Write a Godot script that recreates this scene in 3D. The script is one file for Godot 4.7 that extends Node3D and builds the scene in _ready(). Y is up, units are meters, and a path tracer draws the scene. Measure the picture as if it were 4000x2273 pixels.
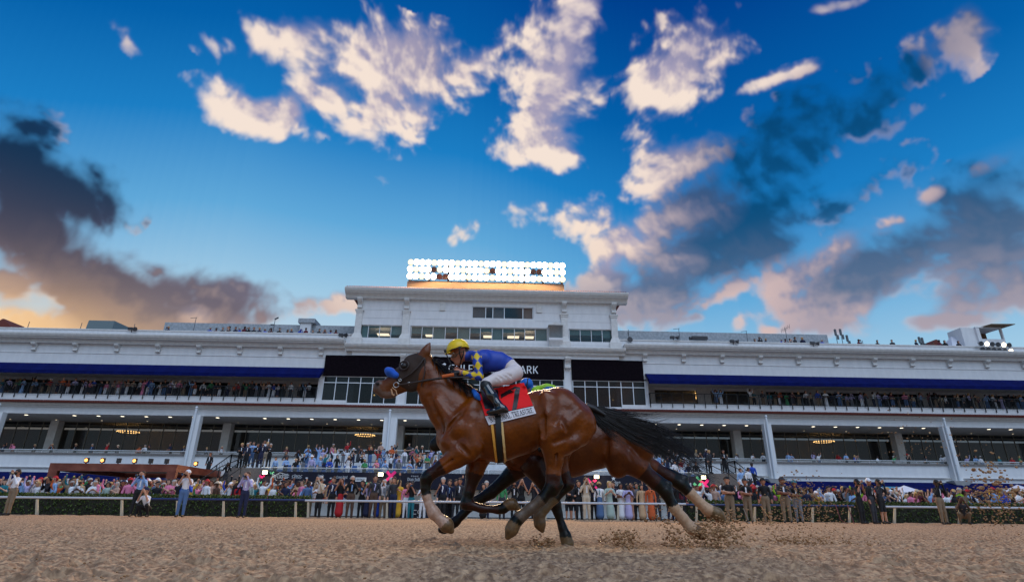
extends Node3D
# A horse race at dusk in front of a white grandstand. Metres, y up; the camera lies by the inner rail and looks across the dirt track at the stand.

const LENS := 2201.0          # focal length in units of a 4000 wide picture
const EYE := Vector3(0, 0.34, 0)
var eye_basis: Basis
const EXPOSURE := 1.6


func view_ray(x: float, y: float) -> Vector3:
	return eye_basis * Vector3((x - 2000.0) / LENS, -(y - 1136.5) / LENS, -1.0)


# the point that stands at that place of the view and on the upright plane at depth z
func at(x: float, y: float, z: float) -> Vector3:
	var d := view_ray(x, y)
	return EYE + d * ((z - EYE.z) / d.z)


func _ready() -> void:
	eye_basis = Basis(Vector3.UP, deg_to_rad(-1.9)) * Basis(Vector3.RIGHT, deg_to_rad(21.5)) * Basis(Vector3.BACK, deg_to_rad(0.57))
	var cam := Camera3D.new()
	cam.name = "view"
	cam.transform = Transform3D(eye_basis, EYE)
	cam.fov = rad_to_deg(2.0 * atan(1136.5 / LENS))
	cam.near = 0.05
	cam.far = 4000.0
	add_child(cam)
	var env := Environment.new()
	env.background_mode = Environment.BG_SKY
	env.sky = make_sky()
	env.tonemap_mode = Environment.TONE_MAPPER_LINEAR
	env.tonemap_exposure = EXPOSURE
	env.sdfgi_enabled = true
	env.ssao_enabled = true
	env.ssil_enabled = true
	var we := WorldEnvironment.new()
	we.name = "world"
	we.environment = env
	add_child(we)
	var sun := DirectionalLight3D.new()
	sun.name = "sun"
	sun.light_color = Color(0.85, 0.92, 1.0)   # the blue dusk light of the high eastern sky, wide and soft
	sun.light_energy = 0.36
	sun.light_angular_distance = 50.0
	sun.shadow_enabled = true
	sun.rotation_degrees = Vector3(-54, 18, 0)
	add_child(sun)
	build_all()

# ---------------------------------------------------------------- helpers
func work_share(job: Callable, first: int, count: int, step: int) -> void:
	for i in range(first, count, step):
		job.call(i)


func spread_out(job: Callable, count: int) -> void:
	var crew: Array[Thread] = []
	for i in 4:
		var t := Thread.new()
		t.start(work_share.bind(job, i, count, 4))
		crew.append(t)
	for t in crew:
		t.wait_to_finish()


var taken := {}


func numbered(called: String) -> String:
	var n: int = taken.get(called, 0)
	taken[called] = n + 1
	return called if n == 0 else "%s_%03d" % [called, n]


func tag(o: Node3D, label: String, category: String, group := "", kind := "") -> Node3D:
	o.set_meta("label", label)
	o.set_meta("category", category)
	if group != "":
		o.set_meta("group", group)
	if kind != "":
		o.set_meta("kind", kind)
	return o


func thing(called: String, label: String, category: String, where := Vector3.ZERO, group := "") -> Node3D:
	var o := Node3D.new()
	o.name = numbered(called)
	o.position = where
	add_child(o)
	tag(o, label, category, group)
	return o


# a named mesh under a parent; top-level names are numbered, parts may repeat
func put(called: String, m: Mesh, parent: Node3D = self, where := Vector3.ZERO) -> MeshInstance3D:
	var o := MeshInstance3D.new()
	o.mesh = m
	o.name = numbered(called) if parent == self else called
	o.position = where
	parent.add_child(o, true)
	return o


var paints := {}


# a plain coloured material; colour in linear base values
func paint(c: Color, rough := 0.7, metal := 0.0, spec := 0.5) -> StandardMaterial3D:
	var key := "%s %s %s %s" % [c, rough, metal, spec]
	if not paints.has(key):
		var m := StandardMaterial3D.new()
		m.albedo_color = c.linear_to_srgb()
		m.roughness = rough
		m.metallic = metal
		m.metallic_specular = spec
		paints[key] = m
	return paints[key]


func srgb(r: int, g: int, b: int) -> Color:
	return Color8(r, g, b).srgb_to_linear()


# ---------------------------------------------------------------- flat sided shapes
class Shape:
	var v := PackedVector3Array()
	var n := PackedVector3Array()
	var uv := PackedVector2Array()

	func tri(a: Vector3, b: Vector3, c: Vector3) -> void:
		var k := (c - a).cross(b - a).normalized()
		v.append_array([a, b, c])
		n.append_array([k, k, k])

	func quad(a: Vector3, b: Vector3, c: Vector3, d: Vector3) -> void:
		tri(a, b, c)
		tri(a, c, d)

	func box(lo: Vector3, hi: Vector3) -> Shape:
		return hull8([lo, Vector3(hi.x, lo.y, lo.z), Vector3(hi.x, lo.y, hi.z), Vector3(lo.x, lo.y, hi.z), Vector3(lo.x, hi.y, lo.z), Vector3(hi.x, hi.y, lo.z), hi, Vector3(lo.x, hi.y, hi.z)])

	# eight corners: four below, four above, in the same order round
	func hull8(p: Array) -> Shape:
		var mid := Vector3.ZERO
		for q in p:
			mid += q / 8.0
		for f in [[0, 1, 2, 3], [4, 7, 6, 5], [0, 4, 5, 1], [1, 5, 6, 2], [2, 6, 7, 3], [3, 7, 4, 0]]:
			var a: Vector3 = p[f[0]]
			var b: Vector3 = p[f[1]]
			var c: Vector3 = p[f[2]]
			var d: Vector3 = p[f[3]]
			if (c - a).cross(b - a).dot((a + b + c + d) / 4.0 - mid) < 0.0:
				quad(d, c, b, a)
			else:
				quad(a, b, c, d)
		return self

	# a square bar between two points
	func bar(a: Vector3, b: Vector3, w: float, h := -1.0) -> Shape:
		var d := (b - a).normalized()
		var s := d.cross(Vector3.UP if absf(d.y) < 0.95 else Vector3.RIGHT).normalized()
		var u := s.cross(d).normalized()
		s *= w / 2.0
		u *= (h if h > 0.0 else w) / 2.0
		return hull8([a - s - u, a + s - u, b + s - u, b - s - u, a - s + u, a + s + u, b + s + u, b - s + u])

	# a round tube through points with a radius at each
	func tube(p: Array, r: Array, sides := 6) -> Shape:
		var rings := []
		var last := Vector3.ZERO
		for i in p.size():
			var d: Vector3 = (p[mini(i + 1, p.size() - 1)] - p[maxi(i - 1, 0)]).normalized()
			var s := last
			if i == 0:
				s = d.cross(Vector3.UP if absf(d.y) < 0.9 else Vector3.RIGHT)
			s = (s - d * s.dot(d)).normalized()
			last = s
			var u := d.cross(s)
			var ring := []
			for k in sides:
				var a := TAU * k / sides
				ring.append([p[i] + (s * cos(a) + u * sin(a)) * r[i], s * cos(a) + u * sin(a)])
			rings.append(ring)
		for i in p.size() - 1:
			for k in sides:
				var q := (k + 1) % sides
				for t in [[rings[i][k], rings[i][q], rings[i + 1][q]], [rings[i][k], rings[i + 1][q], rings[i + 1][k]]]:
					for e in [t[0], t[2], t[1]]:
						v.append(e[0])
						n.append(e[1])
		for e in [0, p.size() - 1]:
			if r[e] > 0.002:
				for k in sides - 2:
					if e == 0:
						tri(rings[e][0][0], rings[e][k + 2][0], rings[e][k + 1][0])
					else:
						tri(rings[e][0][0], rings[e][k + 1][0], rings[e][k + 2][0])
		return self

	# a profile in the plane (z, y) run along x
	func run(x0: float, x1: float, prof: Array) -> Shape:
		var c := prof.size()
		for i in c:
			var a: Vector2 = prof[i]
			var b: Vector2 = prof[(i + 1) % c]
			quad(Vector3(x0, a.y, a.x), Vector3(x1, a.y, a.x), Vector3(x1, b.y, b.x), Vector3(x0, b.y, b.x))
		var pts := PackedVector2Array(prof)
		var t := Geometry2D.triangulate_polygon(pts)
		for i in range(0, t.size(), 3):
			for x in [x0, x1]:
				tri(Vector3(x, pts[t[i]].y, pts[t[i]].x), Vector3(x, pts[t[i + 1]].y, pts[t[i + 1]].x), Vector3(x, pts[t[i + 2]].y, pts[t[i + 2]].x))
		return self

	# a flat outline (x, y) with thickness, facing +z
	func plate(outline: Array, z: float, thick: float) -> Shape:
		var pts := PackedVector2Array(outline)
		var t := Geometry2D.triangulate_polygon(pts)
		for i in range(0, t.size(), 3):
			for zz in [z, z + thick]:
				tri(Vector3(pts[t[i]].x, pts[t[i]].y, zz), Vector3(pts[t[i + 1]].x, pts[t[i + 1]].y, zz), Vector3(pts[t[i + 2]].x, pts[t[i + 2]].y, zz))
		for i in pts.size():
			var a := pts[i]
			var b := pts[(i + 1) % pts.size()]
			quad(Vector3(a.x, a.y, z), Vector3(b.x, b.y, z), Vector3(b.x, b.y, z + thick), Vector3(a.x, a.y, z + thick))
		return self

	func ball(at_: Vector3, r: Vector3, rings := 6, sides := 8) -> Shape:
		for i in rings:
			for k in sides:
				var q := []
				for e in [[i, k], [i, k + 1], [i + 1, k + 1], [i + 1, k]]:
					var la: float = PI * e[0] / rings
					var lo: float = TAU * e[1] / sides
					q.append(Vector3(sin(la) * cos(lo), cos(la), sin(la) * sin(lo)))
				for t in [[0, 2, 1], [0, 3, 2]]:
					for m in t:
						v.append(at_ + q[m] * r)
						n.append((q[m] / r).normalized())
		return self

	func disc(at_: Vector3, axis: Vector3, r: float, sides := 12) -> Shape:
		var s := axis.cross(Vector3.UP if absf(axis.y) < 0.9 else Vector3.RIGHT).normalized()
		var u := axis.cross(s).normalized()
		for k in sides:
			var a := TAU * k / sides
			var b := TAU * (k + 1) / sides
			tri(at_, at_ + (s * cos(b) + u * sin(b)) * r, at_ + (s * cos(a) + u * sin(a)) * r)
		return self

	func done(m: Material = null) -> ArrayMesh:
		var a := []
		a.resize(Mesh.ARRAY_MAX)
		a[Mesh.ARRAY_VERTEX] = v
		a[Mesh.ARRAY_NORMAL] = n
		if uv.size() == v.size():
			a[Mesh.ARRAY_TEX_UV] = uv
		var am := ArrayMesh.new()
		am.add_surface_from_arrays(Mesh.PRIMITIVE_TRIANGLES, a)
		if m:
			am.surface_set_material(0, m)
		return am


func boxed(lo: Vector3, hi: Vector3, m: Material) -> ArrayMesh:
	return Shape.new().box(lo, hi).done(m)


# ---------------------------------------------------------------- one continuous skin over many tapered bones (surface nets)
class Sculpt:
	var cell := 0.012
	var soft := 0.018
	var bones: Array = []     # [a, b, ra, rb, tag, depth stretch]
	var cuts: Array = []
	var lo: Vector3
	var nx: int
	var ny: int
	var nz: int
	var field: Array = []
	var tags: Array = []
	var verts := PackedVector3Array()
	var norms := PackedVector3Array()
	var kinds := PackedInt32Array()
	var quads := PackedInt32Array()

	func _init(c := 0.012, s := 0.018) -> void:
		cell = c
		soft = s

	func bone(a: Vector3, b: Vector3, ra: float, rb: float, kind := 0, deep := 1.0) -> Sculpt:
		bones.append([a, b, ra, rb, kind, deep])
		return self

	func cut(a: Vector3, b: Vector3, ra: float, rb: float, deep := 1.0) -> Sculpt:
		cuts.append([a, b, ra, rb, 0, deep])
		return self

	func slice(k: int) -> void:
		var f := PackedFloat32Array()
		f.resize(nx * ny)
		var tg := PackedByteArray()
		tg.resize(nx * ny)
		var best := PackedFloat32Array()
		best.resize(nx * ny)
		best.fill(9.0)
		var z := lo.z + k * cell
		for b in bones:
			var a: Vector3 = b[0]
			var e: Vector3 = b[1]
			var ra: float = b[2]
			var rb: float = b[3]
			var deep: float = b[5]
			var reach := soft * 5.0 + cell
			var big := maxf(ra, rb) + reach
			if z < minf(a.z - (ra * deep + reach), e.z - (rb * deep + reach)) or z > maxf(a.z + ra * deep + reach, e.z + rb * deep + reach):
				continue
			var i0 := maxi(0, int((minf(a.x, e.x) - big - lo.x) / cell))
			var i1 := mini(nx - 1, int((maxf(a.x, e.x) + big - lo.x) / cell) + 1)
			var j0 := maxi(0, int((minf(a.y, e.y) - big - lo.y) / cell))
			var j1 := mini(ny - 1, int((maxf(a.y, e.y) + big - lo.y) / cell) + 1)
			var dx := e.x - a.x
			var dy := e.y - a.y
			var dz := (e.z - a.z) / deep
			var len2 := maxf(dx * dx + dy * dy + dz * dz, 1e-9)
			var pz := (z - a.z) / deep
			var kind: int = b[4]
			var slow := minf(1.0, (1.0 + deep) * 0.5)
			for j in range(j0, j1 + 1):
				var py := lo.y + j * cell - a.y
				var at_ := j * nx
				for i in range(i0, i1 + 1):
					var px := lo.x + i * cell - a.x
					var t := clampf((px * dx + py * dy + pz * dz) / len2, 0.0, 1.0)
					var qx := px - dx * t
					var qy := py - dy * t
					var qz := pz - dz * t
					var d := (sqrt(qx * qx + qy * qy + qz * qz) - ra - (rb - ra) * t) * slow
					if d < reach:
						f[at_ + i] += exp(-maxf(d, -0.5) / soft)
						if d < best[at_ + i]:
							best[at_ + i] = d
							tg[at_ + i] = kind
		for i in nx * ny:
			f[i] = -soft * log(f[i]) if f[i] > 1e-12 else 27.6 * soft
		for b in cuts:
			var a: Vector3 = b[0]
			var e: Vector3 = b[1]
			var deep: float = b[5]
			var big := maxf(b[2], b[3]) + soft * 2.0
			if z < minf(a.z, e.z) - big * deep or z > maxf(a.z, e.z) + big * deep:
				continue
			var i0 := maxi(0, int((minf(a.x, e.x) - big - lo.x) / cell))
			var i1 := mini(nx - 1, int((maxf(a.x, e.x) + big - lo.x) / cell) + 1)
			var j0 := maxi(0, int((minf(a.y, e.y) - big - lo.y) / cell))
			var j1 := mini(ny - 1, int((maxf(a.y, e.y) + big - lo.y) / cell) + 1)
			var w := e - a
			w.z /= deep
			for j in range(j0, j1 + 1):
				for i in range(i0, i1 + 1):
					var p := Vector3(lo.x + i * cell, lo.y + j * cell, z) - a
					p.z /= deep
					var t := clampf(p.dot(w) / maxf(w.length_squared(), 1e-9), 0.0, 1.0)
					var d := -((p - w * t).length() - lerpf(b[2], b[3], t))
					var was := f[j * nx + i]
					var h := clampf(0.5 - 0.5 * (was - d) / (soft * 1.5), 0.0, 1.0)
					f[j * nx + i] = lerpf(was, d, h) + soft * 1.5 * h * (1.0 - h)
		field[k] = f
		tags[k] = tg

	func mesh_it(host: Node) -> Sculpt:
		lo = Vector3(1e9, 1e9, 1e9)
		var hi := -lo
		for b in bones:
			for e in 2:
				var r: float = b[2 + e] + soft * 2.0 + cell * 2.0
				var rr := Vector3(r, r, r * maxf(1.0, b[5]))
				lo = lo.min(b[e] - rr)
				hi = hi.max(b[e] + rr)
		nx = int((hi.x - lo.x) / cell) + 2
		ny = int((hi.y - lo.y) / cell) + 2
		nz = int((hi.z - lo.z) / cell) + 2
		field.resize(nz)
		tags.resize(nz)
		if nx * ny * nz > 60000:
			host.spread_out(slice, nz)
		else:
			for k in nz:
				slice(k)
		var mark_was := PackedInt32Array()
		mark_was.resize(nx * ny)
		mark_was.fill(-1)
		var mark := mark_was.duplicate()
		for k in nz - 1:
			var f0: PackedFloat32Array = field[k]
			var f1: PackedFloat32Array = field[k + 1]
			var t0: PackedByteArray = tags[k]
			mark.fill(-1)
			for j in ny - 1:
				var r := j * nx
				for i in nx - 1:
					var a := f0[r + i]
					var h := f1[r + i + nx + 1]
					var b := f0[r + i + 1]
					var c := f0[r + i + nx]
					var d := f0[r + i + nx + 1]
					var e := f1[r + i]
					var f := f1[r + i + 1]
					var g := f1[r + i + nx]
					var s := int(a < 0.0) + int(b < 0.0) + int(c < 0.0) + int(d < 0.0) + int(e < 0.0) + int(f < 0.0) + int(g < 0.0) + int(h < 0.0)
					if s == 0 or s == 8:
						continue
					var sum := Vector3.ZERO
					var cnt := 0
					if (a < 0.0) != (b < 0.0):
						sum += Vector3(a / (a - b), 0, 0); cnt += 1
					if (c < 0.0) != (d < 0.0):
						sum += Vector3(c / (c - d), 1, 0); cnt += 1
					if (e < 0.0) != (f < 0.0):
						sum += Vector3(e / (e - f), 0, 1); cnt += 1
					if (g < 0.0) != (h < 0.0):
						sum += Vector3(g / (g - h), 1, 1); cnt += 1
					if (a < 0.0) != (c < 0.0):
						sum += Vector3(0, a / (a - c), 0); cnt += 1
					if (b < 0.0) != (d < 0.0):
						sum += Vector3(1, b / (b - d), 0); cnt += 1
					if (e < 0.0) != (g < 0.0):
						sum += Vector3(0, e / (e - g), 1); cnt += 1
					if (f < 0.0) != (h < 0.0):
						sum += Vector3(1, f / (f - h), 1); cnt += 1
					if (a < 0.0) != (e < 0.0):
						sum += Vector3(0, 0, a / (a - e)); cnt += 1
					if (b < 0.0) != (f < 0.0):
						sum += Vector3(1, 0, b / (b - f)); cnt += 1
					if (c < 0.0) != (g < 0.0):
						sum += Vector3(0, 1, c / (c - g)); cnt += 1
					if (d < 0.0) != (h < 0.0):
						sum += Vector3(1, 1, d / (d - h)); cnt += 1
					sum /= cnt
					var me := verts.size()
					mark[r + i] = me
					verts.append(lo + (Vector3(i, j, k) + sum) * cell)
					norms.append(Vector3(b + d + f + h - a - c - e - g, c + d + g + h - a - b - e - f, e + f + g + h - a - b - c - d).normalized())
					kinds.append(t0[r + i] if a < 0.03 else (t0[r + i + nx + 1]))
					# quads round the three edges that start at this cell's corner a
					if i > 0 and j > 0 and (a < 0.0) != (e < 0.0):
						face(mark[r + i - nx - 1], mark[r + i - nx], me, mark[r + i - 1], a < 0.0)
					if k > 0 and j > 0 and (a < 0.0) != (b < 0.0):
						face(mark_was[r + i - nx], mark[r + i - nx], me, mark_was[r + i], a >= 0.0)
					if k > 0 and i > 0 and (a < 0.0) != (c < 0.0):
						face(mark_was[r + i - 1], mark[r + i - 1], me, mark_was[r + i], a < 0.0)
			var swap := mark_was
			mark_was = mark
			mark = swap
		field.clear()
		tags.clear()
		return self

	func face(a: int, b: int, c: int, d: int, turned: bool) -> void:
		if a < 0 or b < 0 or c < 0 or d < 0:
			return
		if turned:
			quads.append_array([a, c, b, a, d, c])
		else:
			quads.append_array([a, b, c, a, c, d])

	# one surface with vertex colours given by look(position, normal, kind)
	func tinted(m: Material, look: Callable) -> ArrayMesh:
		var cols := PackedColorArray()
		cols.resize(verts.size())
		for i in verts.size():
			cols[i] = look.call(verts[i], norms[i], kinds[i])
		var a := []
		a.resize(Mesh.ARRAY_MAX)
		a[Mesh.ARRAY_VERTEX] = verts
		a[Mesh.ARRAY_NORMAL] = norms
		a[Mesh.ARRAY_COLOR] = cols
		a[Mesh.ARRAY_INDEX] = quads
		var am := ArrayMesh.new()
		am.add_surface_from_arrays(Mesh.PRIMITIVE_TRIANGLES, a)
		am.surface_set_material(0, m)
		return am

	# one mesh with a surface for each kind 0 .. count - 1, over shared vertices
	func parted(count: int) -> ArrayMesh:
		var am := ArrayMesh.new()
		for s in count:
			var idx := PackedInt32Array()
			var used := {}
			var vv := PackedVector3Array()
			var nn := PackedVector3Array()
			for q in range(0, quads.size(), 3):
				if kinds[quads[q]] == s:
					for e in 3:
						var o := quads[q + e]
						if not used.has(o):
							used[o] = vv.size()
							vv.append(verts[o])
							nn.append(norms[o])
						idx.append(used[o])
			if idx.is_empty():
				vv = PackedVector3Array([verts[0], verts[0], verts[0]])
				nn = PackedVector3Array([Vector3.UP, Vector3.UP, Vector3.UP])
				idx = PackedInt32Array([0, 1, 2])
			var a := []
			a.resize(Mesh.ARRAY_MAX)
			a[Mesh.ARRAY_VERTEX] = vv
			a[Mesh.ARRAY_NORMAL] = nn
			a[Mesh.ARRAY_INDEX] = idx
			am.add_surface_from_arrays(Mesh.PRIMITIVE_TRIANGLES, a)
		return am


func tint_paint(rough: float, spec := 0.5) -> StandardMaterial3D:
	var m := StandardMaterial3D.new()
	m.vertex_color_use_as_albedo = true
	m.roughness = rough
	m.metallic_specular = spec
	return m

# ---------------------------------------------------------------- sky (air and clouds only, by direction)
const SKY_W := 3072
const SKY_H := 1536
var sky_field: Array = []      # per row: cloud density before the threshold
var sky_dark: Array = []       # per row: how much the cloud there is a heavy, unlit one
var sky_rows: Array = []
var sky_noise := FastNoiseLite.new()
var sky_fine := FastNoiseLite.new()
var sky_wide := FastNoiseLite.new()
var sky_mid := FastNoiseLite.new()
const SUN_AZ := -0.70
const SUN_EL := 0.205
# cloud banks: azimuth and elevation are taken from the place they have in the view; x, y, half sizes, tilt in degrees, amount, heaviness
const CLOUDS := [
	[1070, 150, 200, 120, 35, 1, 0], [1430, 232, 350, 180, 20, 1.05, 0], [1500, 465, 210, 120, 8, 0.95, 0], [1250, 375, 210, 75, 35, 0.95, 0], [1790, 330, 120, 110, -20, 0.8, 0],
	[965, 428, 240, 90, 20, 1, 0], [1125, 440, 80, 95, 0, 0.8, 0], [860, 170, 120, 60, 20, 0.65, 0], [1700, 240, 160, 130, 40, 0.7, 0.15],
	[2135, 300, 190, 270, 8, 1.1, 0], [2096, 548, 160, 120, 0, 0.95, 0], [2260, 87, 110, 170, 20, 0.9, 0], [1900, 260, 120, 90, 0, 0.7, 0], [2200, 620, 100, 60, 0, 0.7, 0],
	[2615, 340, 175, 150, -20, 1.05, 0], [2670, 145, 180, 130, 10, 0.8, 0.05], [2800, 190, 130, 190, 10, 0.85, 0.1], [2950, 332, 110, 34, -20, 0.62, 0.05], [3080, 292, 130, 32, -20, 0.62, 0.1],
	[2577, 683, 170, 85, -30, 1, 0], [2510, 558, 100, 100, 0, 0.65, 0.1], [2700, 600, 160, 110, -25, 0.8, 0.35], [2288, 846, 150, 85, 0, 1.05, 0], [2050, 836, 120, 55, -5, 0.85, 0],
	[2490, 925, 220, 105, -22, 1.05, 0.05], [2640, 1029, 110, 65, -10, 0.95, 0.2], [3448, 872, 62, 40, -15, 0.66, 0.05], [3502, 856, 54, 34, -15, 0.6, 0.1], [3622, 768, 46, 30, -15, 0.6, 0.1], [3650, 752, 40, 26, -15, 0.52, 0.1],
	[3058, 1150, 160, 120, -25, 0.95, 0.15], [2846, 1135, 120, 58, -20, 0.85, 0.2], [3220, 1010, 160, 65, -32, 0.9, 0.1], [3327, 1202, 100, 45, -5, 0.85, 0.2], [3720, 163, 150, 130, -20, 0.52, 0.4], [3580, 165, 70, 40, 0, 0.5, 0.3],
	[2885, 1262, 50, 50, 0, 0.85, 0], [3010, 1290, 60, 30, 0, 0.85, 0], [1830, 911, 95, 45, -22, 0.75, 0], [1340, 1180, 75, 55, 0, 0.95, 0.1], [1270, 1205, 140, 60, -8, 0.8, 0.55], [2356, 1096, 120, 50, -6, 0.85, 0.35],
	[2130, 800, 40, 30, 0, 0.6, 0], [480, 140, 90, 30, 55, 0.34, 0.2], [1510, 730, 40, 60, -15, 0.42, 0.1], [3220, 36, 90, 26, -10, 0.42, 0.2], [3320, 20, 90, 26, -10, 0.42, 0.2], [3900, 620, 110, 30, -30, 0.6, 0.3],
	[54, 560, 190.4, 168, 45, 1.22, 1], [250, 745, 268.8, 134.4, 18, 1.22, 1], [70, 770, 212.8, 190.4, 0, 1.27, 1], [170, 920, 168, 134.4, 20, 1.17, 1], [60, 900, 156.8, 145.6, 0, 0.92, 1],
	[232, 1060, 291.2, 145.6, 30, 1.22, 0.95], [446, 1143, 268.8, 134.4, 25, 1.22, 0.92], [803, 1165, 324.8, 106.4, 12, 1.12, 0.85], [600, 1060, 123.2, 44.8, 28, 0.87, 0.8], [535, 1240, 470.4, 89.6, 0, 1.12, 0.8], [30, 1110, 134.4, 89.6, 0, 1.02, 0.75], [960, 1130, 134.4, 61.6, 15, 0.92, 0.7],
	[90, 1235, 190, 60, 12, 0.72, 0.15], [760, 1235, 60, 40, 0, 0.6, 0.1],
	[2960, 865, 402.5, 144, -28, 0.98, 1], [2817, 990, 345, 132, -15, 1.15, 0.95], [3058, 577, 506, 180, -35, 0.81, 1.1], [3490, 1020, 322, 132, -15, 1.15, 0.95], [3346, 1110, 310.5, 114, -5, 1.15, 0.8],
	[3900, 740, 345, 144, -25, 1.08, 1], [3900, 923, 299, 168, -10, 1.2, 0.9], [3890, 1120, 310.5, 132, -12, 1.15, 0.7], [2721, 817, 195.5, 108, -20, 1.1, 0.75], [2538, 1192, 230, 120, -5, 1.05, 0.7], [3202, 1240, 276, 84, -5, 1, 0.6], [3700, 1260, 299, 60, -6, 0.95, 0.6], [2330, 1150, 150, 60, 0, 0.7, 0.6],
	[3500, 330, 420, 120, -40, 0.5, 1.1], [3330, 760, 287.5, 96, -30, 0.73, 1],
]


func lin(r: float, g: float, b: float) -> Color:
	return Color(r / 255.0, g / 255.0, b / 255.0).srgb_to_linear()


func sky_base(e: float) -> Color:
	var stops := [[0.0, lin(196, 205, 214)], [14.0, lin(188, 210, 228)], [20.0, lin(158, 200, 227)], [27.0, lin(96, 168, 217)], [35.0, lin(28, 126, 196)], [43.0, lin(4, 96, 170)], [54.0, lin(0, 64, 142)], [97.0, lin(0, 46, 118)]]
	var c: Color = stops[0][1]
	for i in stops.size() - 1:
		if e >= stops[i][0]:
			c = stops[i][1].lerp(stops[i + 1][1], clampf((e - stops[i][0]) / (stops[i + 1][0] - stops[i][0]), 0, 1))
	return c


func sky_row_field(j: int) -> void:
	var el := (0.5 - (j + 0.5) / SKY_H) * PI
	var f: PackedFloat32Array = sky_field[j]
	var ce := cos(el)
	var se := sin(el)
	for i in SKY_W:
		var az := ((i + 0.5) / SKY_W - 0.5) * TAU
		var out_of := maxf(smoothstep(1.2, 1.5, absf(az - 0.03)), smoothstep(1.0, 1.2, el))
		var e: float = f[i]
		if e <= 0.0 and out_of <= 0.0:
			f[i] = -1.0
			continue
		var d := Vector3(sin(az) * ce, se, -cos(az) * ce)
		var w := sky_wide.get_noise_3dv(d)
		var p := d + Vector3(w, sky_wide.get_noise_3dv(d + Vector3(5, 1, 2)), 0) * 0.055
		var n := sky_noise.get_noise_3dv(p) * 0.75 + sky_mid.get_noise_3dv(p) * 0.55 + sky_fine.get_noise_3dv(p) * 0.22
		var s := e * 1.35 - 0.48 + n * (1.1 + 0.45 * maxf(0.0, 0.75 - e))
		if out_of > 0.0:
			s = maxf(lerpf(s, -1.0, out_of * 0.0), out_of * (w * 1.7 - 0.18 + n * 0.6))
		f[i] = s
	sky_field[j] = f


func sky_row_color(j: int) -> void:
	var el := (0.5 - (j + 0.5) / SKY_H) * PI
	var row := PackedFloat32Array()
	row.resize(SKY_W * 3)
	var f: PackedFloat32Array = sky_field[j]
	var dk: PackedFloat32Array = sky_dark[j]
	var half := SKY_H / 2
	var down1: PackedFloat32Array = sky_field[mini(j + 5, half - 1)]
	var down2: PackedFloat32Array = sky_field[mini(j + 14, half - 1)]
	var down0: PackedFloat32Array = sky_field[mini(j + 2, half - 1)]
	var up1: PackedFloat32Array = sky_field[maxi(j - 10, 0)]
	var lit0 := lin(248, 229, 214)
	var lit1 := lin(255, 206, 150)
	var lit2 := lin(226, 190, 178)
	var shade0 := lin(168, 160, 184)
	var dlit := lin(226, 186, 172)
	var e := rad_to_deg(el)
	var table: Array[Color] = []
	for k in 33:
		table.append(sky_base(e + 7.5 * k / 32.0))
	var low := 1.0 - smoothstep(15.0, 27.0, e)
	var core_a := lin(22, 48, 82).lerp(lin(100, 82, 92), low)
	var core_b := lin(8, 68, 112).lerp(lin(84, 96, 128), low)
	var orange := lin(255, 190, 105)
	var sunset := lin(255, 214, 150)
	for i in SKY_W:
		var az := ((i + 0.5) / SKY_W - 0.5) * TAU
		var c := table[int(smoothstep(0.02, 0.6, absf(az + 0.28) - 0.12) * 32.0)]
		var s: float = f[i]
		if s > -0.22:
			var dark: float = dk[i]
			var sgn := 1 if az > SUN_AZ else -1
			var k1 := posmod(i - 5 * sgn, SKY_W)
			var k2 := posmod(i - 16 * sgn, SKY_W)
			# the sun stands low: what is thinner towards it is lit
			var lit := 0.52 + 0.9 * (s - maxf(down1[k1], -0.2)) + 0.7 * (s - maxf(down2[k2], -0.2)) - 0.42 * maxf(0.0, s - 0.25) - 0.25 * (maxf(up1[i], -0.2) - s)
			var near := exp(-(pow((az - SUN_AZ) * 2.2, 2.0) + pow((el - SUN_EL) * 4.5, 2.0)) * 5.0)
			lit += 0.55 * (s - maxf(down0[posmod(i - 2 * sgn, SKY_W)], -0.2))
			lit += 0.35 * near
			lit = clampf(lit, 0.0, 1.0)
			var a := pow(smoothstep(-0.22, lerpf(1.1, 0.68, lit) + 0.1 * dark, s), 1.35) * 0.97
			var warm := clampf(near * 1.5 + 0.22 * (1.0 - smoothstep(18.0, 34.0, e)), 0, 1)
			var light := lit0.lerp(lit1, warm).lerp(lit2, smoothstep(0.15, 0.5, az) * (1.0 - smoothstep(22.0, 36.0, e)) * 0.8)
			var shade := shade0
			# heavy clouds: slate blue high up, mauve and brown lower down where the low sun reaches under them
			var core := core_a if az < 0.0 else core_b
			if dark > 0.02:
				var under := near * smoothstep(0.75, 0.15, s) * 0.9 + near * near * 0.5
				var heavy := clampf(dark, 0.0, 1.0)
				shade = shade0.lerp(core * (1.3 - 0.5 * clampf(s, 0.0, 1.2)), heavy)
				light = light.lerp(dlit.lerp(orange, near), heavy * 0.75)
				lit = clampf(lerpf(lit, (lit - 0.5) * 1.4 * (1.0 - smoothstep(0.15, 0.6, s)) + under, heavy), 0, 1)
				a *= lerpf(1.0, 0.98 if az < 0.0 else 0.82, heavy)
			c = c.lerp(shade.lerp(light, lit), a)
		# the sky glows where the sun goes down
		if absf(az - SUN_AZ) < 0.9 and el < 0.7:
			var glow := exp(-(pow((az - SUN_AZ) * 1.2, 2.0) + pow((el - SUN_EL + 0.03) * 4.0, 2.0)) * 9.0)
			c = c.lerp(sunset, 0.8 * glow * (1.0 - 0.6 * clampf(dk[i], 0, 1) * smoothstep(0.1, 0.6, s)))
		row[i * 3] = c.r / EXPOSURE
		row[i * 3 + 1] = c.g / EXPOSURE
		row[i * 3 + 2] = c.b / EXPOSURE
	sky_rows[j] = row


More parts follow.
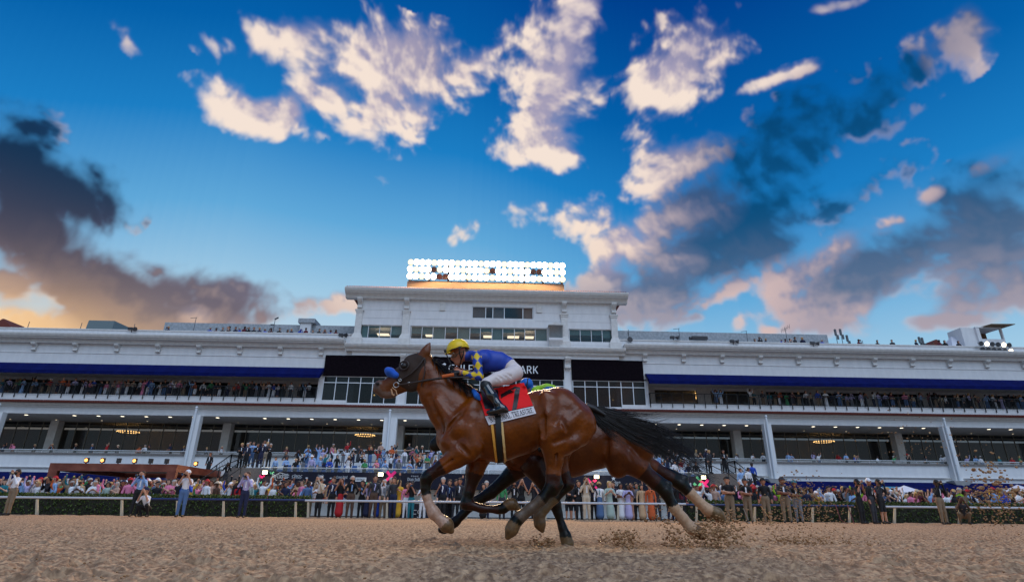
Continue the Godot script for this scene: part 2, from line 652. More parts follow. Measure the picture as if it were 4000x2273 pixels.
func make_sky() -> Sky:
	sky_noise.seed = 11
	sky_noise.frequency = 6.5
	sky_noise.fractal_octaves = 5
	sky_noise.fractal_gain = 0.46
	sky_fine.seed = 12
	sky_fine.frequency = 34.0
	sky_fine.fractal_octaves = 4
	sky_mid.seed = 17
	sky_mid.frequency = 17.0
	sky_mid.fractal_octaves = 4
	sky_wide.seed = 13
	sky_wide.frequency = 2.6
	sky_wide.fractal_octaves = 3
	var half := SKY_H / 2
	for j in half:
		var a := PackedFloat32Array()
		a.resize(SKY_W)
		sky_field.append(a)
		sky_dark.append(a.duplicate())
		sky_rows.append(null)
	for b in CLOUDS:
		var d := view_ray(b[0], b[1]).normalized()
		var az0 := atan2(d.x, -d.z)
		var el0 := asin(d.y)
		var rx: float = b[2] * 1.34
		var ry: float = b[3] * 1.34
		var ct := cos(deg_to_rad(b[4]))
		var sn := sin(deg_to_rad(b[4]))
		var r := maxf(rx, ry) / LENS * 1.02
		var j0 := maxi(0, int((0.5 - (el0 + r) / PI) * SKY_H))
		var j1 := mini(half - 1, int((0.5 - (el0 - r) / PI) * SKY_H))
		for j in range(j0, j1 + 1):
			var el := (0.5 - (j + 0.5) / SKY_H) * PI
			var ce := cos(el)
			var se := sin(el)
			var f: PackedFloat32Array = sky_field[j]
			var dk: PackedFloat32Array = sky_dark[j]
			var i0 := int(((az0 - r / ce) / TAU + 0.5) * SKY_W)
			var i1 := int(((az0 + r / ce) / TAU + 0.5) * SKY_W)
			for i in range(maxi(i0, 0), mini(i1 + 1, SKY_W)):
				var az := ((i + 0.5) / SKY_W - 0.5) * TAU
				var w := Vector3(sin(az) * ce, se, -cos(az) * ce) * eye_basis   # into the axes in which the bank was measured
				if w.z > -0.1:
					continue
				var u: float = 2000.0 - LENS * w.x / w.z - b[0]
				var v: float = 1136.5 + LENS * w.y / w.z - b[1]
				var x := (u * ct + v * sn) / rx
				var y := (v * ct - u * sn) / ry
				var q := 1.0 - sqrt(x * x + y * y)
				if q > 0.0:
					var e: float = b[5] * minf(1.0, q * 1.35)
					var was := f[i]
					var k: float = e / (e + was + 1e-4)
					dk[i] = lerpf(dk[i], b[6], k)
					f[i] = maxf(was, e) + 0.35 * minf(was, e)
			sky_field[j] = f
			sky_dark[j] = dk
	spread_out(sky_row_field, half)
	spread_out(sky_row_color, half)
	var all := PackedFloat32Array()
	for j in half:
		all.append_array(sky_rows[j].slice(SKY_W * 3 / 2))   # the picture's edge lies straight ahead
		all.append_array(sky_rows[j].slice(0, SKY_W * 3 / 2))
	var low := PackedFloat32Array()
	var g := lin(120, 118, 116)
	for i in SKY_W:
		low.append_array([g.r / EXPOSURE, g.g / EXPOSURE, g.b / EXPOSURE])
	for j in half:
		all.append_array(low)
	var im := Image.create_from_data(SKY_W, SKY_H, false, Image.FORMAT_RGBF, all.to_byte_array())
	var pm := PanoramaSkyMaterial.new()
	pm.panorama = ImageTexture.create_from_image(im)
	var sky := Sky.new()
	sky.sky_material = pm
	return sky

# ---------------------------------------------------------------- horses and jockeys
const NEAR_Z := -6.1
const FAR_Z := -6.95
var horse_z := NEAR_Z
var side_view := [1400.0, 1250.0, 1.618]


# a point of a horse or rider: place in the side view, and how far it is from the horse's middle plane (towards the camera)
func hp(x: float, y: float, dz := 0.0) -> Vector3:
	return at(side_view[0] + x / side_view[2], side_view[1] + y / side_view[2], horse_z + dz)


func hr(r: float) -> float:
	return r / side_view[2] / LENS * -horse_z * 0.955


# a chain of bones: [x, y, radius, dz] ...
func chain(s: Sculpt, pts: Array, kind := 0, deep := 1.0, kinds := []) -> void:
	for i in pts.size() - 1:
		var a: Array = pts[i]
		var b: Array = pts[i + 1]
		s.bone(hp(a[0], a[1], a[3]), hp(b[0], b[1], b[3]), hr(a[2]), hr(b[2]), kinds[i] if i < kinds.size() else kind, deep)


func groove(s: Sculpt, pts: Array, r: float, dz: float) -> void:
	for i in pts.size() - 1:
		s.cut(hp(pts[i][0], pts[i][1], dz), hp(pts[i + 1][0], pts[i + 1][1], dz), r, r * 0.8)


var coat_noise := FastNoiseLite.new()
var coat_depth := 1.0
enum { COAT, POINT, SOCK, HOOF, HEAD, BOOT, WRAP, MUZZLE, DUSTY, UPLEG }


func coat(p: Vector3, _n: Vector3, kind: int) -> Color:
	var k := 0.5 + 0.5 * coat_noise.get_noise_3dv(p)
	var f := 0.5 + 0.5 * coat_noise.get_noise_3dv(p * 6.0)
	match kind:
		COAT:
			return srgb(84, 37, 6).lerp(srgb(128, 63, 13), k) * ((0.75 + 0.45 * f) * coat_depth)
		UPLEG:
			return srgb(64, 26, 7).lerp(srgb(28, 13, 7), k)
		POINT:
			return srgb(13, 9, 8).lerp(srgb(24, 16, 12), f)
		SOCK:
			return srgb(196, 160, 138).lerp(srgb(150, 112, 88), f)
		HOOF:
			return srgb(66, 52, 38).lerp(srgb(128, 94, 58), f)
		HEAD:
			return srgb(80, 40, 16).lerp(srgb(110, 58, 24), k)
		BOOT:
			return srgb(70, 58, 50).lerp(srgb(104, 84, 66), f)
		WRAP:
			return srgb(204, 172, 142).lerp(srgb(166, 128, 94), f)
		MUZZLE:
			return srgb(58, 40, 32).lerp(srgb(120, 90, 74), k)
		DUSTY:
			return srgb(128, 104, 72).lerp(srgb(90, 68, 44), f)
	return Color.BLACK


func coat_material(rough: float) -> StandardMaterial3D:
	var m := tint_paint(rough, 0.4)
	var nt := NoiseTexture2D.new()
	nt.width = 512
	nt.height = 512
	nt.seamless = true
	var n := FastNoiseLite.new()
	n.seed = 5
	n.frequency = 0.022
	n.fractal_octaves = 5
	nt.noise = n
	m.heightmap_enabled = true
	m.heightmap_texture = nt
	m.heightmap_scale = 0.28
	m.uv1_triplanar = true
	m.uv1_scale = Vector3(1.6, 1.6, 1.6)
	return m


func near_horse() -> Node3D:
	horse_z = NEAR_Z
	var root := thing("racehorse", "bay racehorse in a red number seven saddlecloth and dark hood, galloping along the dirt", "horse", hp(900, 1400))
	var s := Sculpt.new(0.0125, 0.014)
	# trunk
	chain(s, [[590, 745, 100, 0], [705, 700, 178, 0], [880, 695, 196, 0], [1020, 662, 184, 0], [1150, 606, 160, 0]], COAT, 0.86)
	chain(s, [[1150, 606, 160, 0], [1265, 590, 163, 0], [1360, 635, 136, 0]], COAT, 0.92)
	chain(s, [[740, 560, 78, 0], [900, 545, 80, 0]], COAT, 0.7)
	# neck and head
	chain(s, [[432, 350, 92, 0], [492, 462, 108, 0], [575, 560, 138, 0], [660, 660, 170, 0]], COAT, 0.62)
	chain(s, [[520, 350, 42, 0], [640, 440, 52, 0], [740, 500, 60, 0]], COAT, 0.6)
	chain(s, [[352, 324, 86, 0], [244, 384, 56, 0], [160, 428, 43, 0]], HEAD, 0.6)
	chain(s, [[385, 368, 68, 0], [330, 394, 50, 0], [262, 432, 28, 0], [212, 462, 20, 0]], HEAD, 0.56)
	chain(s, [[330, 262, 44, 0], [410, 262, 58, 0], [432, 330, 60, 0]], HEAD, 0.72)
	chain(s, [[128, 412, 29, 0], [122, 432, 27, 0], [152, 462, 27, 0]], MUZZLE, 0.75)
	chain(s, [[176, 476, 19, 0], [220, 474, 16, 0]], MUZZLE, 0.8)
	for d in [0.055, -0.055]:
		chain(s, [[400, 238, 30, d], [424, 200, 26, d * 1.2], [440, 168, 12, d * 1.15], [450, 146, 4, d * 1.1]], HEAD, 0.55)
	# shoulder, breast and haunch muscles on both sides
	for d in [1.0, -1.0]:
		chain(s, [[735, 545, 60, d * 0.09], [640, 690, 84, d * 0.135], [580, 775, 62, d * 0.12]], COAT)
		chain(s, [[720, 640, 76, d * 0.15], [700, 800, 86, d * 0.13]], COAT)
		chain(s, [[560, 800, 44, d * 0.07], [590, 860, 50, d * 0.07]], COAT)
		chain(s, [[1210, 530, 76, d * 0.15], [1215, 680, 78, d * 0.17], [1230, 770, 74, d * 0.16]], COAT)
		chain(s, [[1330, 560, 76, d * 0.13], [1405, 650, 92, d * 0.12], [1395, 715, 78, d * 0.12], [1310, 800, 52, d * 0.14]], COAT)
		chain(s, [[1300, 660, 104, d * 0.13], [1270, 760, 84, d * 0.15]], COAT)
	# bands of muscle over the thigh, the shoulder and the forearm
	chain(s, [[1175, 745, 26, 0.245], [1290, 690, 34, 0.27], [1400, 590, 28, 0.235]], COAT)
	chain(s, [[1240, 840, 30, 0.2], [1360, 775, 40, 0.205], [1474, 690, 30, 0.16]], COAT)
	chain(s, [[1180, 480, 30, 0.2], [1190, 600, 36, 0.245], [1180, 690, 30, 0.25]], COAT)
	chain(s, [[560, 770, 40, 0.175], [640, 830, 44, 0.2], [700, 850, 44, 0.2]], COAT)
	chain(s, [[700, 700, 46, 0.215], [740, 800, 50, 0.205]], COAT)
	chain(s, [[500, 520, 34, 0.1], [590, 640, 44, 0.135], [620, 720, 46, 0.165]], COAT)
	# near foreleg, reaching; off foreleg, folded
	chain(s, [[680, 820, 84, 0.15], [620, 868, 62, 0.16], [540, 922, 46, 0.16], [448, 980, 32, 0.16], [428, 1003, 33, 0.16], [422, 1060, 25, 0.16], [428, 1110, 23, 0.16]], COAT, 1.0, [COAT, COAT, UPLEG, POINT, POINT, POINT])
	chain(s, [[428, 1110, 23, 0.16], [448, 1170, 24, 0.16], [476, 1220, 33, 0.16], [520, 1266, 26, 0.16], [548, 1288, 33, 0.16]], SOCK)
	chain(s, [[545, 1272, 24, 0.16], [560, 1300, 36, 0.16], [588, 1334, 16, 0.16]], HOOF)
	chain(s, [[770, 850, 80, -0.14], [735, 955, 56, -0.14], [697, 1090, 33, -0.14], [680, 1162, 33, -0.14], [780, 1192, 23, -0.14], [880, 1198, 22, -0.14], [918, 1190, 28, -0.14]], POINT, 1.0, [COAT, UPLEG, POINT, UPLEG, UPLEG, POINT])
	chain(s, [[918, 1190, 26, -0.14], [950, 1162, 26, -0.14], [975, 1165, 30, -0.14], [1010, 1192, 14, -0.14]], HOOF)
	# near hind leg swung forward, off hind beside it
	chain(s, [[1225, 770, 86, 0.15], [1238, 880, 55, 0.155], [1232, 980, 42, 0.15], [1226, 1050, 40, 0.15], [1160, 1132, 31, 0.15]], COAT, 1.0, [COAT, COAT, UPLEG, POINT])
	chain(s, [[1236, 985, 34, 0.15], [1270, 1040, 20, 0.15], [1236, 1090, 26, 0.15]], POINT)
	chain(s, [[1160, 1132, 30, 0.15], [1085, 1195, 30, 0.15], [1018, 1248, 34, 0.15]], BOOT)
	chain(s, [[1018, 1248, 33, 0.15], [990, 1280, 28, 0.15], [978, 1304, 32, 0.15]], POINT)
	chain(s, [[978, 1304, 33, 0.15], [966, 1330, 34, 0.15], [943, 1372, 16, 0.15]], HOOF)
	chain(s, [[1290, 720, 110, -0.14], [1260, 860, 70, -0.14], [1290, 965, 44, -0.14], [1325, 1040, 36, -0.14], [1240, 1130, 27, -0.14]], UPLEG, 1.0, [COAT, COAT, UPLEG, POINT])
	chain(s, [[1240, 1130, 27, -0.14], [1180, 1190, 28, -0.14], [1140, 1240, 30, -0.14]], DUSTY)
	chain(s, [[1140, 1240, 32, -0.14], [1148, 1290, 33, -0.14], [1164, 1334, 12, -0.14]], HOOF)
	# hollows: eye, nostril, mouth, jowl, elbow, flank and the seams of the thigh
	s.cut(hp(116, 402, 0.075), hp(128, 412, 0.07), 0.018, 0.012)
	s.cut(hp(116, 402, -0.075), hp(128, 412, -0.07), 0.018, 0.012)
	groove(s, [[150, 455], [190, 452], [240, 446]], 0.012, 0.062)
	groove(s, [[430, 300], [445, 390], [410, 440]], 0.02, 0.12)
	groove(s, [[440, 480], [500, 610], [560, 720]], 0.035, 0.135)
	groove(s, [[700, 500], [640, 600], [560, 700]], 0.03, 0.235)
	groove(s, [[800, 600], [800, 760], [745, 880]], 0.035, 0.33)
	groove(s, [[640, 790], [720, 880]], 0.03, 0.29)
	groove(s, [[1135, 500], [1160, 620], [1165, 730]], 0.045, 0.30)
	groove(s, [[1290, 470], [1275, 600], [1330, 720]], 0.03, 0.325)
	groove(s, [[1240, 775], [1350, 735], [1440, 640]], 0.03, 0.305)
	groove(s, [[1250, 640], [1310, 560], [1340, 500]], 0.035, 0.32)
	groove(s, [[960, 800], [1050, 790], [1130, 740]], 0.04, 0.325)
	groove(s, [[600, 880], [500, 950]], 0.012, 0.245)
	groove(s, [[1250, 850], [1245, 960]], 0.014, 0.245)
	s.mesh_it(self)
	map_skin(s)
	var skin := put("body", s.tinted(coat_material(0.33), coat), root)
	skin.position = -root.position
	tack(root)
	return root


func far_horse() -> Node3D:
	horse_z = FAR_Z
	var root := thing("racehorse", "bay racehorse with white hind leg wraps, half hidden behind the horse numbered seven", "horse", hp(1320, 1425))
	var s := Sculpt.new(0.0135, 0.014)
	chain(s, [[1000, 840, 100, 0], [1130, 800, 165, 0], [1340, 800, 184, 0], [1500, 775, 160, 0], [1650, 745, 152, 0], [1745, 790, 118, 0]], COAT, 0.88)
	chain(s, [[560, 735, 62, 0], [680, 700, 82, 0], [860, 720, 112, 0], [1020, 790, 150, 0]], COAT, 0.62)
	chain(s, [[600, 720, 76, 0], [540, 760, 52, 0], [488, 790, 42, 0]], POINT, 0.6)
	for d in [0.05, -0.05]:
		chain(s, [[640, 640, 22, d], [668, 575, 4, d]], POINT, 0.5)
	for d in [1.0, -1.0]:
		chain(s, [[1600, 700, 80, d * 0.14], [1620, 850, 84, d * 0.16], [1640, 930, 66, d * 0.15]], COAT)
		chain(s, [[1700, 700, 90, d * 0.12], [1790, 820, 76, d * 0.12], [1780, 900, 60, d * 0.12]], COAT)
		chain(s, [[1100, 690, 70, d * 0.12], [1030, 850, 74, d * 0.13]], COAT)
	chain(s, [[1680, 880, 88, 0.14], [1786, 945, 56, 0.15], [1880, 1030, 40, 0.15], [1940, 1085, 35, 0.15], [2000, 1192, 30, 0.15]], POINT, 1.0, [COAT, UPLEG, POINT, POINT])
	chain(s, [[1858, 985, 30, 0.15], [1962, 1040, 17, 0.15], [1965, 1110, 22, 0.15]], POINT)
	chain(s, [[1996, 1186, 32, 0.15], [2050, 1250, 29, 0.15], [2100, 1312, 36, 0.15]], WRAP)
	chain(s, [[2100, 1314, 26, 0.15], [2130, 1330, 26, 0.15]], POINT)
	chain(s, [[2128, 1326, 30, 0.15], [2150, 1345, 34, 0.15], [2180, 1368, 20, 0.15]], HOOF)
	chain(s, [[1700, 860, 90, -0.14], [1860, 940, 56, -0.15], [1980, 1005, 38, -0.15], [2040, 1040, 35, -0.15], [2103, 1098, 29, -0.15]], POINT, 1.0, [COAT, UPLEG, POINT, POINT])
	chain(s, [[1950, 960, 30, -0.15], [2066, 1000, 17, -0.15], [2070, 1070, 22, -0.15]], POINT)
	chain(s, [[2100, 1094, 33, -0.15], [2150, 1145, 29, -0.15], [2205, 1196, 36, -0.15]], WRAP)
	chain(s, [[2205, 1198, 28, -0.15], [2240, 1212, 28, -0.15]], DUSTY)
	chain(s, [[2240, 1210, 31, -0.15], [2270, 1226, 36, -0.15], [2308, 1260, 20, -0.15]], DUSTY)
	chain(s, [[1110, 920, 82, 0.13], [1170, 1010, 54, 0.13], [1215, 1095, 38, 0.13], [1244, 1165, 34, 0.13], [1262, 1220, 24, 0.13], [1290, 1310, 23, 0.13], [1309, 1364, 29, 0.13], [1316, 1388, 28, 0.13]], POINT, 1.0, [UPLEG])
	chain(s, [[1312, 1384, 30, 0.13], [1322, 1412, 38, 0.13]], DUSTY)
	chain(s, [[1100, 880, 82, -0.12], [966, 977, 50, -0.12], [840, 1089, 36, -0.12], [728, 1157, 33, -0.12], [657, 1230, 23, -0.12], [612, 1275, 27, -0.12], [572, 1300, 26, -0.12]], POINT, 1.0, [UPLEG])
	chain(s, [[580, 1296, 28, -0.12], [540, 1318, 28, -0.12], [520, 1326, 16, -0.12]], POINT)
	groove(s, [[1560, 640], [1570, 760], [1560, 900]], 0.04, 0.29)
	groove(s, [[1700, 640], [1690, 780], [1740, 900]], 0.03, 0.31)
	s.mesh_it(self)
	coat_depth = 0.7      # a darker bay
	var skin := put("body", s.tinted(coat_material(0.38), coat), root)
	coat_depth = 1.0
	skin.position = -root.position
	var rng := RandomNumberGenerator.new()
	rng.seed = 31
	var tail := Shape.new()
	var line := []
	for q in [[1800, 700], [1850, 720], [1960, 780], [2090, 850], [2200, 900]]:
		line.append(hp(q[0], q[1], 0.0))
	locks(tail, rng, [line], 90, 0.07, 0.008)
	put("tail", tail.done(paint(srgb(16, 11, 10), 0.5)), root, -root.position)
	return root

var skin_map := {}      # nearest skin towards the camera, by 12 mm squares of x and y


func map_skin(s: Sculpt) -> void:
	skin_map.clear()
	for p in s.verts:
		var key := Vector2i(floori(p.x / 0.0125), floori(p.y / 0.0125))
		if not skin_map.has(key) or skin_map[key] < p.z:
			skin_map[key] = p.z


func skin_z(p: Vector3) -> float:
	var best := -99.0
	var key := Vector2i(floori(p.x / 0.0125), floori(p.y / 0.0125))
	for r in [1, 3, 6]:
		for dx in range(-r, r + 1):
			for dy in range(-r, r + 1):
				best = maxf(best, skin_map.get(key + Vector2i(dx, dy), -99.0))
		if best > -90.0:
			return best
	return horse_z


# a point that lies on the horse's flank at that place of the side view
func on_flank(x: float, y: float, off: float) -> Vector3:
	var p := hp(x, y, 0.25)
	for i in 2:
		p = hp(x, y, maxf(skin_z(p), horse_z + 0.03) - horse_z + off)
	return p


# a curved sheet with thickness from a grid of points
func sheet(grid: Array, thick: float, m: Material) -> ArrayMesh:
	var rows := grid.size()
	var cols: int = grid[0].size()
	var st := Shape.new()
	var nor := []
	for j in rows:
		var line := []
		for i in cols:
			var a: Vector3 = grid[j][mini(i + 1, cols - 1)] - grid[j][maxi(i - 1, 0)]
			var b: Vector3 = grid[mini(j + 1, rows - 1)][i] - grid[maxi(j - 1, 0)][i]
			var n := a.cross(b).normalized()
			line.append(n if n.z > 0 else -n)
		nor.append(line)
	for side in [0.0, -thick]:
		for j in rows - 1:
			for i in cols - 1:
				for e in [[0, 0], [0, 1], [1, 1], [0, 0], [1, 1], [1, 0]]:
					var n: Vector3 = nor[j + e[0]][i + e[1]]
					st.v.append(grid[j + e[0]][i + e[1]] + n * side)
					st.n.append(n if side == 0.0 else -n)
	var rim := []
	for i in cols:
		rim.append([0, i])
	for j in range(1, rows):
		rim.append([j, cols - 1])
	for i in range(cols - 2, -1, -1):
		rim.append([rows - 1, i])
	for j in range(rows - 2, 0, -1):
		rim.append([j, 0])
	for k in rim.size():
		var a: Array = rim[k]
		var b: Array = rim[(k + 1) % rim.size()]
		var pa: Vector3 = grid[a[0]][a[1]]
		var pb: Vector3 = grid[b[0]][b[1]]
		st.quad(pa, pb, pb - nor[b[0]][b[1]] * thick, pa - nor[a[0]][a[1]] * thick)
	return st.done(m)


func flank_quad(c: Array, nu: int, nv: int, off: float, crease := 0.0) -> Array:
	var grid := []
	for j in nv + 1:
		var line := []
		for i in nu + 1:
			var u := float(i) / nu
			var v := float(j) / nv
			var a := Vector2(c[0], c[1]).lerp(Vector2(c[2], c[3]), u)
			var b := Vector2(c[6], c[7]).lerp(Vector2(c[4], c[5]), u)
			var q := a.lerp(b, v)
			line.append(on_flank(q.x, q.y, off + crease * coat_noise.get_noise_2d(q.x * 0.012, q.y * 0.003)))
		grid.append(line)
	return grid


# soften a grid of points so that cloth spans the hollows under it
func smooth_grid(g: Array, times: int) -> Array:
	for t in times:
		var was := g.duplicate(true)
		for j in g.size():
			for i in g[0].size():
				var s := Vector3.ZERO
				var n := 0
				for e in [[0, 0], [1, 0], [-1, 0], [0, 1], [0, -1]]:
					var a: int = j + e[0]
					var b: int = i + e[1]
					if a >= 0 and b >= 0 and a < g.size() and b < g[0].size():
						s += was[a][b]
						n += 1
				g[j][i].z = maxf(s.z / n, was[j][i].z - 0.004)
	return g


func torus(at_: Vector3, r: float, thick: float, m: Material, axis := Vector3.BACK, squash := 1.0) -> ArrayMesh:
	var pts := []
	var rad := []
	var s := axis.cross(Vector3.UP if absf(axis.y) < 0.9 else Vector3.RIGHT).normalized()
	var u := axis.cross(s)
	for k in 17:
		var a := TAU * k / 16.0
		pts.append(at_ + s * cos(a) * r + u * sin(a) * r * squash)
		rad.append(thick)
	return Shape.new().tube(pts, rad, 6).done(m)


# hair: tapering locks from roots along a flow
func locks(st: Shape, rng: RandomNumberGenerator, paths: Array, count: int, spread: float, r0: float) -> void:
	for k in count:
		var path: Array = paths[k % paths.size()]
		var w := rng.randf_range(-1, 1)
		var w2 := rng.randf_range(-1, 1)
		var ph := rng.randf() * TAU
		var till := rng.randf_range(0.55, 1.0)
		var pts := []
		var rad := []
		var n := 9
		for i in n + 1:
			var t := float(i) / n * till * (path.size() - 1)
			var a := mini(int(t), path.size() - 2)
			var p: Vector3 = path[a].lerp(path[a + 1], t - a)
			var go := float(i) / n
			var wide: float = spread * (0.12 + go * 1.0)
			p += Vector3(0, w * wide + 0.025 * sin(ph + go * 7.0) * go, w2 * wide * 0.5)
			pts.append(p)
			rad.append(r0 * (1.0 - go * 0.93) * (0.6 + 0.4 * minf(1.0, go * 6.0)))
		st.tube(pts, rad, 4)


func tack(root: Node3D) -> void:
	var off := -root.position
	side_view = [1400.0, 1250.0, 1.618]
	horse_z = NEAR_Z
	var red := paint(srgb(236, 4, 8), 0.8)
	var white := paint(srgb(226, 220, 222), 0.7)
	var black := paint(srgb(14, 13, 14), 0.5)
	var leather := paint(srgb(46, 30, 22), 0.45)
	var steel := paint(Color(0.62, 0.6, 0.57), 0.28, 1.0)
	var g := smooth_grid(flank_quad([752, 452, 1046, 398, 1104, 540, 800, 606], 24, 14, 0.014, 0.02), 3)
	var cloth := put("saddlecloth", sheet(g, 0.006, red), root, off)
	cloth.set_meta("label", "red saddlecloth with a black seven and a white name strip")
	var strip := smooth_grid(flank_quad([800, 610, 1106, 545, 1124, 590, 824, 664], 24, 4, 0.017), 2)
	var name_strip := put("name_strip", sheet(strip, 0.006, white), cloth)
	# the numeral
	var seven := []
	for q in [[[899, 470], [990, 419], [1023, 425], [902, 494]], [[990, 419], [1023, 425], [1012, 500], [983, 498]], [[983, 498], [1012, 500], [1000, 563], [971, 570]]]:
		var st := flank_quad([q[0][0], q[0][1], q[1][0], q[1][1], q[2][0], q[2][1], q[3][0], q[3][1]], 10, 6, 0.0)
		for line in st:
			for i in line.size():
				var sum := 0.0
				var z := 0.0
				for row in g:
					for p in row:
						var d := Vector2(p.x - line[i].x, p.y - line[i].y).length()
						if d < 0.045:
							var w := 1.0 / (d * d + 0.0001)
							sum += w
							z += p.z * w
				z = z / sum if sum > 0.0 else line[i].z
				line[i] = line[i] + (EYE - line[i]) * ((z + 0.010 - line[i].z) / (EYE.z - line[i].z))
		seven.append(st)
	for q in seven:
		put("numeral", sheet(q, 0.003, black), cloth)
	# the name, bent to the strip
	var tm := TextMesh.new()
	var font := SystemFont.new()
	font.font_names = PackedStringArray(["Droid Serif"])
	tm.font = font
	tm.text = "NATIONAL TREASURE"
	tm.font_size = 32
	tm.pixel_size = 0.01
	tm.depth = 0.02
	tm.curve_step = 2.0
	var arr := tm.surface_get_arrays(0)
	var vs: PackedVector3Array = arr[Mesh.ARRAY_VERTEX]
	var box := tm.get_aabb()
	for i in vs.size():
		var u := (vs[i].x - box.position.x) / box.size.x
		var v := (vs[i].y - box.position.y) / box.size.y
		var gu := clampf(lerpf(0.06, 0.955, u), 0, 1) * 24.0
		var gv := (1.0 - lerpf(0.2, 0.86, v)) * 4.0
		var i0 := mini(int(gu), 23)
		var j0 := mini(int(gv), 3)
		var a: Vector3 = strip[j0][i0].lerp(strip[j0][i0 + 1], gu - i0)
		var b: Vector3 = strip[j0 + 1][i0].lerp(strip[j0 + 1][i0 + 1], gu - i0)
		vs[i] = a.lerp(b, gv - j0) + Vector3(0, 0, 0.0025)
	arr[Mesh.ARRAY_VERTEX] = vs
	var nn := PackedVector3Array()
	nn.resize(vs.size())
	nn.fill(Vector3(0, 0, 1))
	arr[Mesh.ARRAY_NORMAL] = nn
	arr[Mesh.ARRAY_TANGENT] = null
	var letters := ArrayMesh.new()
	letters.add_surface_from_arrays(Mesh.PRIMITIVE_TRIANGLES, arr)
	letters.surface_set_material(0, black)
	put("lettering", letters, cloth)
	# girth with its straps, saddle and pads
	put("girth", sheet(flank_quad([862, 600, 900, 600, 914, 902, 880, 906], 3, 18, 0.02), 0.006, black), root, off)
	put("girth_strap", sheet(flank_quad([834, 640, 850, 636, 880, 902, 866, 904], 2, 18, 0.012), 0.004, paint(srgb(226, 160, 60), 0.6)), root, off)
	put("girth_strap", sheet(flank_quad([898, 640, 913, 636, 936, 892, 924, 905], 2, 18, 0.012), 0.004, paint(srgb(226, 186, 120), 0.6)), root, off)
	put("saddle", sheet(smooth_grid(flank_quad([770, 440, 880, 440, 900, 560, 800, 560], 8, 6, 0.028), 3), 0.015, black), root, off)
	var pad := Sculpt.new(0.012, 0.01)
	pad.bone(on_flank(728, 448, 0.01), on_flank(748, 480, 0.015), hr(16), hr(17)).bone(on_flank(748, 480, 0.015), on_flank(766, 500, 0.01), hr(17), hr(10))
	pad.mesh_it(self)
	var pm := pad.parted(1)
	pm.surface_set_material(0, paint(srgb(28, 104, 196), 0.8))
	put("shoulder_pad", pm, root, off)
	# bridle: hood with eye cup, cheek strap, fleece noseband, bit and reins
	var hood := Sculpt.new(0.011, 0.012)
	chain(hood, [[356, 322, 95, 0], [285, 362, 80, 0]], 0, 0.62)
	chain(hood, [[332, 264, 47, 0], [404, 262, 62, 0], [424, 330, 66, 0]], 0, 0.74)
	chain(hood, [[392, 250, 32, 0.055], [404, 232, 27, 0.058]], 0, 0.6)
	chain(hood, [[384, 374, 77, 0], [335, 396, 63, 0]], 0, 0.6)
	hood.mesh_it(self)
	var hm := hood.parted(1)
	hm.surface_set_material(0, paint(srgb(50, 32, 20), 0.8))
	var hd := put("hood", hm, root, off)
	hd.set_meta("label", "dark brown racing hood with eye cups")
	var zc := 0.098
	put("eye_cup", torus(hp(288, 287, zc), hr(32), hr(6), leather, Vector3(-0.25, 0.05, 1).normalized(), 0.92), hd)
	put("eye", Shape.new().ball(hp(288, 288, zc - 0.012), Vector3(hr(20), hr(16), 0.012), 8, 10).done(paint(srgb(30, 19, 13), 0.35)), hd)
	var fleece := Sculpt.new(0.01, 0.012)
	chain(fleece, [[186, 322, 22, 0.0], [204, 334, 27, 0.0], [228, 352, 23, 0.0]], 0, 2.2)
	chain(fleece, [[198, 332, 22, 0.05], [236, 350, 20, 0.075]], 0, 1.0)
	chain(fleece, [[198, 332, 22, -0.05], [236, 350, 20, -0.075]], 0, 1.0)
	fleece.mesh_it(self)
	var fm := fleece.parted(1)
	var fuzzy := paint(srgb(30, 88, 186), 0.95)
	fuzzy.rim_enabled = true
	fuzzy.rim = 0.6
	fm.surface_set_material(0, fuzzy)
	put("fleece_noseband", fm, root, off)
	put("nostril", Shape.new().ball(hp(119, 402, 0.058), Vector3(hr(13), hr(9), 0.012), 6, 8).done(paint(srgb(18, 9, 8), 0.7)), root, off)
	var br := put("bridle", Shape.new().tube([hp(418, 238, 0.09), hp(382, 290, 0.115), hp(330, 340, 0.108), hp(268, 376, 0.095), hp(246, 398, 0.09)], [0.007, 0.009, 0.009, 0.008, 0.007], 6).tube([hp(418, 238, 0.09), hp(420, 330, 0.12), hp(396, 420, 0.1)], [0.006, 0.006, 0.006], 5).tube([hp(404, 232, 0.085), hp(360, 214, 0.05), hp(330, 222, 0.0)], [0.006, 0.006, 0.006], 5).done(leather), root, off)
	put("bit_ring", torus(hp(238, 410, 0.098), hr(17), 0.0045, steel), br)
	put("bit_ring", torus(hp(262, 380, 0.102), hr(8), 0.004, steel), br)
	put("bit_ring", torus(hp(318, 400, 0.112), hr(8), 0.004, steel), br)
	put("bit_strap", Shape.new().tube([hp(212, 426, 0.088), hp(236, 446, 0.09), hp(244, 474, 0.085)], [0.005, 0.006, 0.006], 5).tube([hp(206, 436, 0.085), hp(214, 470, 0.085), hp(226, 476, 0.08)], [0.008, 0.009, 0.01], 5).done(paint(srgb(196, 150, 110), 0.6)), br)
	put("rein", Shape.new().tube([hp(246, 410, 0.1), hp(320, 402, 0.115), hp(410, 384, 0.14), hp(530, 366, 0.15), hp(690, 362, 0.17), hp(760, 372, 0.17)], [0.008, 0.012, 0.013, 0.013, 0.012, 0.01], 6).done(leather), br)
	put("rein_grip", Shape.new().tube([hp(528, 358, 0.156), hp(562, 352, 0.158), hp(604, 345, 0.16)], [0.019, 0.02, 0.019], 8).done(paint(srgb(196, 94, 38), 0.8)), br)
	# mane and tail
	var rng := RandomNumberGenerator.new()
	rng.seed = 21
	var hair := paint(srgb(16, 11, 10), 0.5)
	var mane := Shape.new()
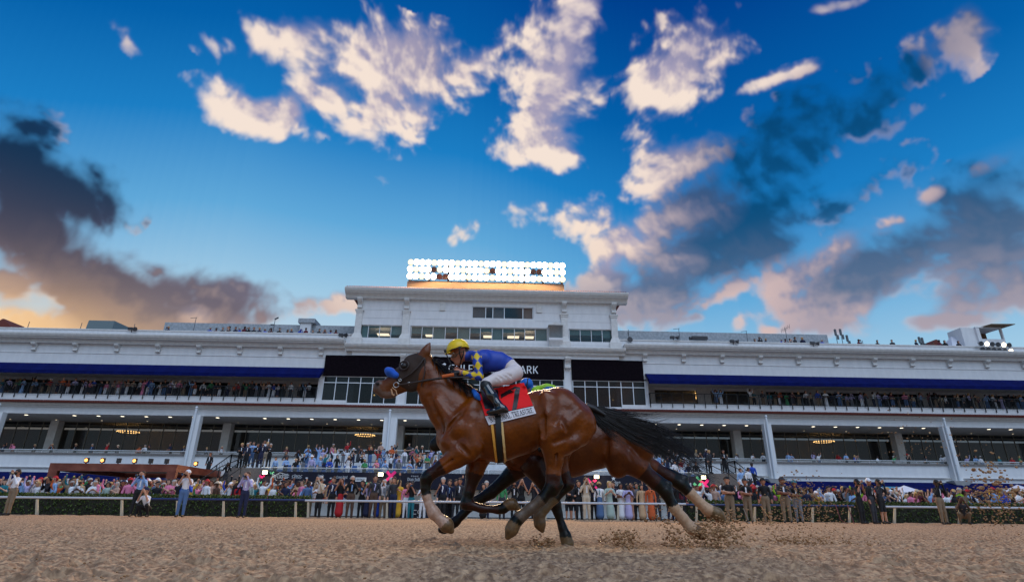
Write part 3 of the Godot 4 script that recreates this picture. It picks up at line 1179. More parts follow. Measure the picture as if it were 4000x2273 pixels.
	for k in 150:
		var t := rng.randf()
		var p0 := hp(lerpf(452, 745, t), lerpf(238, 478, pow(t, 0.95)) + 8, 0.015)
		var dir := Vector3(rng.randf_range(0.02, 0.12), rng.randf_range(-0.1, 0.03), rng.randf_range(0.02, 0.07))
		mane.tube([p0, p0 + dir * 0.6 + Vector3(0, 0.012, 0.01), p0 + dir * 1.5 + Vector3(0, -0.02, 0.02)], [0.007, 0.006, 0.001], 4)
	put("mane", mane.done(hair), root, off)
	var tail := Shape.new()
	var paths := []
	for e in [[[1462, 548], [1560, 575], [1700, 612], [1850, 625], [1990, 590]], [[1462, 550], [1580, 600], [1760, 670], [1960, 750], [2160, 870]], [[1464, 556], [1580, 620], [1760, 710], [1980, 800], [2200, 950], [2310, 1060]], [[1464, 560], [1560, 640], [1720, 740], [1930, 840], [2170, 960], [2300, 1010]], [[1466, 566], [1520, 650], [1610, 720], [1740, 780]], [[1464, 556], [1570, 595], [1720, 640], [1900, 690], [2100, 800], [2240, 930]]]:
		var line := []
		for q in e:
			line.append(hp(q[0], q[1], -0.02))
		paths.append(line)
	locks(tail, rng, paths, 380, 0.07, 0.0052)
	tail.tube([hp(1440, 545, 0), hp(1490, 562, 0), hp(1560, 600, 0)], [0.04, 0.034, 0.018], 8)
	put("tail", tail.done(hair), root, off)


var sleeve_a: Vector3
var sleeve_b: Vector3


func silks(p: Vector3, _n: Vector3, kind: int) -> Color:
	var f := 0.5 + 0.5 * coat_noise.get_noise_3dv(p * 3.0)
	match kind:
		0:
			return srgb(24, 56, 152).lerp(srgb(32, 68, 170), f)
		1, 6:
			# diamonds: two columns of lozenges down each sleeve
			var a := hp(1170, 400, 0.1) if kind == 1 else hp(1230, 850, 0.1)
			var b := hp(1225, 850, 0.1) if kind == 1 else hp(900, 755, 0.1)
			var d := Vector2(b.x - a.x, b.y - a.y)
			var q := Vector2(p.x - a.x, p.y - a.y)
			var u := q.dot(d.normalized()) / 0.108
			var v := q.dot(d.normalized().orthogonal()) / 0.072
			var yes := posmod(floori(u + v) + floori(u - v), 2) == 0
			if kind == 6 and u > 1.75:
				yes = false
			return srgb(226, 190, 16) if yes else srgb(28, 62, 160)
		2:
			return srgb(212, 196, 192).lerp(srgb(226, 212, 206), f)
		3:
			return srgb(14, 14, 17)
		4:
			return srgb(176, 112, 84).lerp(srgb(196, 128, 98), f)
		5:
			return srgb(22, 20, 20)
		7:
			return srgb(44, 28, 18)
	return Color.WHITE


func near_jockey() -> void:
	side_view = [1620.0, 1300.0, 4.854]
	horse_z = NEAR_Z
	var root := thing("jockey", "crouching jockey in royal blue silks with yellow diamond sleeves and a yellow helmet", "person", hp(1600, 1500, 0))
	var off := -root.position
	var s := Sculpt.new(0.0085, 0.009)
	# trunk, hips, thighs
	chain(s, [[1110, 440, 105, 0], [1340, 532, 236, 0], [1600, 552, 200, 0], [1740, 584, 160, 0]], 0, 0.98)
	chain(s, [[1120, 430, 100, 0.1], [1320, 480, 130, 0.1]], 0)
	chain(s, [[1120, 430, 100, -0.1], [1320, 480, 130, -0.1]], 0)
	chain(s, [[1780, 620, 150, 0], [1900, 740, 160, 0]], 2, 1.05)
	for d in [1.0, -1.0]:
		chain(s, [[1910, 760, 158, d * 0.08], [1740, 830, 150, d * 0.14], [1560, 880, 132, d * 0.20], [1380, 935, 96, d * 0.245]], 2)
		chain(s, [[1350, 960, 92, d * 0.255], [1330, 1010, 84, d * 0.265]], 2)
		chain(s, [[1340, 1000, 94, d * 0.27], [1460, 1190, 92, d * 0.30], [1570, 1350, 68, d * 0.32], [1640, 1420, 66, d * 0.325]], 3)
		chain(s, [[1690, 1455, 58, d * 0.33], [1600, 1470, 56, d * 0.33], [1480, 1490, 44, d * 0.33], [1390, 1508, 30, d * 0.33]], 3)
		chain(s, [[1740, 1480, 34, d * 0.33], [1690, 1430, 46, d * 0.33]], 3)
		# arms
		var z: float = 0.165 * d
		var up := 0.0 if d > 0 else -30.0
		chain(s, [[1165, 420, 92, z * 0.85], [1190, 600, 84, z * 1.05], [1225, 820, 76, z * 1.1]], 1)
		chain(s, [[1225, 830, 74, z * 1.1], [1100, 815 + up, 64, z], [930, 765 + up, 50, z * 0.8]], 6)
		# wrist, palm, four bent fingers round the rein, thumb
		chain(s, [[930, 765 + up, 38, z * 0.8], [870, 752 + up, 40, z * 0.75]], 4)
		chain(s, [[870, 752 + up, 40, z * 0.75], [815, 748 + up, 44, z * 0.7]], 5 if d < 0 else 4)
		for q in 4:
			var fz: float = z * 0.7 + (q - 1.5) * 0.019
			chain(s, [[812, 740 + up + q * 4, 24, fz], [752, 752 + up + q * 6, 22, fz], [738, 800 + up + q * 5, 20, fz], [778, 826 + up, 18, fz]], 5)
		chain(s, [[840, 720 + up, 24, z * 0.7], [790, 700 + up, 22, z * 0.66], [750, 712 + up, 19, z * 0.62]], 4)
	# neck, head and face
	chain(s, [[985, 450, 84, 0], [1080, 430, 92, 0]], 0)
	chain(s, [[900, 430, 80, 0], [990, 450, 74, 0]], 4)
	chain(s, [[850, 330, 128, 0], [860, 400, 122, 0]], 4, 0.86)
	chain(s, [[800, 470, 82, 0], [840, 555, 52, 0]], 4, 0.92)
	chain(s, [[905, 470, 60, 0], [850, 560, 40, 0]], 4, 1.2)
	chain(s, [[735, 430, 26, 0], [708, 492, 20, 0], [735, 505, 18, 0]], 4, 0.8)
	chain(s, [[760, 535, 22, 0], [775, 560, 24, 0]], 4, 1.3)
	chain(s, [[800, 590, 30, 0], [830, 596, 26, 0]], 4)
	chain(s, [[890, 360, 16, 0.088], [905, 400, 16, 0.092], [890, 430, 12, 0.088]], 4)
	chain(s, [[955, 350, 70, 0], [960, 410, 56, 0]], 7)
	# folds of the breeches and the jersey
	for q in [[[1450, 800], [1560, 880], [1640, 985]], [[1530, 770], [1650, 860], [1720, 970]], [[1620, 750], [1740, 840], [1800, 945]], [[1700, 730], [1830, 820], [1890, 920]], [[1400, 830], [1480, 910], [1540, 1000]]]:
		for i in q.size() - 1:
			s.cut(hp(q[i][0], q[i][1], 0.335 - (q[i][0] - 1400) * 0.00026), hp(q[i + 1][0], q[i + 1][1], 0.335 - (q[i + 1][0] - 1400) * 0.00026), 0.016, 0.013)
	for q in [[[1300, 420], [1420, 560], [1440, 700]], [[1560, 420], [1620, 560], [1650, 680]], [[1290, 560], [1340, 680], [1420, 720]]]:
		for i in q.size() - 1:
			s.cut(hp(q[i][0], q[i][1], 0.195), hp(q[i + 1][0], q[i + 1][1], 0.19), 0.02, 0.016)
	s.mesh_it(self)
	var m := tint_paint(0.55)
	var body := put("body", s.tinted(m, silks), root, off)
	# glossy boots are their own skin over the legs
	var patent := paint(srgb(9, 9, 11), 0.12)
	patent.clearcoat_enabled = true
	patent.clearcoat = 0.8
	patent.clearcoat_roughness = 0.08
	for d in [1.0, -1.0]:
		var b := Sculpt.new(0.0095, 0.009)
		chain(b, [[1345, 1010, 99, d * 0.27], [1460, 1190, 97, d * 0.30], [1570, 1350, 73, d * 0.32], [1640, 1420, 71, d * 0.325]], 0)
		chain(b, [[1690, 1455, 63, d * 0.33], [1600, 1470, 60, d * 0.33], [1480, 1490, 48, d * 0.33], [1385, 1508, 33, d * 0.33]], 0)
		chain(b, [[1745, 1482, 38, d * 0.33], [1690, 1430, 50, d * 0.33]], 0)
		b.mesh_it(self)
		var bm := b.parted(1)
		bm.surface_set_material(0, patent)
		put("boot", bm, root, off)
	put("stirrup", Shape.new().tube([hp(1390, 1548, 0.33), hp(1560, 1555, 0.33), hp(1560, 1440, 0.36), hp(1480, 1330, 0.36)], [0.012, 0.012, 0.006, 0.006], 6).tube([hp(1560, 1540, 0.33), hp(1590, 1520, 0.28)], [0.01, 0.01], 6).done(paint(srgb(30, 30, 32), 0.35, 0.6)), root, off)
	# helmet: shell with a peak, straps and goggles
	var hel := Shape.new()
	var c0 := hp(818, 318, 0)
	var tilt := Basis(Vector3.BACK, deg_to_rad(14.5))
	var ax := Vector3(hr(236), hr(218), 0.132)
	for i in 12:
		for k in 24:
			for t in [[0, 0], [1, 1], [0, 1], [0, 0], [1, 0], [1, 1]]:
				var la: float = deg_to_rad(97.0) * (i + t[0]) / 12.0
				var lo_: float = TAU * (k + t[1]) / 24.0
				var q := Vector3(sin(la) * cos(lo_), cos(la), sin(la) * sin(lo_))
				hel.v.append(c0 + tilt * (q * ax))
				hel.n.append((tilt * (q / ax)).normalized())
	var yellow := paint(srgb(236, 196, 8), 0.42)
	var helm := put("helmet", hel.done(yellow), root, off)
	helm.set_meta("label", "yellow jockey helmet with black straps")
	var peak := Sculpt.new(0.008, 0.006)
	chain(peak, [[600, 392, 13, 0.05], [584, 402, 12, 0.0], [600, 392, 13, -0.05]], 0)
	chain(peak, [[660, 372, 20, 0.085], [600, 392, 13, 0.05]], 0)
	chain(peak, [[660, 372, 20, -0.085], [600, 392, 13, -0.05]], 0)
	chain(peak, [[670, 360, 24, 0.0], [600, 396, 12, 0.0]], 0, 3.2)
	peak.mesh_it(self)
	var pk := peak.parted(1)
	pk.surface_set_material(0, yellow)
	put("peak", pk, helm)
	var black := paint(srgb(14, 12, 12), 0.5)
	for q in [[[612, 372], [700, 318], [790, 290], [850, 262]], [[835, 300], [880, 220], [930, 152]], [[850, 300], [915, 215], [968, 172]], [[850, 268], [930, 236], [1012, 244]]]:
		var pts := []
		var rr := []
		for e in q:
			var w := (tilt.inverse() * (hp(e[0], e[1], 0) - c0)) / ax
			var zz: float = sqrt(maxf(0.02, 1.0 - w.x * w.x - w.y * w.y)) * ax.z + 0.002
			pts.append(hp(e[0], e[1], zz))
			rr.append(0.006)
		put("strap", Shape.new().tube(pts, rr, 5).done(black), helm)
	put("chin_strap", Shape.new().tube([hp(840, 310, 0.125), hp(850, 400, 0.115), hp(880, 500, 0.09), hp(860, 590, 0.04), hp(842, 606, 0)], [0.008, 0.008, 0.008, 0.007, 0.007], 5).tube([hp(930, 330, 0.118), hp(915, 430, 0.1), hp(882, 505, 0.09)], [0.007, 0.007, 0.007], 5).done(black), helm)
	var lens := StandardMaterial3D.new()
	lens.albedo_color = Color(0.55, 0.5, 0.42, 0.35)
	lens.transparency = BaseMaterial3D.TRANSPARENCY_ALPHA
	lens.roughness = 0.08
	var gog := put("goggles", Shape.new().ball(hp(742, 420, 0.03), Vector3(hr(56), hr(46), 0.075), 8, 12).done(lens), root, off)
	put("goggle_frame", Shape.new().tube([hp(690, 450, 0.04), hp(720, 470, 0.07), hp(780, 450, 0.09), hp(800, 410, 0.1), hp(840, 380, 0.11), hp(930, 350, 0.118)], [0.006, 0.006, 0.007, 0.007, 0.006, 0.006], 5).done(paint(srgb(84, 62, 40), 0.5)), gog)
	# the whip, held in the hand
	var wp := put("riding_whip", Shape.new().tube([hp(735, 720, 0.12), hp(660, 540, 0.13), hp(610, 430, 0.135), hp(575, 330, 0.14)], [0.009, 0.008, 0.007, 0.006], 6).tube([hp(585, 372, 0.14), hp(572, 325, 0.14)], [0.013, 0.016], 5).done(black))
	tag(wp, "thin black riding whip held upright in the hand of the jockey in the yellow helmet", "whip")
	side_view = [1400.0, 1250.0, 1.618]


func far_silks(p: Vector3, _n: Vector3, kind: int) -> Color:
	match kind:
		0:
			return srgb(26, 92, 170)
		1:
			return srgb(150, 196, 30)
		2:
			return srgb(220, 216, 214)
		3:
			return srgb(16, 15, 16)
	return srgb(170, 110, 84)


func far_jockey() -> void:
	side_view = [1400.0, 1250.0, 1.618]
	horse_z = FAR_Z
	var root := thing("jockey", "jockey in a bright blue helmet and blue silks, crouched low behind the red saddlecloth", "person", hp(1200, 620, 0))
	var s := Sculpt.new(0.0125, 0.012)
	chain(s, [[1110, 455, 34, 0], [1190, 462, 58, 0], [1280, 500, 60, 0], [1330, 560, 56, 0]], 0, 1.4, [0, 0, 2])
	for d in [1.0, -1.0]:
		chain(s, [[1120, 450, 30, d * 0.15], [1130, 540, 28, d * 0.17], [1020, 560, 20, d * 0.12]], 0, 1.0, [1, 0])
		chain(s, [[1000, 562, 16, d * 0.12], [975, 566, 15, d * 0.1]], 4)
		chain(s, [[1330, 570, 52, d * 0.1], [1200, 640, 44, d * 0.2], [1150, 660, 34, d * 0.24]], 2)
		chain(s, [[1150, 660, 34, d * 0.25], [1210, 760, 30, d * 0.28], [1240, 800, 24, d * 0.3], [1150, 820, 16, d * 0.3]], 3)
	chain(s, [[1060, 430, 38, 0], [1048, 462, 26, 0]], 4)
	chain(s, [[1075, 440, 26, 0], [1110, 452, 28, 0]], 4)
	chain(s, [[1134, 428, 13, 0.13], [1190, 420, 14, 0.12], [1236, 424, 12, 0.1]], 1)
	s.mesh_it(self)
	put("body", s.tinted(tint_paint(0.6), far_silks), root, -root.position)
	var h := Shape.new().ball(hp(1062, 408, 0), Vector3(hr(46), hr(44), 0.125), 10, 16)
	var helm := put("helmet", h.done(paint(srgb(30, 104, 190), 0.5)), root, -root.position)
	put("strap", Shape.new().tube([hp(1072, 366, 0.1), hp(1066, 405, 0.13), hp(1052, 446, 0.1)], [0.008, 0.008, 0.008], 5).done(paint(srgb(20, 20, 24), 0.6)), helm)
	# wraps of its saddle
	put("saddle", Shape.new().ball(hp(1240, 630, 0), Vector3(0.2, 0.05, 0.2), 6, 10).done(paint(srgb(20, 18, 18), 0.6)), root, -root.position)

# ---------------------------------------------------------------- the grandstand
const FZ := -58.0        # the plane of its front
var stucco: StandardMaterial3D
var trim: StandardMaterial3D
var navy: StandardMaterial3D
var iron: StandardMaterial3D
var glass_dark: StandardMaterial3D
var glass_pale: StandardMaterial3D
var steel_white: StandardMaterial3D
var room_dark: StandardMaterial3D
var roof_tile: StandardMaterial3D
var concrete: StandardMaterial3D


func noisy(c: Color, d: Color, rough: float, freq: float, size: float, bump := 0.0, oct := 4) -> StandardMaterial3D:
	var m := StandardMaterial3D.new()
	var n := FastNoiseLite.new()
	n.seed = int(size * 100) + int(freq * 1000)
	n.frequency = freq
	n.fractal_octaves = oct
	if oct > 5:
		n.fractal_gain = 0.62
	var t := NoiseTexture2D.new()
	t.width = 512
	t.height = 512
	t.seamless = true
	t.noise = n
	var g := Gradient.new()
	g.set_color(0, c.linear_to_srgb())
	g.set_color(1, d.linear_to_srgb())
	g.set_offset(0, 0.25)
	g.set_offset(1, 0.75)
	t.color_ramp = g
	m.albedo_texture = t
	m.roughness = rough
	m.uv1_triplanar = true
	m.uv1_world_triplanar = true
	m.uv1_scale = Vector3.ONE / size
	if bump > 0.0:
		var h := NoiseTexture2D.new()
		h.width = 512
		h.height = 512
		h.seamless = true
		h.noise = n
		m.heightmap_enabled = true
		m.heightmap_texture = h
		m.heightmap_scale = bump
	return m


func stand_materials() -> void:
	stucco = noisy(Color(0.675, 0.675, 0.68), Color(0.725, 0.725, 0.73), 0.85, 0.02, 9.0)
	stucco.uv1_scale = Vector3(0.16, 0.045, 0.16)
	trim = noisy(Color(0.60, 0.585, 0.56), Color(0.68, 0.665, 0.64), 0.85, 0.02, 5.0)
	navy = noisy(srgb(6, 14, 66), srgb(10, 22, 84), 0.9, 0.01, 4.0)
	navy.metallic_specular = 0.2
	iron = paint(srgb(18, 20, 26), 0.5)
	steel_white = paint(srgb(214, 218, 222), 0.5)
	room_dark = trim
	roof_tile = noisy(srgb(96, 40, 32), srgb(128, 62, 48), 0.8, 0.05, 2.0)
	concrete = noisy(srgb(104, 100, 98), srgb(128, 122, 118), 0.9, 0.03, 3.0)
	glass_dark = StandardMaterial3D.new()
	glass_dark.albedo_color = Color(0.05, 0.07, 0.075, 0.62)
	glass_dark.transparency = BaseMaterial3D.TRANSPARENCY_ALPHA
	glass_dark.roughness = 0.05
	glass_dark.metallic_specular = 0.35
	glass_pale = StandardMaterial3D.new()
	glass_pale.albedo_color = Color(0.12, 0.16, 0.17, 0.25)
	glass_pale.transparency = BaseMaterial3D.TRANSPARENCY_ALPHA
	glass_pale.roughness = 0.05


func glow(c: Color, energy: float) -> StandardMaterial3D:
	var key := "glow %s %s" % [c, energy]
	if not paints.has(key):
		var m := StandardMaterial3D.new()
		m.albedo_color = Color.BLACK
		m.emission_enabled = true
		m.emission = c
		m.emission_energy_multiplier = energy
		paints[key] = m
	return paints[key]


# a moulding along x with rounded steps, its ends cut square; lo and hi heights, how far it stands out
func moulding(x0: float, x1: float, lo: float, hi: float, z: float, out: float) -> Shape:
	var h := hi - lo
	var p := [Vector2(z - 0.3, lo), Vector2(z + out * 0.32, lo), Vector2(z + out * 0.36, lo + h * 0.1), Vector2(z + out * 0.42, lo + h * 0.3), Vector2(z + out * 0.6, lo + h * 0.42), Vector2(z + out * 0.78, lo + h * 0.47), Vector2(z + out * 0.8, lo + h * 0.58), Vector2(z + out * 0.9, lo + h * 0.62), Vector2(z + out, lo + h * 0.86), Vector2(z + out, hi), Vector2(z - 0.3, hi)]
	return Shape.new().run(x0, x1, p)


# a scrolled console under a cornice
func console(w: float, h: float, d: float) -> ArrayMesh:
	var p := []
	for q in [[0.0, 0.0], [0.35, 0.02], [0.5, 0.1], [0.46, 0.24], [0.36, 0.36], [0.45, 0.55], [0.8, 0.68], [0.95, 0.8], [1.0, 0.9], [1.0, 1.0], [0.0, 1.0]]:
		p.append(Vector2(q[0] * d, q[1] * h))
	return Shape.new().run(-w / 2, w / 2, p).done(trim)


# a window: a thing's part whose panes and frame are its sub-parts. xs: edges of the panes
func window(parent: Node3D, xs: Array, lo: float, hi: float, z: float, cross: float, glass: Material, frame: Material, bar := 0.06) -> Node3D:
	var w := Node3D.new()
	w.name = "window"
	parent.add_child(w, true)
	var f := Shape.new()
	for x in xs:
		f.box(Vector3(x - bar / 2, lo, z - 0.06), Vector3(x + bar / 2, hi, z + 0.05))
	f.box(Vector3(xs[0] - bar, lo - bar, z - 0.07), Vector3(xs[-1] + bar, lo + 0.002, z + 0.06))
	f.box(Vector3(xs[0] - bar, hi - 0.002, z - 0.07), Vector3(xs[-1] + bar, hi + bar, z + 0.06))
	if cross > 0.0:
		f.box(Vector3(xs[0], cross - bar / 2, z - 0.055), Vector3(xs[-1], cross + bar / 2, z + 0.045))
	put("frame", f.done(frame), w)
	for i in xs.size() - 1:
		var cuts := [lo, cross, hi] if cross > 0.0 else [lo, hi]
		for k in cuts.size() - 1:
			put("pane", boxed(Vector3(xs[i] + bar / 2, cuts[k] + 0.02, z - 0.012), Vector3(xs[i + 1] - bar / 2, cuts[k + 1] - 0.02, z + 0.0), glass), w)
	return w


func railing(parent: Node3D, a: Vector3, b: Vector3, h: float, step: float, peg: float) -> void:
	var d := b - a
	var n := maxi(1, roundi(d.length() / step))
	for i in n:
		var p := a + d * (float(i) / n)
		var q := a + d * (float(i + 1) / n)
		var s := Shape.new()
		s.bar(p + Vector3(0, h, 0), q + Vector3(0, h, 0), 0.06)
		s.bar(p + Vector3(0, 0.1, 0), q + Vector3(0, 0.1, 0), 0.04)
		s.bar(p + Vector3(0, -peg, 0.0), p + Vector3(0, h, 0), 0.07)
		var c := int((q - p).length() / 0.14)
		for k in range(1, c):
			var m := p.lerp(q, float(k) / c)
			s.bar(m + Vector3(0, 0.1, 0), m + Vector3(0, h, 0), 0.022)
		put("railing_panel", s.done(iron), parent)


func lettering(text: String, where: Vector3, width: float, height: float, m: Material, parent: Node3D, serif := false, depth := 0.02) -> MeshInstance3D:
	var tm := TextMesh.new()
	var f := SystemFont.new()
	f.font_names = PackedStringArray(["Droid Serif" if serif else "Droid Sans"])
	tm.font = f
	tm.text = text
	tm.font_size = 64
	tm.pixel_size = 0.01
	tm.depth = 0.1
	tm.curve_step = 4.0
	tm.material = m
	var b := tm.get_aabb()
	var o := put("lettering", tm, parent)
	o.scale = Vector3(width / b.size.x, height / b.size.y, depth / 0.1)
	o.position = where - (b.position + b.size / 2.0) * o.scale
	return o


func make_stand() -> Node3D:
	var st := thing("grandstand", "long white three storey racecourse grandstand with a central tower and navy awnings", "building", Vector3(-0.7, 0, FZ))
	var g := Node3D.new()      # a stand-in so that the parts below can use world places
	var off := -st.position
	g.free()
	var add := func(called: String, m: Mesh) -> MeshInstance3D: return put(called, m, st, off)
	var ends := [[-78.0, -14.75, -1], [13.35, 78.0, 1]]
	var pier_paint := trim
	var back_paint := stucco
	for e in ends:
		var x0: float = e[0]
		var x1: float = e[1]
		var s: int = e[2]
		# upper wall, parapet coping, string course
		add.call("upper_wall", boxed(Vector3(x0, 13.55, FZ - 0.5), Vector3(x1, 17.75, FZ), stucco))
		add.call("coping", boxed(Vector3(x0, 17.75, FZ - 0.6), Vector3(x1, 17.87, FZ + 0.08), trim))
		add.call("string_course", boxed(Vector3(x0, 15.22, FZ), Vector3(x1, 15.29, FZ + 0.05), stucco))
		add.call("wall", boxed(Vector3(x0, 9.2, FZ - 8.0), Vector3(x1, 17.6, FZ - 7.6), room_dark))
		var c0 := x0 if s < 0 else 13.9
		var c1 := -15.6 if s < 0 else x1
		add.call("cornice", moulding(c0, c1, 16.2, 17.12, FZ, 1.05).done(trim))
		# the awning over the balcony: sloping cloth with a valance and closed end
		var a0 := x0 if s < 0 else 16.05
		var a1 := -17.4 if s < 0 else x1
		add.call("balcony_awning", Shape.new().run(a0, a1, [Vector2(FZ + 0.01, 14.12), Vector2(FZ + 0.3, 14.08), Vector2(FZ + 1.55, 13.1), Vector2(FZ + 1.6, 12.76), Vector2(FZ + 1.55, 12.76), Vector2(FZ + 1.48, 13.05), Vector2(FZ + 0.25, 14.0), Vector2(FZ + 0.01, 14.02)]).done(navy))
		var ex := a1 if s < 0 else a0
		add.call("awning_end", Shape.new().hull8([Vector3(ex - 0.01, 12.76, FZ + 1.5), Vector3(ex + 0.01, 12.76, FZ + 1.5), Vector3(ex + 0.01, 12.76, FZ + 1.45), Vector3(ex - 0.01, 12.76, FZ + 1.45), Vector3(ex - 0.01, 13.05, FZ + 1.5), Vector3(ex + 0.01, 13.05, FZ + 1.5), Vector3(ex + 0.01, 14.05, FZ + 0.02), Vector3(ex - 0.01, 14.05, FZ + 0.02)]).done(navy))
		# balcony: floor slab, back wall with piers and dark openings, ceiling
		var b0 := x0 if s < 0 else 16.3
		var b1 := -17.9 if s < 0 else x1
		add.call("balcony_slab", boxed(Vector3(x0, 10.36, FZ - 7.6), Vector3(x1, 10.78, FZ + 0.35), stucco))
		add.call("balcony_edge", boxed(Vector3(b0, 10.78, FZ - 0.1), Vector3(b1, 11.0, FZ + 0.12), stucco))
		add.call("balcony_ceiling", boxed(Vector3(x0, 13.35, FZ - 7.6), Vector3(x1, 13.55, FZ - 0.5), back_paint))
		add.call("balcony_side", boxed(Vector3((b1 if s < 0 else 13.35), 10.78, FZ - 3.4), Vector3((-14.75 if s < 0 else b0), 13.35, FZ - 0.02), stucco))
		var x := b0
		var k := 0
		while x < b1 - 2.0:
			var wide := 6.2
			var xe := minf(x + wide, b1)
			put("balcony_pier", boxed(Vector3(x, 10.78, FZ - 3.2), Vector3(x + 1.5, 13.35, FZ - 2.9), pier_paint), st, off)
			var xs := []
			for q in 4:
				xs.append(x + 1.5 + (xe - x - 1.5) * q / 3.0)
			if xe - x > 2.5 and x > -62.0 and x < 62.0:
				var w := window(st, xs, 10.85, 13.0, FZ - 3.05, 0.0, glass_dark, iron, 0.05)
				w.position = off
			add.call("balcony_lintel", boxed(Vector3(x + 1.5, 13.05, FZ - 3.2), Vector3(xe, 13.35, FZ - 2.95), back_paint))
			x = xe
			k += 1
		var rail := Node3D.new()
		rail.name = "balcony_railing"
		st.add_child(rail, true)
		rail.position = off
		railing(rail, Vector3(maxf(b0, -60.0), 10.9, FZ + 0.42), Vector3(minf(b1, 62.0), 10.9, FZ + 0.42), 1.12, 1.15, 0.32)
		var bx := b1 if s < 0 else b0
		railing(rail, Vector3(bx, 10.9, FZ + 0.42), Vector3(bx, 10.9, FZ - 1.6), 1.12, 1.0, 0.32)
		# the restaurant storey: soffit, glass front, piers
		add.call("soffit", boxed(Vector3(x0, 9.05, FZ - 8.0), Vector3(x1, 9.2, FZ - 0.35), trim))
	# band between the storeys, right across
	add.call("tile_band", tile_band(-78.0, 78.0))
	add.call("band_moulding", moulding(-78.0, 78.0, 9.70, 10.08, FZ, 0.4).done(trim))
	add.call("band_beam", boxed(Vector3(-78, 9.06, FZ - 0.35), Vector3(78, 9.70, FZ + 0.02), stucco))
	add.call("band_edge", boxed(Vector3(-14.75, 10.34, FZ - 0.35), Vector3(13.35, 10.5, FZ + 0.3), stucco))
	add.call("soffit", boxed(Vector3(-14.75, 9.05, FZ - 8.0), Vector3(13.35, 9.2, FZ - 0.35), trim))
	restaurant(st, off)
	tower(st, off)
	# consoles under the cornice of the wings
	var con := console(0.42, 0.8, 0.55)
	for i in 16:
		put("bracket", con, st, Vector3(-22.2 - 4.18 * i + 0.0, 15.4, FZ) + off)
		put("bracket", con, st, Vector3(16.15 + 4.16 * i, 15.4, FZ) + off)
	put("bracket", con, st, Vector3(-18.0, 15.4, FZ) + off)
	# columns from the band down to the terrace, each with a rain pipe and a foot
	for cx in [-67.2, -48.2, -29.15, -10.1, 8.9, 28.1, 46.75, 65.8]:
		var wide := 0.75 if absf(cx) > 12.0 else 1.3
		var col := put("column", boxed(Vector3(cx - wide / 2, 3.7, FZ + 0.02), Vector3(cx + wide / 2, 9.06, FZ + 0.62), stucco), st, off)
		put("rain_pipe", Shape.new().tube([Vector3(cx - 0.1, 9.75, FZ + 0.75), Vector3(cx - 0.1, 3.7, FZ + 0.75)], [0.11, 0.11], 8).ball(Vector3(cx - 0.1, 9.75, FZ + 0.75), Vector3(0.15, 0.15, 0.15)).done(steel_white), col)
		put("column_foot", Shape.new().hull8([Vector3(cx - 0.5, 3.15, FZ + 0.05), Vector3(cx + 0.5, 3.15, FZ + 0.05), Vector3(cx + 0.5, 3.15, FZ + 0.75), Vector3(cx - 0.5, 3.15, FZ + 0.75), Vector3(cx - 1.0, 3.7, FZ + 0.03), Vector3(cx + 1.0, 3.7, FZ + 0.03), Vector3(cx + 1.0, 3.7, FZ + 1.05), Vector3(cx - 1.0, 3.7, FZ + 1.05)]).done(trim), col)
	# terrace in front of the restaurant: floor, parapet, glass rail, second tier wall
	add.call("terrace_floor", boxed(Vector3(-78, 4.2, FZ - 8), Vector3(78, 4.9, FZ - 0.3), concrete))
	for e in [[-78.0, -19.0], [18.6, 78.0]]:
		add.call("terrace_parapet", boxed(Vector3(e[0], 3.55, FZ - 0.3), Vector3(e[1], 5.22, FZ), stucco))
		add.call("parapet_coping", boxed(Vector3(e[0], 5.22, FZ - 0.35), Vector3(e[1], 5.36, FZ + 0.14), concrete))
		add.call("parapet_moulding", moulding(e[0], e[1], 3.85, 4.02, FZ, 0.16).done(trim))
		var n := int((e[1] - e[0]) / 2.4)
		for i in n:
			var p0: float = e[0] + (e[1] - e[0]) * i / n
			var p1: float = e[0] + (e[1] - e[0]) * (i + 1) / n
			if p1 > -60.0 and p0 < 62.0:
				put("rail_pane", boxed(Vector3(p0 + 0.03, 5.36, FZ - 0.16), Vector3(p1 - 0.03, 5.62, FZ - 0.14), glass_pale), st, off)
		add.call("rail_cap", boxed(Vector3(e[0], 5.62, FZ - 0.19), Vector3(e[1], 5.67, FZ - 0.11), steel_white))
	add.call("tier_wall", boxed(Vector3(-78, 4.9, FZ - 2.6), Vector3(78, 5.75, FZ - 2.4), stucco))
	# ground floor: dark hall behind, navy awnings in bays between the column feet
	add.call("hall_wall", boxed(Vector3(-78, 0, FZ - 4.5), Vector3(78, 4.2, FZ - 4.2), room_dark))
	for i in 12:
		var p0 := -28.6 - 9.5 * (i + 1) + 9.5 * 0.0 if i < 6 else 18.9 + 9.35 * (i - 6)
		var p1 := p0 + 9.0
		if p1 < -80 or p0 > 80:
			continue
		add.call("hall_awning", Shape.new().run(p0, p1, [Vector2(FZ - 0.1, 3.56), Vector2(FZ + 0.35, 3.5), Vector2(FZ + 2.2, 2.75), Vector2(FZ + 2.25, 2.35), Vector2(FZ + 2.2, 2.35), Vector2(FZ + 2.1, 2.7), Vector2(FZ + 0.3, 3.42), Vector2(FZ - 0.1, 3.45)]).done(navy))
	return st


func tile_band(x0: float, x1: float) -> ArrayMesh:
	var s := Shape.new()
	s.run(x0, x1, [Vector2(FZ - 0.1, 10.08), Vector2(FZ + 0.7, 10.08), Vector2(FZ + 0.7, 10.15), Vector2(FZ - 0.1, 10.33)])
	# rows of half round tiles, their ends towards the track
	var x := -60.0
	while x < 62.0:
		s.tube([Vector3(x, 10.35, FZ + 0.0), Vector3(x, 10.17, FZ + 0.78)], [0.085, 0.095], 6)
		x += 0.25
	return s.done(roof_tile)


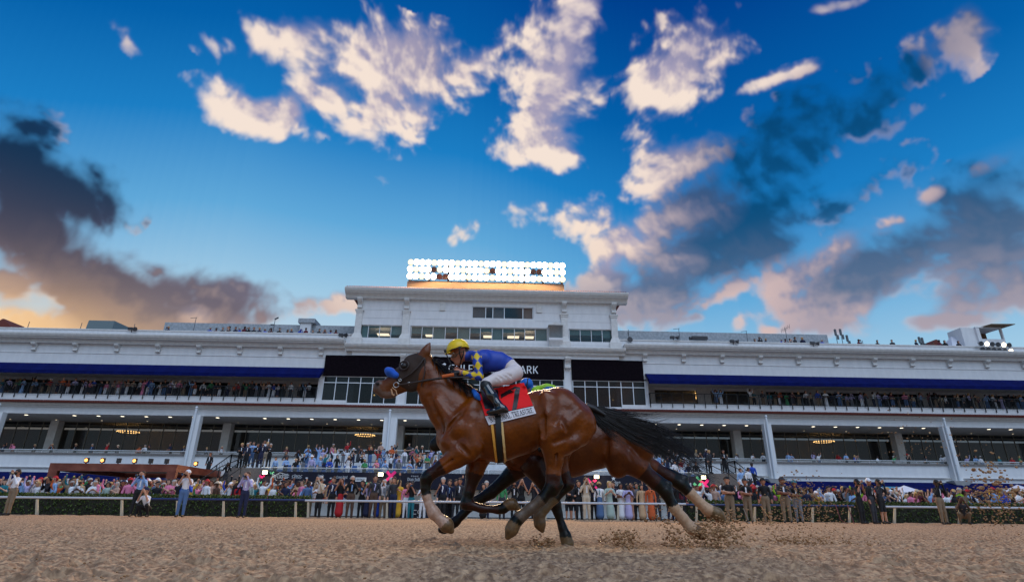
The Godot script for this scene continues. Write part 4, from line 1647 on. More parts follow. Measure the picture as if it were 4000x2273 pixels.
func restaurant(st: Node3D, off: Vector3) -> void:
	var z := FZ - 5.5
	put("hall_wall", boxed(Vector3(-78, 4.9, z - 7.0), Vector3(78, 9.05, z - 6.8), trim), st, off)
	put("hall_ceiling", boxed(Vector3(-78, 9.3, z - 7.0), Vector3(78, 9.4, z - 2.6), trim), st, off)
	put("sill_wall", boxed(Vector3(-78, 4.9, z - 0.1), Vector3(78, 5.7, z + 0.1), room_dark), st, off)
	var piers := [-64.9, -46.5, -28.4, -9.95, 8.6, 27.1, 45.3, 63.8]
	for i in piers.size():
		put("pier", boxed(Vector3(piers[i] - 0.42, 4.9, z - 0.2), Vector3(piers[i] + 0.42, 9.05, z + 0.9), trim), st, off)
	var edge := [-64.9, -46.5, -28.4, -9.95, 8.6, 27.1, 45.3, 63.8]
	for i in edge.size() - 1:
		var n := 13
		var xs := []
		for k in n + 1:
			xs.append(lerpf(edge[i] + 0.45, edge[i + 1] - 0.45, float(k) / n))
		var w := window(st, xs, 5.72, 9.0, z, 8.65, glass_dark, paint(srgb(122, 116, 104), 0.5), 0.055)
		w.position = off
	# downlights: recessed discs that glow, two rows
	var disc := Shape.new().disc(Vector3(0, 0, 0), Vector3.DOWN, 0.17, 10).done(glow(Color(1, 0.95, 0.84), 2.2))
	var small := Shape.new().disc(Vector3(0, 0, 0), Vector3.DOWN, 0.07, 8).done(glow(Color(1, 0.9, 0.75), 1.6))
	var x := -56.3
	var k := 0
	while x < 60.0:
		if k % 8 != 5:
			put("downlight", disc, st, Vector3(x, 9.045, FZ - 1.0) + off)
		if k % 2 == 0:
			put("downlight", small, st, Vector3(x + 0.7, 9.045, FZ - 4.2) + off)
		x += 2.37
		k += 1


func tower(st: Node3D, off: Vector3) -> void:
	var z := FZ + 0.3
	var add := func(called: String, m: Mesh) -> MeshInstance3D: return put(called, m, st, off)
	var x0 := -14.75
	var x1 := 13.35
	# wall round the openings: bands and piers, butted
	add.call("tower_wall", boxed(Vector3(x0, 18.86, z - 0.4), Vector3(-2.42, 21.9, z), stucco))
	add.call("tower_wall", boxed(Vector3(4.28, 18.86, z - 0.4), Vector3(x1, 21.9, z), stucco))
	add.call("tower_wall", boxed(Vector3(-2.42, 18.86, z - 0.4), Vector3(4.28, 19.84, z), stucco))
	add.call("tower_wall", boxed(Vector3(-2.42, 21.2, z - 0.4), Vector3(4.28, 21.9, z), stucco))
	add.call("tower_wall", boxed(Vector3(x0, 15.5, z - 0.4), Vector3(x1, 17.42, z), stucco))
	for e in [[x0, -14.62], [-9.7, -8.9], [5.82, 8.06], [12.98, x1]]:
		add.call("tower_wall", boxed(Vector3(e[0], 17.42, z - 0.4), Vector3(e[1], 18.86, z), stucco))
	for e in [[x0, -1], [x1, 1]]:
		add.call("tower_side", boxed(Vector3(minf(e[0], e[0] - 0.4 * e[1]), 9.2, z - 12.0), Vector3(maxf(e[0], e[0] - 0.4 * e[1]), 21.9, z - 0.4), stucco))
	add.call("tower_back", boxed(Vector3(x0, 9.2, z - 12.3), Vector3(x1, 21.9, z - 12.0), stucco))
	for e in [9.25, 13.25, 17.0, 19.35]:
		add.call("tower_floor", boxed(Vector3(x0 + 0.4, e, z - 12), Vector3(x1 - 0.4, e + 0.18, z - 0.45), trim))
	for e in [[11.0, 13.2], [17.2, 19.3], [19.5, 21.5]]:
		add.call("inner_wall", boxed(Vector3(x0 + 0.4, e[0] - 0.5, z - 5.2), Vector3(x1 - 0.4, e[1], z - 5.0), trim))
	# thin joints of the cladding
	var gl := Shape.new()
	for e in [[19.62, x0, -2.6], [19.62, 4.5, x1], [20.55, x0, -2.6], [20.55, 4.5, x1], [17.0, x0, x1]]:
		gl.box(Vector3(e[1], e[0], z - 0.001), Vector3(e[2], e[0] + 0.025, z + 0.012))
	add.call("joint", gl.done(paint(Color(0.45, 0.45, 0.46), 0.9)))
	# windows with roller blinds; some panes lit from inside
	var left := [-14.55, -13.36, -12.16, -10.95, -9.76]
	var mid := [-8.82, -7.66, -6.49, -5.18, -3.87, -2.55, -1.43, -0.18, 0.97, 2.22, 3.34, 4.46, 5.75]
	var right := [8.14, 9.32, 10.52, 11.7, 12.9]
	var blinds := [[1.0, 0.12, 0.05, 0.68], [0.55, 0.6, 1.0, 0.42, 1.0, 0.42, 0.3, 1.0, 0.35, 0.25, 0.1, 1.0], [0.4, 0.42, 0.38, 0.6]]
	var sets := [left, mid, right]
	for q in 3:
		var w := window(st, sets[q], 17.47, 18.8, z - 0.18, 0.0, glass_pale, steel_white, 0.06)
		w.position = off
		for i in sets[q].size() - 1:
			var b: float = blinds[q][i]
			put("blind", boxed(Vector3(sets[q][i] + 0.03, lerpf(18.8, 17.47, b), z - 0.36), Vector3(sets[q][i + 1] - 0.03, 18.8, z - 0.33), paint(srgb(132, 166, 160), 0.8)), w)
	var panel := paint(srgb(240, 236, 220), 0.5)
	for e in [[-12.3, 1.3], [-7.0, 1.2], [-0.6, 1.1], [2.2, 1.3], [4.0, 1.0]]:
		add.call("ceiling_light", boxed(Vector3(e[0] - e[1] / 2, 18.66, z - 3.4), Vector3(e[0] + e[1] / 2, 18.72, z - 2.6), glow(Color(1.0, 0.93, 0.8), 1.3)))
	var up := window(st, [-2.36, -0.92, -0.14, 1.1, 3.13, 4.22], 19.9, 21.14, z - 0.15, 0.0, glass_pale, steel_white, 0.09)
	up.position = off
	put("curtain", boxed(Vector3(-2.3, 19.95, z - 0.5), Vector3(-1.0, 21.1, z - 0.45), paint(srgb(150, 140, 134), 0.9)), up)
	put("curtain", boxed(Vector3(-0.1, 19.95, z - 0.5), Vector3(1.0, 21.1, z - 0.45), paint(srgb(150, 140, 134), 0.9)), up)
	put("curtain", boxed(Vector3(3.2, 19.95, z - 0.5), Vector3(4.15, 21.1, z - 0.45), paint(srgb(150, 140, 134), 0.9)), up)
	# the glazed bay that stands out
	var bay := put("bay_window", Shape.new().hull8([Vector3(5.9, 16.75, z), Vector3(7.32, 16.75, z), Vector3(7.0, 16.75, z + 0.3), Vector3(6.2, 16.75, z + 0.3), Vector3(5.86, 17.35, z), Vector3(7.36, 17.35, z), Vector3(7.36, 17.35, z + 0.75), Vector3(5.86, 17.35, z + 0.75)]).box(Vector3(5.86, 17.35, z), Vector3(7.36, 17.6, z + 0.75)).done(stucco), st, off)
	put("bay_roof", Shape.new().hull8([Vector3(5.8, 19.0, z), Vector3(7.42, 19.0, z), Vector3(7.42, 19.0, z + 0.8), Vector3(5.8, 19.0, z + 0.8), Vector3(6.55, 19.3, z), Vector3(6.67, 19.3, z), Vector3(6.67, 19.3, z + 0.82), Vector3(6.55, 19.3, z + 0.82)]).done(trim), bay)
	put("pane", boxed(Vector3(5.95, 17.6, z + 0.68), Vector3(7.27, 19.0, z + 0.7), glass_pale), bay)
	put("pane", boxed(Vector3(5.88, 17.6, z + 0.02), Vector3(5.9, 19.0, z + 0.7), glass_pale), bay)
	put("pane", boxed(Vector3(7.32, 17.6, z + 0.02), Vector3(7.34, 19.0, z + 0.7), glass_pale), bay)
	put("bay_back", boxed(Vector3(5.9, 17.6, z + 0.003), Vector3(7.3, 19.0, z + 0.02), room_dark), bay)
	# pilasters with flared feet, capitals and tall consoles
	for px in [-14.42, -9.42, 7.6, 13.02]:
		var pl := put("pilaster", boxed(Vector3(px - 0.34, 17.9, z + 0.003), Vector3(px + 0.34, 20.35, z + 0.22), trim), st, off)
		put("pilaster_foot", Shape.new().hull8([Vector3(px - 0.62, 16.6, z + 0.003), Vector3(px + 0.62, 16.6, z + 0.003), Vector3(px + 0.62, 16.6, z + 0.42), Vector3(px - 0.62, 16.6, z + 0.42), Vector3(px - 0.6, 17.3, z + 0.003), Vector3(px + 0.6, 17.3, z + 0.003), Vector3(px + 0.6, 17.3, z + 0.4), Vector3(px - 0.6, 17.3, z + 0.4)]).hull8([Vector3(px - 0.6, 17.3, z + 0.003), Vector3(px + 0.6, 17.3, z + 0.003), Vector3(px + 0.6, 17.3, z + 0.4), Vector3(px - 0.6, 17.3, z + 0.4), Vector3(px - 0.34, 17.9, z + 0.003), Vector3(px + 0.34, 17.9, z + 0.003), Vector3(px + 0.34, 17.9, z + 0.22), Vector3(px - 0.34, 17.9, z + 0.22)]).done(trim), pl)
		put("capital", Shape.new().box(Vector3(px - 0.46, 20.35, z + 0.003), Vector3(px + 0.46, 20.5, z + 0.34)).box(Vector3(px - 0.4, 20.15, z + 0.225), Vector3(px + 0.4, 20.35, z + 0.28)).done(trim), pl)
		put("console", console(0.5, 1.15, 0.85), pl, Vector3(px, 20.55, z))
	for px in [-5.6, 4.9]:
		add.call("wall_panel", boxed(Vector3(px - 0.3, 20.6, z + 0.003), Vector3(px + 0.3, 21.8, z + 0.12), trim))
	add.call("tower_belt", moulding(-15.4, 13.98, 15.9, 16.62, z, 0.75).done(trim))
	add.call("tower_cornice", moulding(-16.05, 14.55, 21.75, 22.75, z, 1.15).done(trim))
	# red tiled hipped roof
	var rf := Shape.new()
	var ry := 22.75
	rf.hull8([Vector3(-16.0, ry, z - 13), Vector3(14.5, ry, z - 13), Vector3(14.5, ry, z + 1.1), Vector3(-16.0, ry, z + 1.1), Vector3(-9, ry + 2.0, z - 8), Vector3(7.5, ry + 2.0, z - 8), Vector3(7.5, ry + 2.0, z - 5), Vector3(-9, ry + 2.0, z - 5)])
	for i in 118:
		var x := -15.8 + i * 0.257
		var t := clampf(minf((x + 16.0) / 7.0, (14.5 - x) / 7.0), 0.0, 1.0)
		rf.tube([Vector3(x, ry + 0.03, z + 1.1), Vector3(x, ry + 0.02 + 2.0 * t, z + 1.1 - 6.1 * t)], [0.07, 0.07], 5)
	add.call("tower_roof", rf.done(roof_tile))
	# signboards and the glazed storey below them
	var board := noisy(srgb(17, 12, 17), srgb(24, 18, 23), 0.9, 0.02, 3.0)
	board.metallic_specular = 0.15
	for e in [[-17.45, -9.75], [-9.02, 7.35], [8.28, 15.85]]:
		var bd := put("signboard", boxed(Vector3(e[0], 13.28, FZ + 0.02), Vector3(e[1], 15.46, FZ + 0.28), board), st, off)
		if e[0] > -10 and e[0] < 0:
			var white := paint(srgb(226, 228, 232), 0.6)
			lettering("GULFSTREAM PARK", Vector3(0.06, 14.28, FZ + 0.29), 9.36, 0.82, white, bd)
			# the emblem: a galloping horse in strokes
			var em := Shape.new()
			for q in [[[-5.95, 14.62], [-5.5, 14.75], [-5.2, 14.6], [-5.5, 14.5]], [[-5.5, 14.6], [-5.05, 14.85], [-4.9, 14.75], [-4.98, 14.5], [-5.2, 14.5]], [[-5.05, 14.6], [-4.92, 14.55], [-4.95, 13.95], [-5.05, 14.15]], [[-5.3, 14.55], [-5.05, 14.5], [-5.3, 14.2], [-5.5, 14.3]]]:
				var o := []
				for p in q:
					o.append(Vector2(p[0], p[1]))
				em.plate(o, FZ + 0.285, 0.02)
			put("emblem", em.done(white), bd)
	for e in [[-17.35, -9.8, 6], [-8.82, 7.43, 13], [8.36, 15.93, 6]]:
		var xs := []
		for i in e[2] + 1:
			xs.append(lerpf(e[0], e[1], float(i) / e[2]))
		var w := window(st, xs, 10.56, 13.22, FZ + 0.1, 12.62, glass_dark, steel_white, 0.075)
		w.position = off
	add.call("pier", boxed(Vector3(-9.76, 10.5, FZ - 0.3), Vector3(-8.9, 15.88, FZ + 0.02), stucco))
	add.call("pier", boxed(Vector3(7.5, 10.5, FZ - 0.3), Vector3(8.27, 15.88, FZ + 0.02), stucco))
	add.call("pier", boxed(Vector3(-17.9, 10.79, FZ - 0.02), Vector3(-17.42, 13.3, FZ + 0.06), stucco))
	add.call("pier", boxed(Vector3(16.0, 10.79, FZ - 0.02), Vector3(16.3, 13.3, FZ + 0.06), stucco))
	add.call("inner_wall", boxed(Vector3(-17.4, 10.8, FZ - 4.0), Vector3(15.9, 13.35, FZ - 3.8), trim))
	for px in [-9.36, 7.86]:
		put("console", console(0.6, 1.2, 0.75), st, Vector3(px, 14.45, FZ + 0.03) + off)
	for e in [[-15.0, 12.4], [-14.6, 12.1], [-12.5, 11.8], [12.6, 12.0], [13.0, 11.7]]:
		add.call("pendant_bulb", Shape.new().ball(Vector3(e[0], e[1], FZ - 2.0), Vector3(0.09, 0.09, 0.09), 5, 6).done(glow(Color(1, 0.82, 0.5), 1.8)))


# ---------------------------------------------------------------- the lamps on the tower
func make_floodlights() -> void:
	var z := -59.6
	var fl := thing("floodlight_bank", "long steel rack of lit round floodlights in three rows on the tower roof", "floodlights", Vector3(-1.0, 23.0, z))
	var off := -fl.position
	var steel := paint(srgb(96, 88, 80), 0.6)
	var base := Shape.new()
	base.box(Vector3(-9.95, 23.7, z - 0.25), Vector3(7.95, 24.75, z))
	base.box(Vector3(-9.75, 23.2, z - 0.24), Vector3(7.75, 23.62, z - 0.1))
	for i in 12:
		base.box(Vector3(-9.6 + i * 1.56, 23.5, z - 0.2), Vector3(-9.4 + i * 1.56, 23.9, z - 0.02))
	for i in 7:
		base.bar(Vector3(-9.8 + i * 2.92, 22.6, z - 0.12), Vector3(-9.8 + i * 2.92, 23.7, z - 0.12), 0.2)
	put("parapet", base.done(noisy(srgb(108, 92, 70), srgb(126, 108, 84), 0.8, 0.03, 2.0)), fl, off)
	var fr := Shape.new()
	for i in 9:
		var x := -9.8 + i * 2.2
		fr.bar(Vector3(x, 24.7, z - 0.4), Vector3(x, 27.4, z - 0.4), 0.14)
		fr.bar(Vector3(x, 27.2, z - 0.4), Vector3(x, 24.7, z - 2.0), 0.09)
	for y in [24.95, 25.3, 26.2, 27.1]:
		fr.bar(Vector3(-9.9, y, z - 0.42), Vector3(7.9, y, z - 0.42), 0.1)
	for i in 4:
		fr.tube([Vector3(7.95, 24.1 - i * 0.18, z - 0.3), Vector3(8.9 - i * 0.1, 24.1 - i * 0.18, z - 0.3), Vector3(9.1 - i * 0.1, 23.9 - i * 0.18, z - 0.3), Vector3(9.1 - i * 0.1, 22.9, z - 0.3)], [0.04, 0.04, 0.04, 0.04], 5)
	put("frame", fr.done(steel), fl, off)
	var unlit := [[1, 4], [2, 5], [2, 6], [1, 14], [1, 21], [1, 22]]
	var aim := Vector3(0, -0.34, 0.94).normalized()
	var shell := Shape.new().tube([Vector3.ZERO - aim * 0.36, Vector3.ZERO - aim * 0.3, Vector3.ZERO - aim * 0.06, Vector3.ZERO], [0.08, 0.18, 0.32, 0.345], 12).tube([-aim * 0.3, Vector3(0, -0.25, -0.42)], [0.04, 0.04], 5).done(steel)
	var lit := Shape.new().disc(aim * 0.012, aim, 0.335, 16).done(glow(Color(1.0, 0.95, 0.86), 14.0))
	var faint := Shape.new().disc(aim * 0.012, aim, 0.335, 16).done(glow(Color(1.0, 0.88, 0.68), 1.4))
	var dead := Shape.new().disc(aim * 0.012, aim, 0.335, 16).done(paint(srgb(90, 82, 72), 0.3))
	for r in 3:
		for c in 27:
			if c == 30:
				continue
			var p := Vector3(-9.7 + c * 0.672, 27.05 - r * 0.86, z + 0.15)
			var lamp := put("floodlight", shell, fl, p + off)
			put("lens", dead if [r, c] in unlit else (lit if (c * 7 + r * 5) % 4 else faint), lamp)
			lamp.rotation = Vector3(0.05 * sin(c * 2.3 + r), 0.12 * sin(c * 1.7 + r * 2.0), 0)
	for i in 3:
		var a := AreaLight3D.new()
		a.name = "floodlight_glow"
		a.area_size = Vector2(5.6, 2.4)
		a.light_color = Color(1.0, 0.84, 0.64)
		a.light_energy = 380.0
		a.light_size = 1.0
		a.area_range = 120.0
		a.shadow_enabled = true
		a.position = Vector3(-7.0 + i * 5.95, 26.2, z + 0.75)
		add_child(a, true)
		a.look_at_from_position(a.position, Vector3(a.position.x * 0.5, 0, -12))

# ---------------------------------------------------------------- people
# kinds of a figure's surfaces: 0 skin, 1 top, 2 trousers or skirt, 3 hair, 4 shoes, 5 shirt front
var figures := {}
var people_rng := RandomNumberGenerator.new()


# pose: stand, photo, cheer, arms_up, clap, lean, fold, crouch; wear: trousers, dress, shorts; hair: short, long, cap, hat
func figure(pose: String, wear: String, hair: String, fine: bool) -> ArrayMesh:
	var key := "%s %s %s %s" % [pose, wear, hair, fine]
	if figures.has(key):
		return figures[key]
	var s := Sculpt.new(0.027 if fine else 0.045, 0.012 if fine else 0.016)
	var th := 1.0 if fine else 1.12
	var low := 0.0
	var fwd := 0.0
	if pose == "crouch":
		low = -0.62
	if pose == "lean":
		fwd = 0.14
	var hip := Vector3(0, 0.97 + low, 0)
	var chest := Vector3(0, 1.36 + low, 0.02 + fwd * 0.8)
	if pose == "crouch":
		chest.z = 0.22
	var head := chest + Vector3(0, 0.30, 0.03 + fwd * 0.2)
	# trunk
	s.bone(chest + Vector3(-0.10, 0.05, 0), chest + Vector3(0.10, 0.05, 0), 0.085, 0.085, 1, 0.85)
	s.bone(chest, chest.lerp(hip, 0.72), 0.145, 0.125, 1, 0.72)
	s.bone(chest + Vector3(0, 0.05, 0.075), chest.lerp(hip, 0.5) + Vector3(0, 0, 0.07), 0.045, 0.04, 5, 0.9)
	s.bone(chest + Vector3(0, 0.13, 0), head + Vector3(0, -0.08, 0), 0.055, 0.05, 0)
	# head with face, nose and ears
	s.bone(head + Vector3(0, -0.05, 0.02), head + Vector3(0, 0.02, 0.01), 0.072, 0.088, 0)
	if fine:
		s.bone(head + Vector3(0, 0.0, 0.095), head + Vector3(0, -0.03, 0.105), 0.014, 0.018, 0)
		s.bone(head + Vector3(-0.092, 0, 0), head + Vector3(-0.092, -0.03, 0), 0.016, 0.016, 0)
		s.bone(head + Vector3(0.092, 0, 0), head + Vector3(0.092, -0.03, 0), 0.016, 0.016, 0)
	s.bone(head + Vector3(0, 0.085, 0.0), head + Vector3(0, 0.0, -0.05), 0.088, 0.08, 3)
	s.bone(head + Vector3(-0.05, 0.07, 0.02), head + Vector3(0.05, 0.07, 0.02), 0.068, 0.068, 3)
	if hair == "long":
		s.bone(head + Vector3(0, 0.0, -0.05), head + Vector3(0, -0.24, -0.06), 0.085, 0.06, 3, 0.8)
		s.bone(head + Vector3(-0.075, 0.0, 0.0), head + Vector3(-0.08, -0.17, 0.0), 0.035, 0.03, 3)
		s.bone(head + Vector3(0.075, 0.0, 0.0), head + Vector3(0.08, -0.17, 0.0), 0.035, 0.03, 3)
	elif hair == "cap":
		s.bone(head + Vector3(0, 0.09, 0.0), head + Vector3(0, 0.07, 0.0), 0.095, 0.1, 3)
		s.bone(head + Vector3(0, 0.065, 0.1), head + Vector3(0, 0.06, 0.15), 0.035 * th, 0.02 * th, 3)
	elif hair == "hat":
		s.bone(head + Vector3(0, 0.1, 0.0), head + Vector3(0, 0.12, 0.0), 0.095, 0.08, 3)
		for k in 8:
			var a := TAU * k / 8.0
			s.bone(head + Vector3(0, 0.08, 0), head + Vector3(cos(a) * 0.19, 0.075, sin(a) * 0.19), 0.028 * th, 0.02 * th, 3)
	# arms
	for d in [-1.0, 1.0]:
		var sh := chest + Vector3(0.185 * d, 0.06, 0)
		var el := sh + Vector3(0.06 * d, -0.27, -0.01)
		var wr := el + Vector3(0.01 * d, -0.24, 0.05)
		match pose:
			"photo", "crouch":
				el = sh + Vector3(0.09 * d, -0.2, 0.12)
				wr = Vector3(0.06 * d, head.y - 0.02, head.z + 0.2)
			"cheer":
				if d > 0:
					el = sh + Vector3(0.1, 0.18, 0.06)
					wr = el + Vector3(0.02, 0.26, 0.04)
			"arms_up":
				el = sh + Vector3(0.14 * d, 0.2, 0.04)
				wr = el + Vector3(-0.02 * d, 0.26, 0.03)
			"clap":
				el = sh + Vector3(0.08 * d, -0.24, 0.08)
				wr = chest + Vector3(0.035 * d, -0.02, 0.26)
			"fold":
				el = sh + Vector3(0.06 * d, -0.27, 0.06)
				wr = chest + Vector3(-0.09 * d, -0.18 + 0.03 * d, 0.18)
			"lean":
				el = sh + Vector3(0.08 * d, -0.26, 0.12)
				wr = chest + Vector3(0.06 * d, -0.24, 0.3)
		s.bone(sh, el, 0.055 * th, 0.046 * th, 1)
		s.bone(el, wr, 0.045 * th, 0.034 * th, 1 if hair == "short" or pose == "stand" else 0)
		var dir := (wr - el).normalized()
		s.bone(wr, wr + dir * 0.05, 0.036 * th, 0.034 * th, 0)
		if fine:
			for q in 4:
				var side := dir.cross(Vector3(0, 0, 1)).normalized() * (q - 1.5) * 0.02
				s.bone(wr + dir * 0.06 + side, wr + dir * 0.13 + side * 1.2 + Vector3(0, 0, 0.015), 0.0125, 0.011, 0)
			s.bone(wr + dir * 0.02, wr + dir * 0.07 + Vector3(-0.045 * d, 0, 0.02), 0.014, 0.012, 0)
	# below the waist
	if pose == "crouch":
		for d in [-1.0, 1.0]:
			var kn := Vector3(0.2 * d, 0.47, 0.32)
			s.bone(Vector3(0.09 * d, 0.33, -0.02), kn, 0.1, 0.07, 2)
			s.bone(kn, Vector3(0.16 * d, 0.09, 0.06), 0.065, 0.05, 2)
			s.bone(Vector3(0.16 * d, 0.045, 0.04), Vector3(0.18 * d, 0.04, 0.2), 0.045, 0.04, 4)
	elif wear == "dress":
		s.bone(hip + Vector3(0, 0.08, 0), Vector3(0, 0.62, 0), 0.125, 0.175, 2, 0.85)
		s.bone(Vector3(0, 0.62, 0), Vector3(0, 0.28, 0.02), 0.175, 0.2, 2, 0.85)
		for d in [-1.0, 1.0]:
			s.bone(Vector3(0.08 * d, 0.4, 0), Vector3(0.09 * d, 0.08, 0), 0.05, 0.038, 0)
			s.bone(Vector3(0.09 * d, 0.045, 0), Vector3(0.1 * d, 0.035, 0.12), 0.036 * th, 0.032 * th, 4)
	else:
		s.bone(hip + Vector3(-0.05, 0.0, 0), hip + Vector3(0.05, 0.0, 0), 0.13, 0.13, 2, 0.85)
		for d in [-1.0, 1.0]:
			var kn := Vector3(0.1 * d, 0.5, 0.02)
			var an := Vector3((0.11 + 0.03 * absf(fwd)) * d, 0.1, 0)
			s.bone(Vector3(0.085 * d, 0.9, 0), kn, 0.1, 0.07, 2)
			s.bone(kn, an, 0.068 if wear != "shorts" else 0.052, 0.054 if wear != "shorts" else 0.042, 2 if wear != "shorts" else 0)
			s.bone(Vector3(an.x, 0.045, -0.02), Vector3(an.x * 1.1, 0.04, 0.14), 0.045 * th, 0.04 * th, 4)
	s.mesh_it(self)
	figures[key] = s.parted(6)
	return figures[key]


const TONES := [[206, 158, 132], [188, 136, 108], [166, 112, 86], [134, 86, 64], [92, 60, 46], [74, 48, 38]]
const HAIRS := [["dark", 24, 18, 16], ["brown", 58, 38, 26], ["blond", 190, 152, 96], ["grey", 168, 164, 160], ["black", 14, 12, 13]]
const CLOTHS := {
	"white": [226, 226, 230], "black": [20, 20, 24], "navy": [26, 32, 62], "sky-blue": [140, 172, 214], "pink": [224, 128, 160], "grey": [112, 114, 120], "beige": [196, 176, 150], "red": [172, 26, 34],
	"yellow": [214, 170, 52], "teal": [28, 110, 122], "lavender": [176, 168, 206], "green": [60, 140, 86], "orange": [196, 92, 46], "khaki": [126, 106, 84], "brown": [82, 58, 44], "royal-blue": [30, 72, 176],
	"denim": [78, 106, 146], "floral": [186, 150, 132], "sage": [162, 180, 170], "charcoal": [48, 48, 54], "lime": [150, 190, 40], "tan": [190, 158, 122], "maroon": [96, 28, 44],
}


func cloth_paint(called: String) -> StandardMaterial3D:
	var c: Array = CLOTHS[called]
	return paint(srgb(c[0], c[1], c[2]), 0.85)


# one person standing at a place; turn in degrees (0 looks along +z, towards the track)
func person(where: Vector3, turn: float, tall: float, look: Dictionary, place: String, group: String, fine := false) -> MeshInstance3D:
	var pose: String = look.pose
	var hair: String = look.hair
	var o := put("person", figure(pose, look.wear, hair, fine))
	o.position = where
	o.rotation.y = deg_to_rad(turn)
	var k := tall / 1.76
	o.scale = Vector3(k * look.get("broad", 1.0), k, k)
	var tone: Array = TONES[look.tone]
	o.set_surface_override_material(0, paint(srgb(tone[0], tone[1], tone[2]), 0.6))
	o.set_surface_override_material(1, cloth_paint(look.top))
	o.set_surface_override_material(2, cloth_paint(look.bottom))
	var h: Array = HAIRS[look.shade]
	var hair_paint := paint(srgb(h[1], h[2], h[3]), 0.7)
	if hair == "cap" or hair == "hat":
		hair_paint = cloth_paint(look.get("lid", "white"))
	o.set_surface_override_material(3, hair_paint)
	o.set_surface_override_material(4, paint(srgb(24, 20, 20), 0.5))
	o.set_surface_override_material(5, cloth_paint(look.get("shirt", look.top)))
	var on_head := "%s %s" % [look.get("lid", "white"), hair] if hair in ["cap", "hat"] else "%s %s hair" % [hair, h[0]]
	var below := {"trousers": "trousers", "dress": "skirt", "shorts": "shorts"}[look.wear] as String
	var doing := {"stand": "standing", "photo": "filming", "cheer": "one arm up", "arms_up": "both arms up", "clap": "clapping", "lean": "leaning", "fold": "arms folded", "crouch": "crouching"}[pose] as String
	tag(o, "person in %s top and %s %s, %s, %s, %s" % [look.top, look.bottom, below, on_head, doing, place], "person", group)
	return o


func random_look(seated := false) -> Dictionary:
	var r := people_rng
	var pose: String = ["stand", "photo", "clap", "lean", "lean", "fold", "cheer", "arms_up", "photo", "stand"][r.randi() % 10]
	if seated:
		pose = ["stand", "clap", "lean", "photo", "fold", "stand", "cheer"][r.randi() % 7]
	var tops := ["white", "white", "black", "navy", "sky-blue", "pink", "grey", "beige", "red", "white", "black", "lavender", "teal", "royal-blue", "charcoal", "green", "navy", "black", "sky-blue", "orange", "floral", "maroon", "black", "white"]
	var bottoms := ["black", "navy", "charcoal", "denim", "white", "khaki", "black", "grey"]
	var wear: String = ["trousers", "trousers", "trousers", "dress", "shorts"][r.randi() % 5]
	var hair: String = ["short", "short", "long", "cap", "short", "long", "hat"][r.randi() % 7]
	if wear == "dress":
		hair = "long"
	var top: String = tops[r.randi() % tops.size()]
	var look := {"pose": pose, "wear": wear, "hair": hair, "top": top, "bottom": bottoms[r.randi() % bottoms.size()], "tone": [0, 1, 1, 2, 0, 3, 4, 2][r.randi() % 8], "shade": r.randi() % 5, "lid": ["white", "black", "beige", "navy", "red", "tan"][r.randi() % 6]}
	if top in ["black", "navy", "charcoal"] and r.randf() < 0.5:
		look.shirt = ["white", "sky-blue", "white"][r.randi() % 3]
	if wear == "dress":
		look.bottom = top if r.randf() < 0.6 else look.bottom
	return look


func look_of(pose: String, top: String, bottom: String, wear := "trousers", hair := "short", tone := 1, shade := 0, more := {}) -> Dictionary:
	var d := {"pose": pose, "wear": wear, "hair": hair, "top": top, "bottom": bottom, "tone": tone, "shade": shade}
	d.merge(more)
	return d


# where the ray of a view place meets the ground or a floor at that height
func on_floor(x: float, y: float, h := 0.0) -> Vector3:
	var d := view_ray(x, y)
	return EYE + d * ((h - EYE.y) / d.y)


func hand_camera(who: MeshInstance3D, big: bool, where_word: String) -> void:
	var c := thing("hand_camera", "long lens camera held by %s" % where_word if big else "dark phone held by %s" % where_word, "camera", who.position + Vector3(0, 1.63 * who.scale.y, 0.24 * who.scale.z), "cameras held up by people along the rail")
	var black := paint(srgb(16, 16, 18), 0.4)
	if big:
		put("body", boxed(Vector3(-0.075, -0.05, -0.05), Vector3(0.075, 0.06, 0.03), black), c)
		put("lens", Shape.new().tube([Vector3(0, 0, 0.03), Vector3(0, 0, 0.16), Vector3(0, 0, 0.17), Vector3(0, 0, 0.24)], [0.036, 0.036, 0.048, 0.05], 10).done(black), c)
		put("front_glass", Shape.new().disc(Vector3(0, 0, 0.243), Vector3.BACK, 0.042, 10).done(paint(srgb(40, 60, 90), 0.08)), c)
	else:
		put("body", boxed(Vector3(-0.075, -0.04, -0.008), Vector3(0.075, 0.04, 0.0), black), c)
		put("screen", boxed(Vector3(-0.07, -0.035, -0.012), Vector3(0.07, 0.035, -0.009), paint(srgb(60, 90, 120), 0.2)), c)


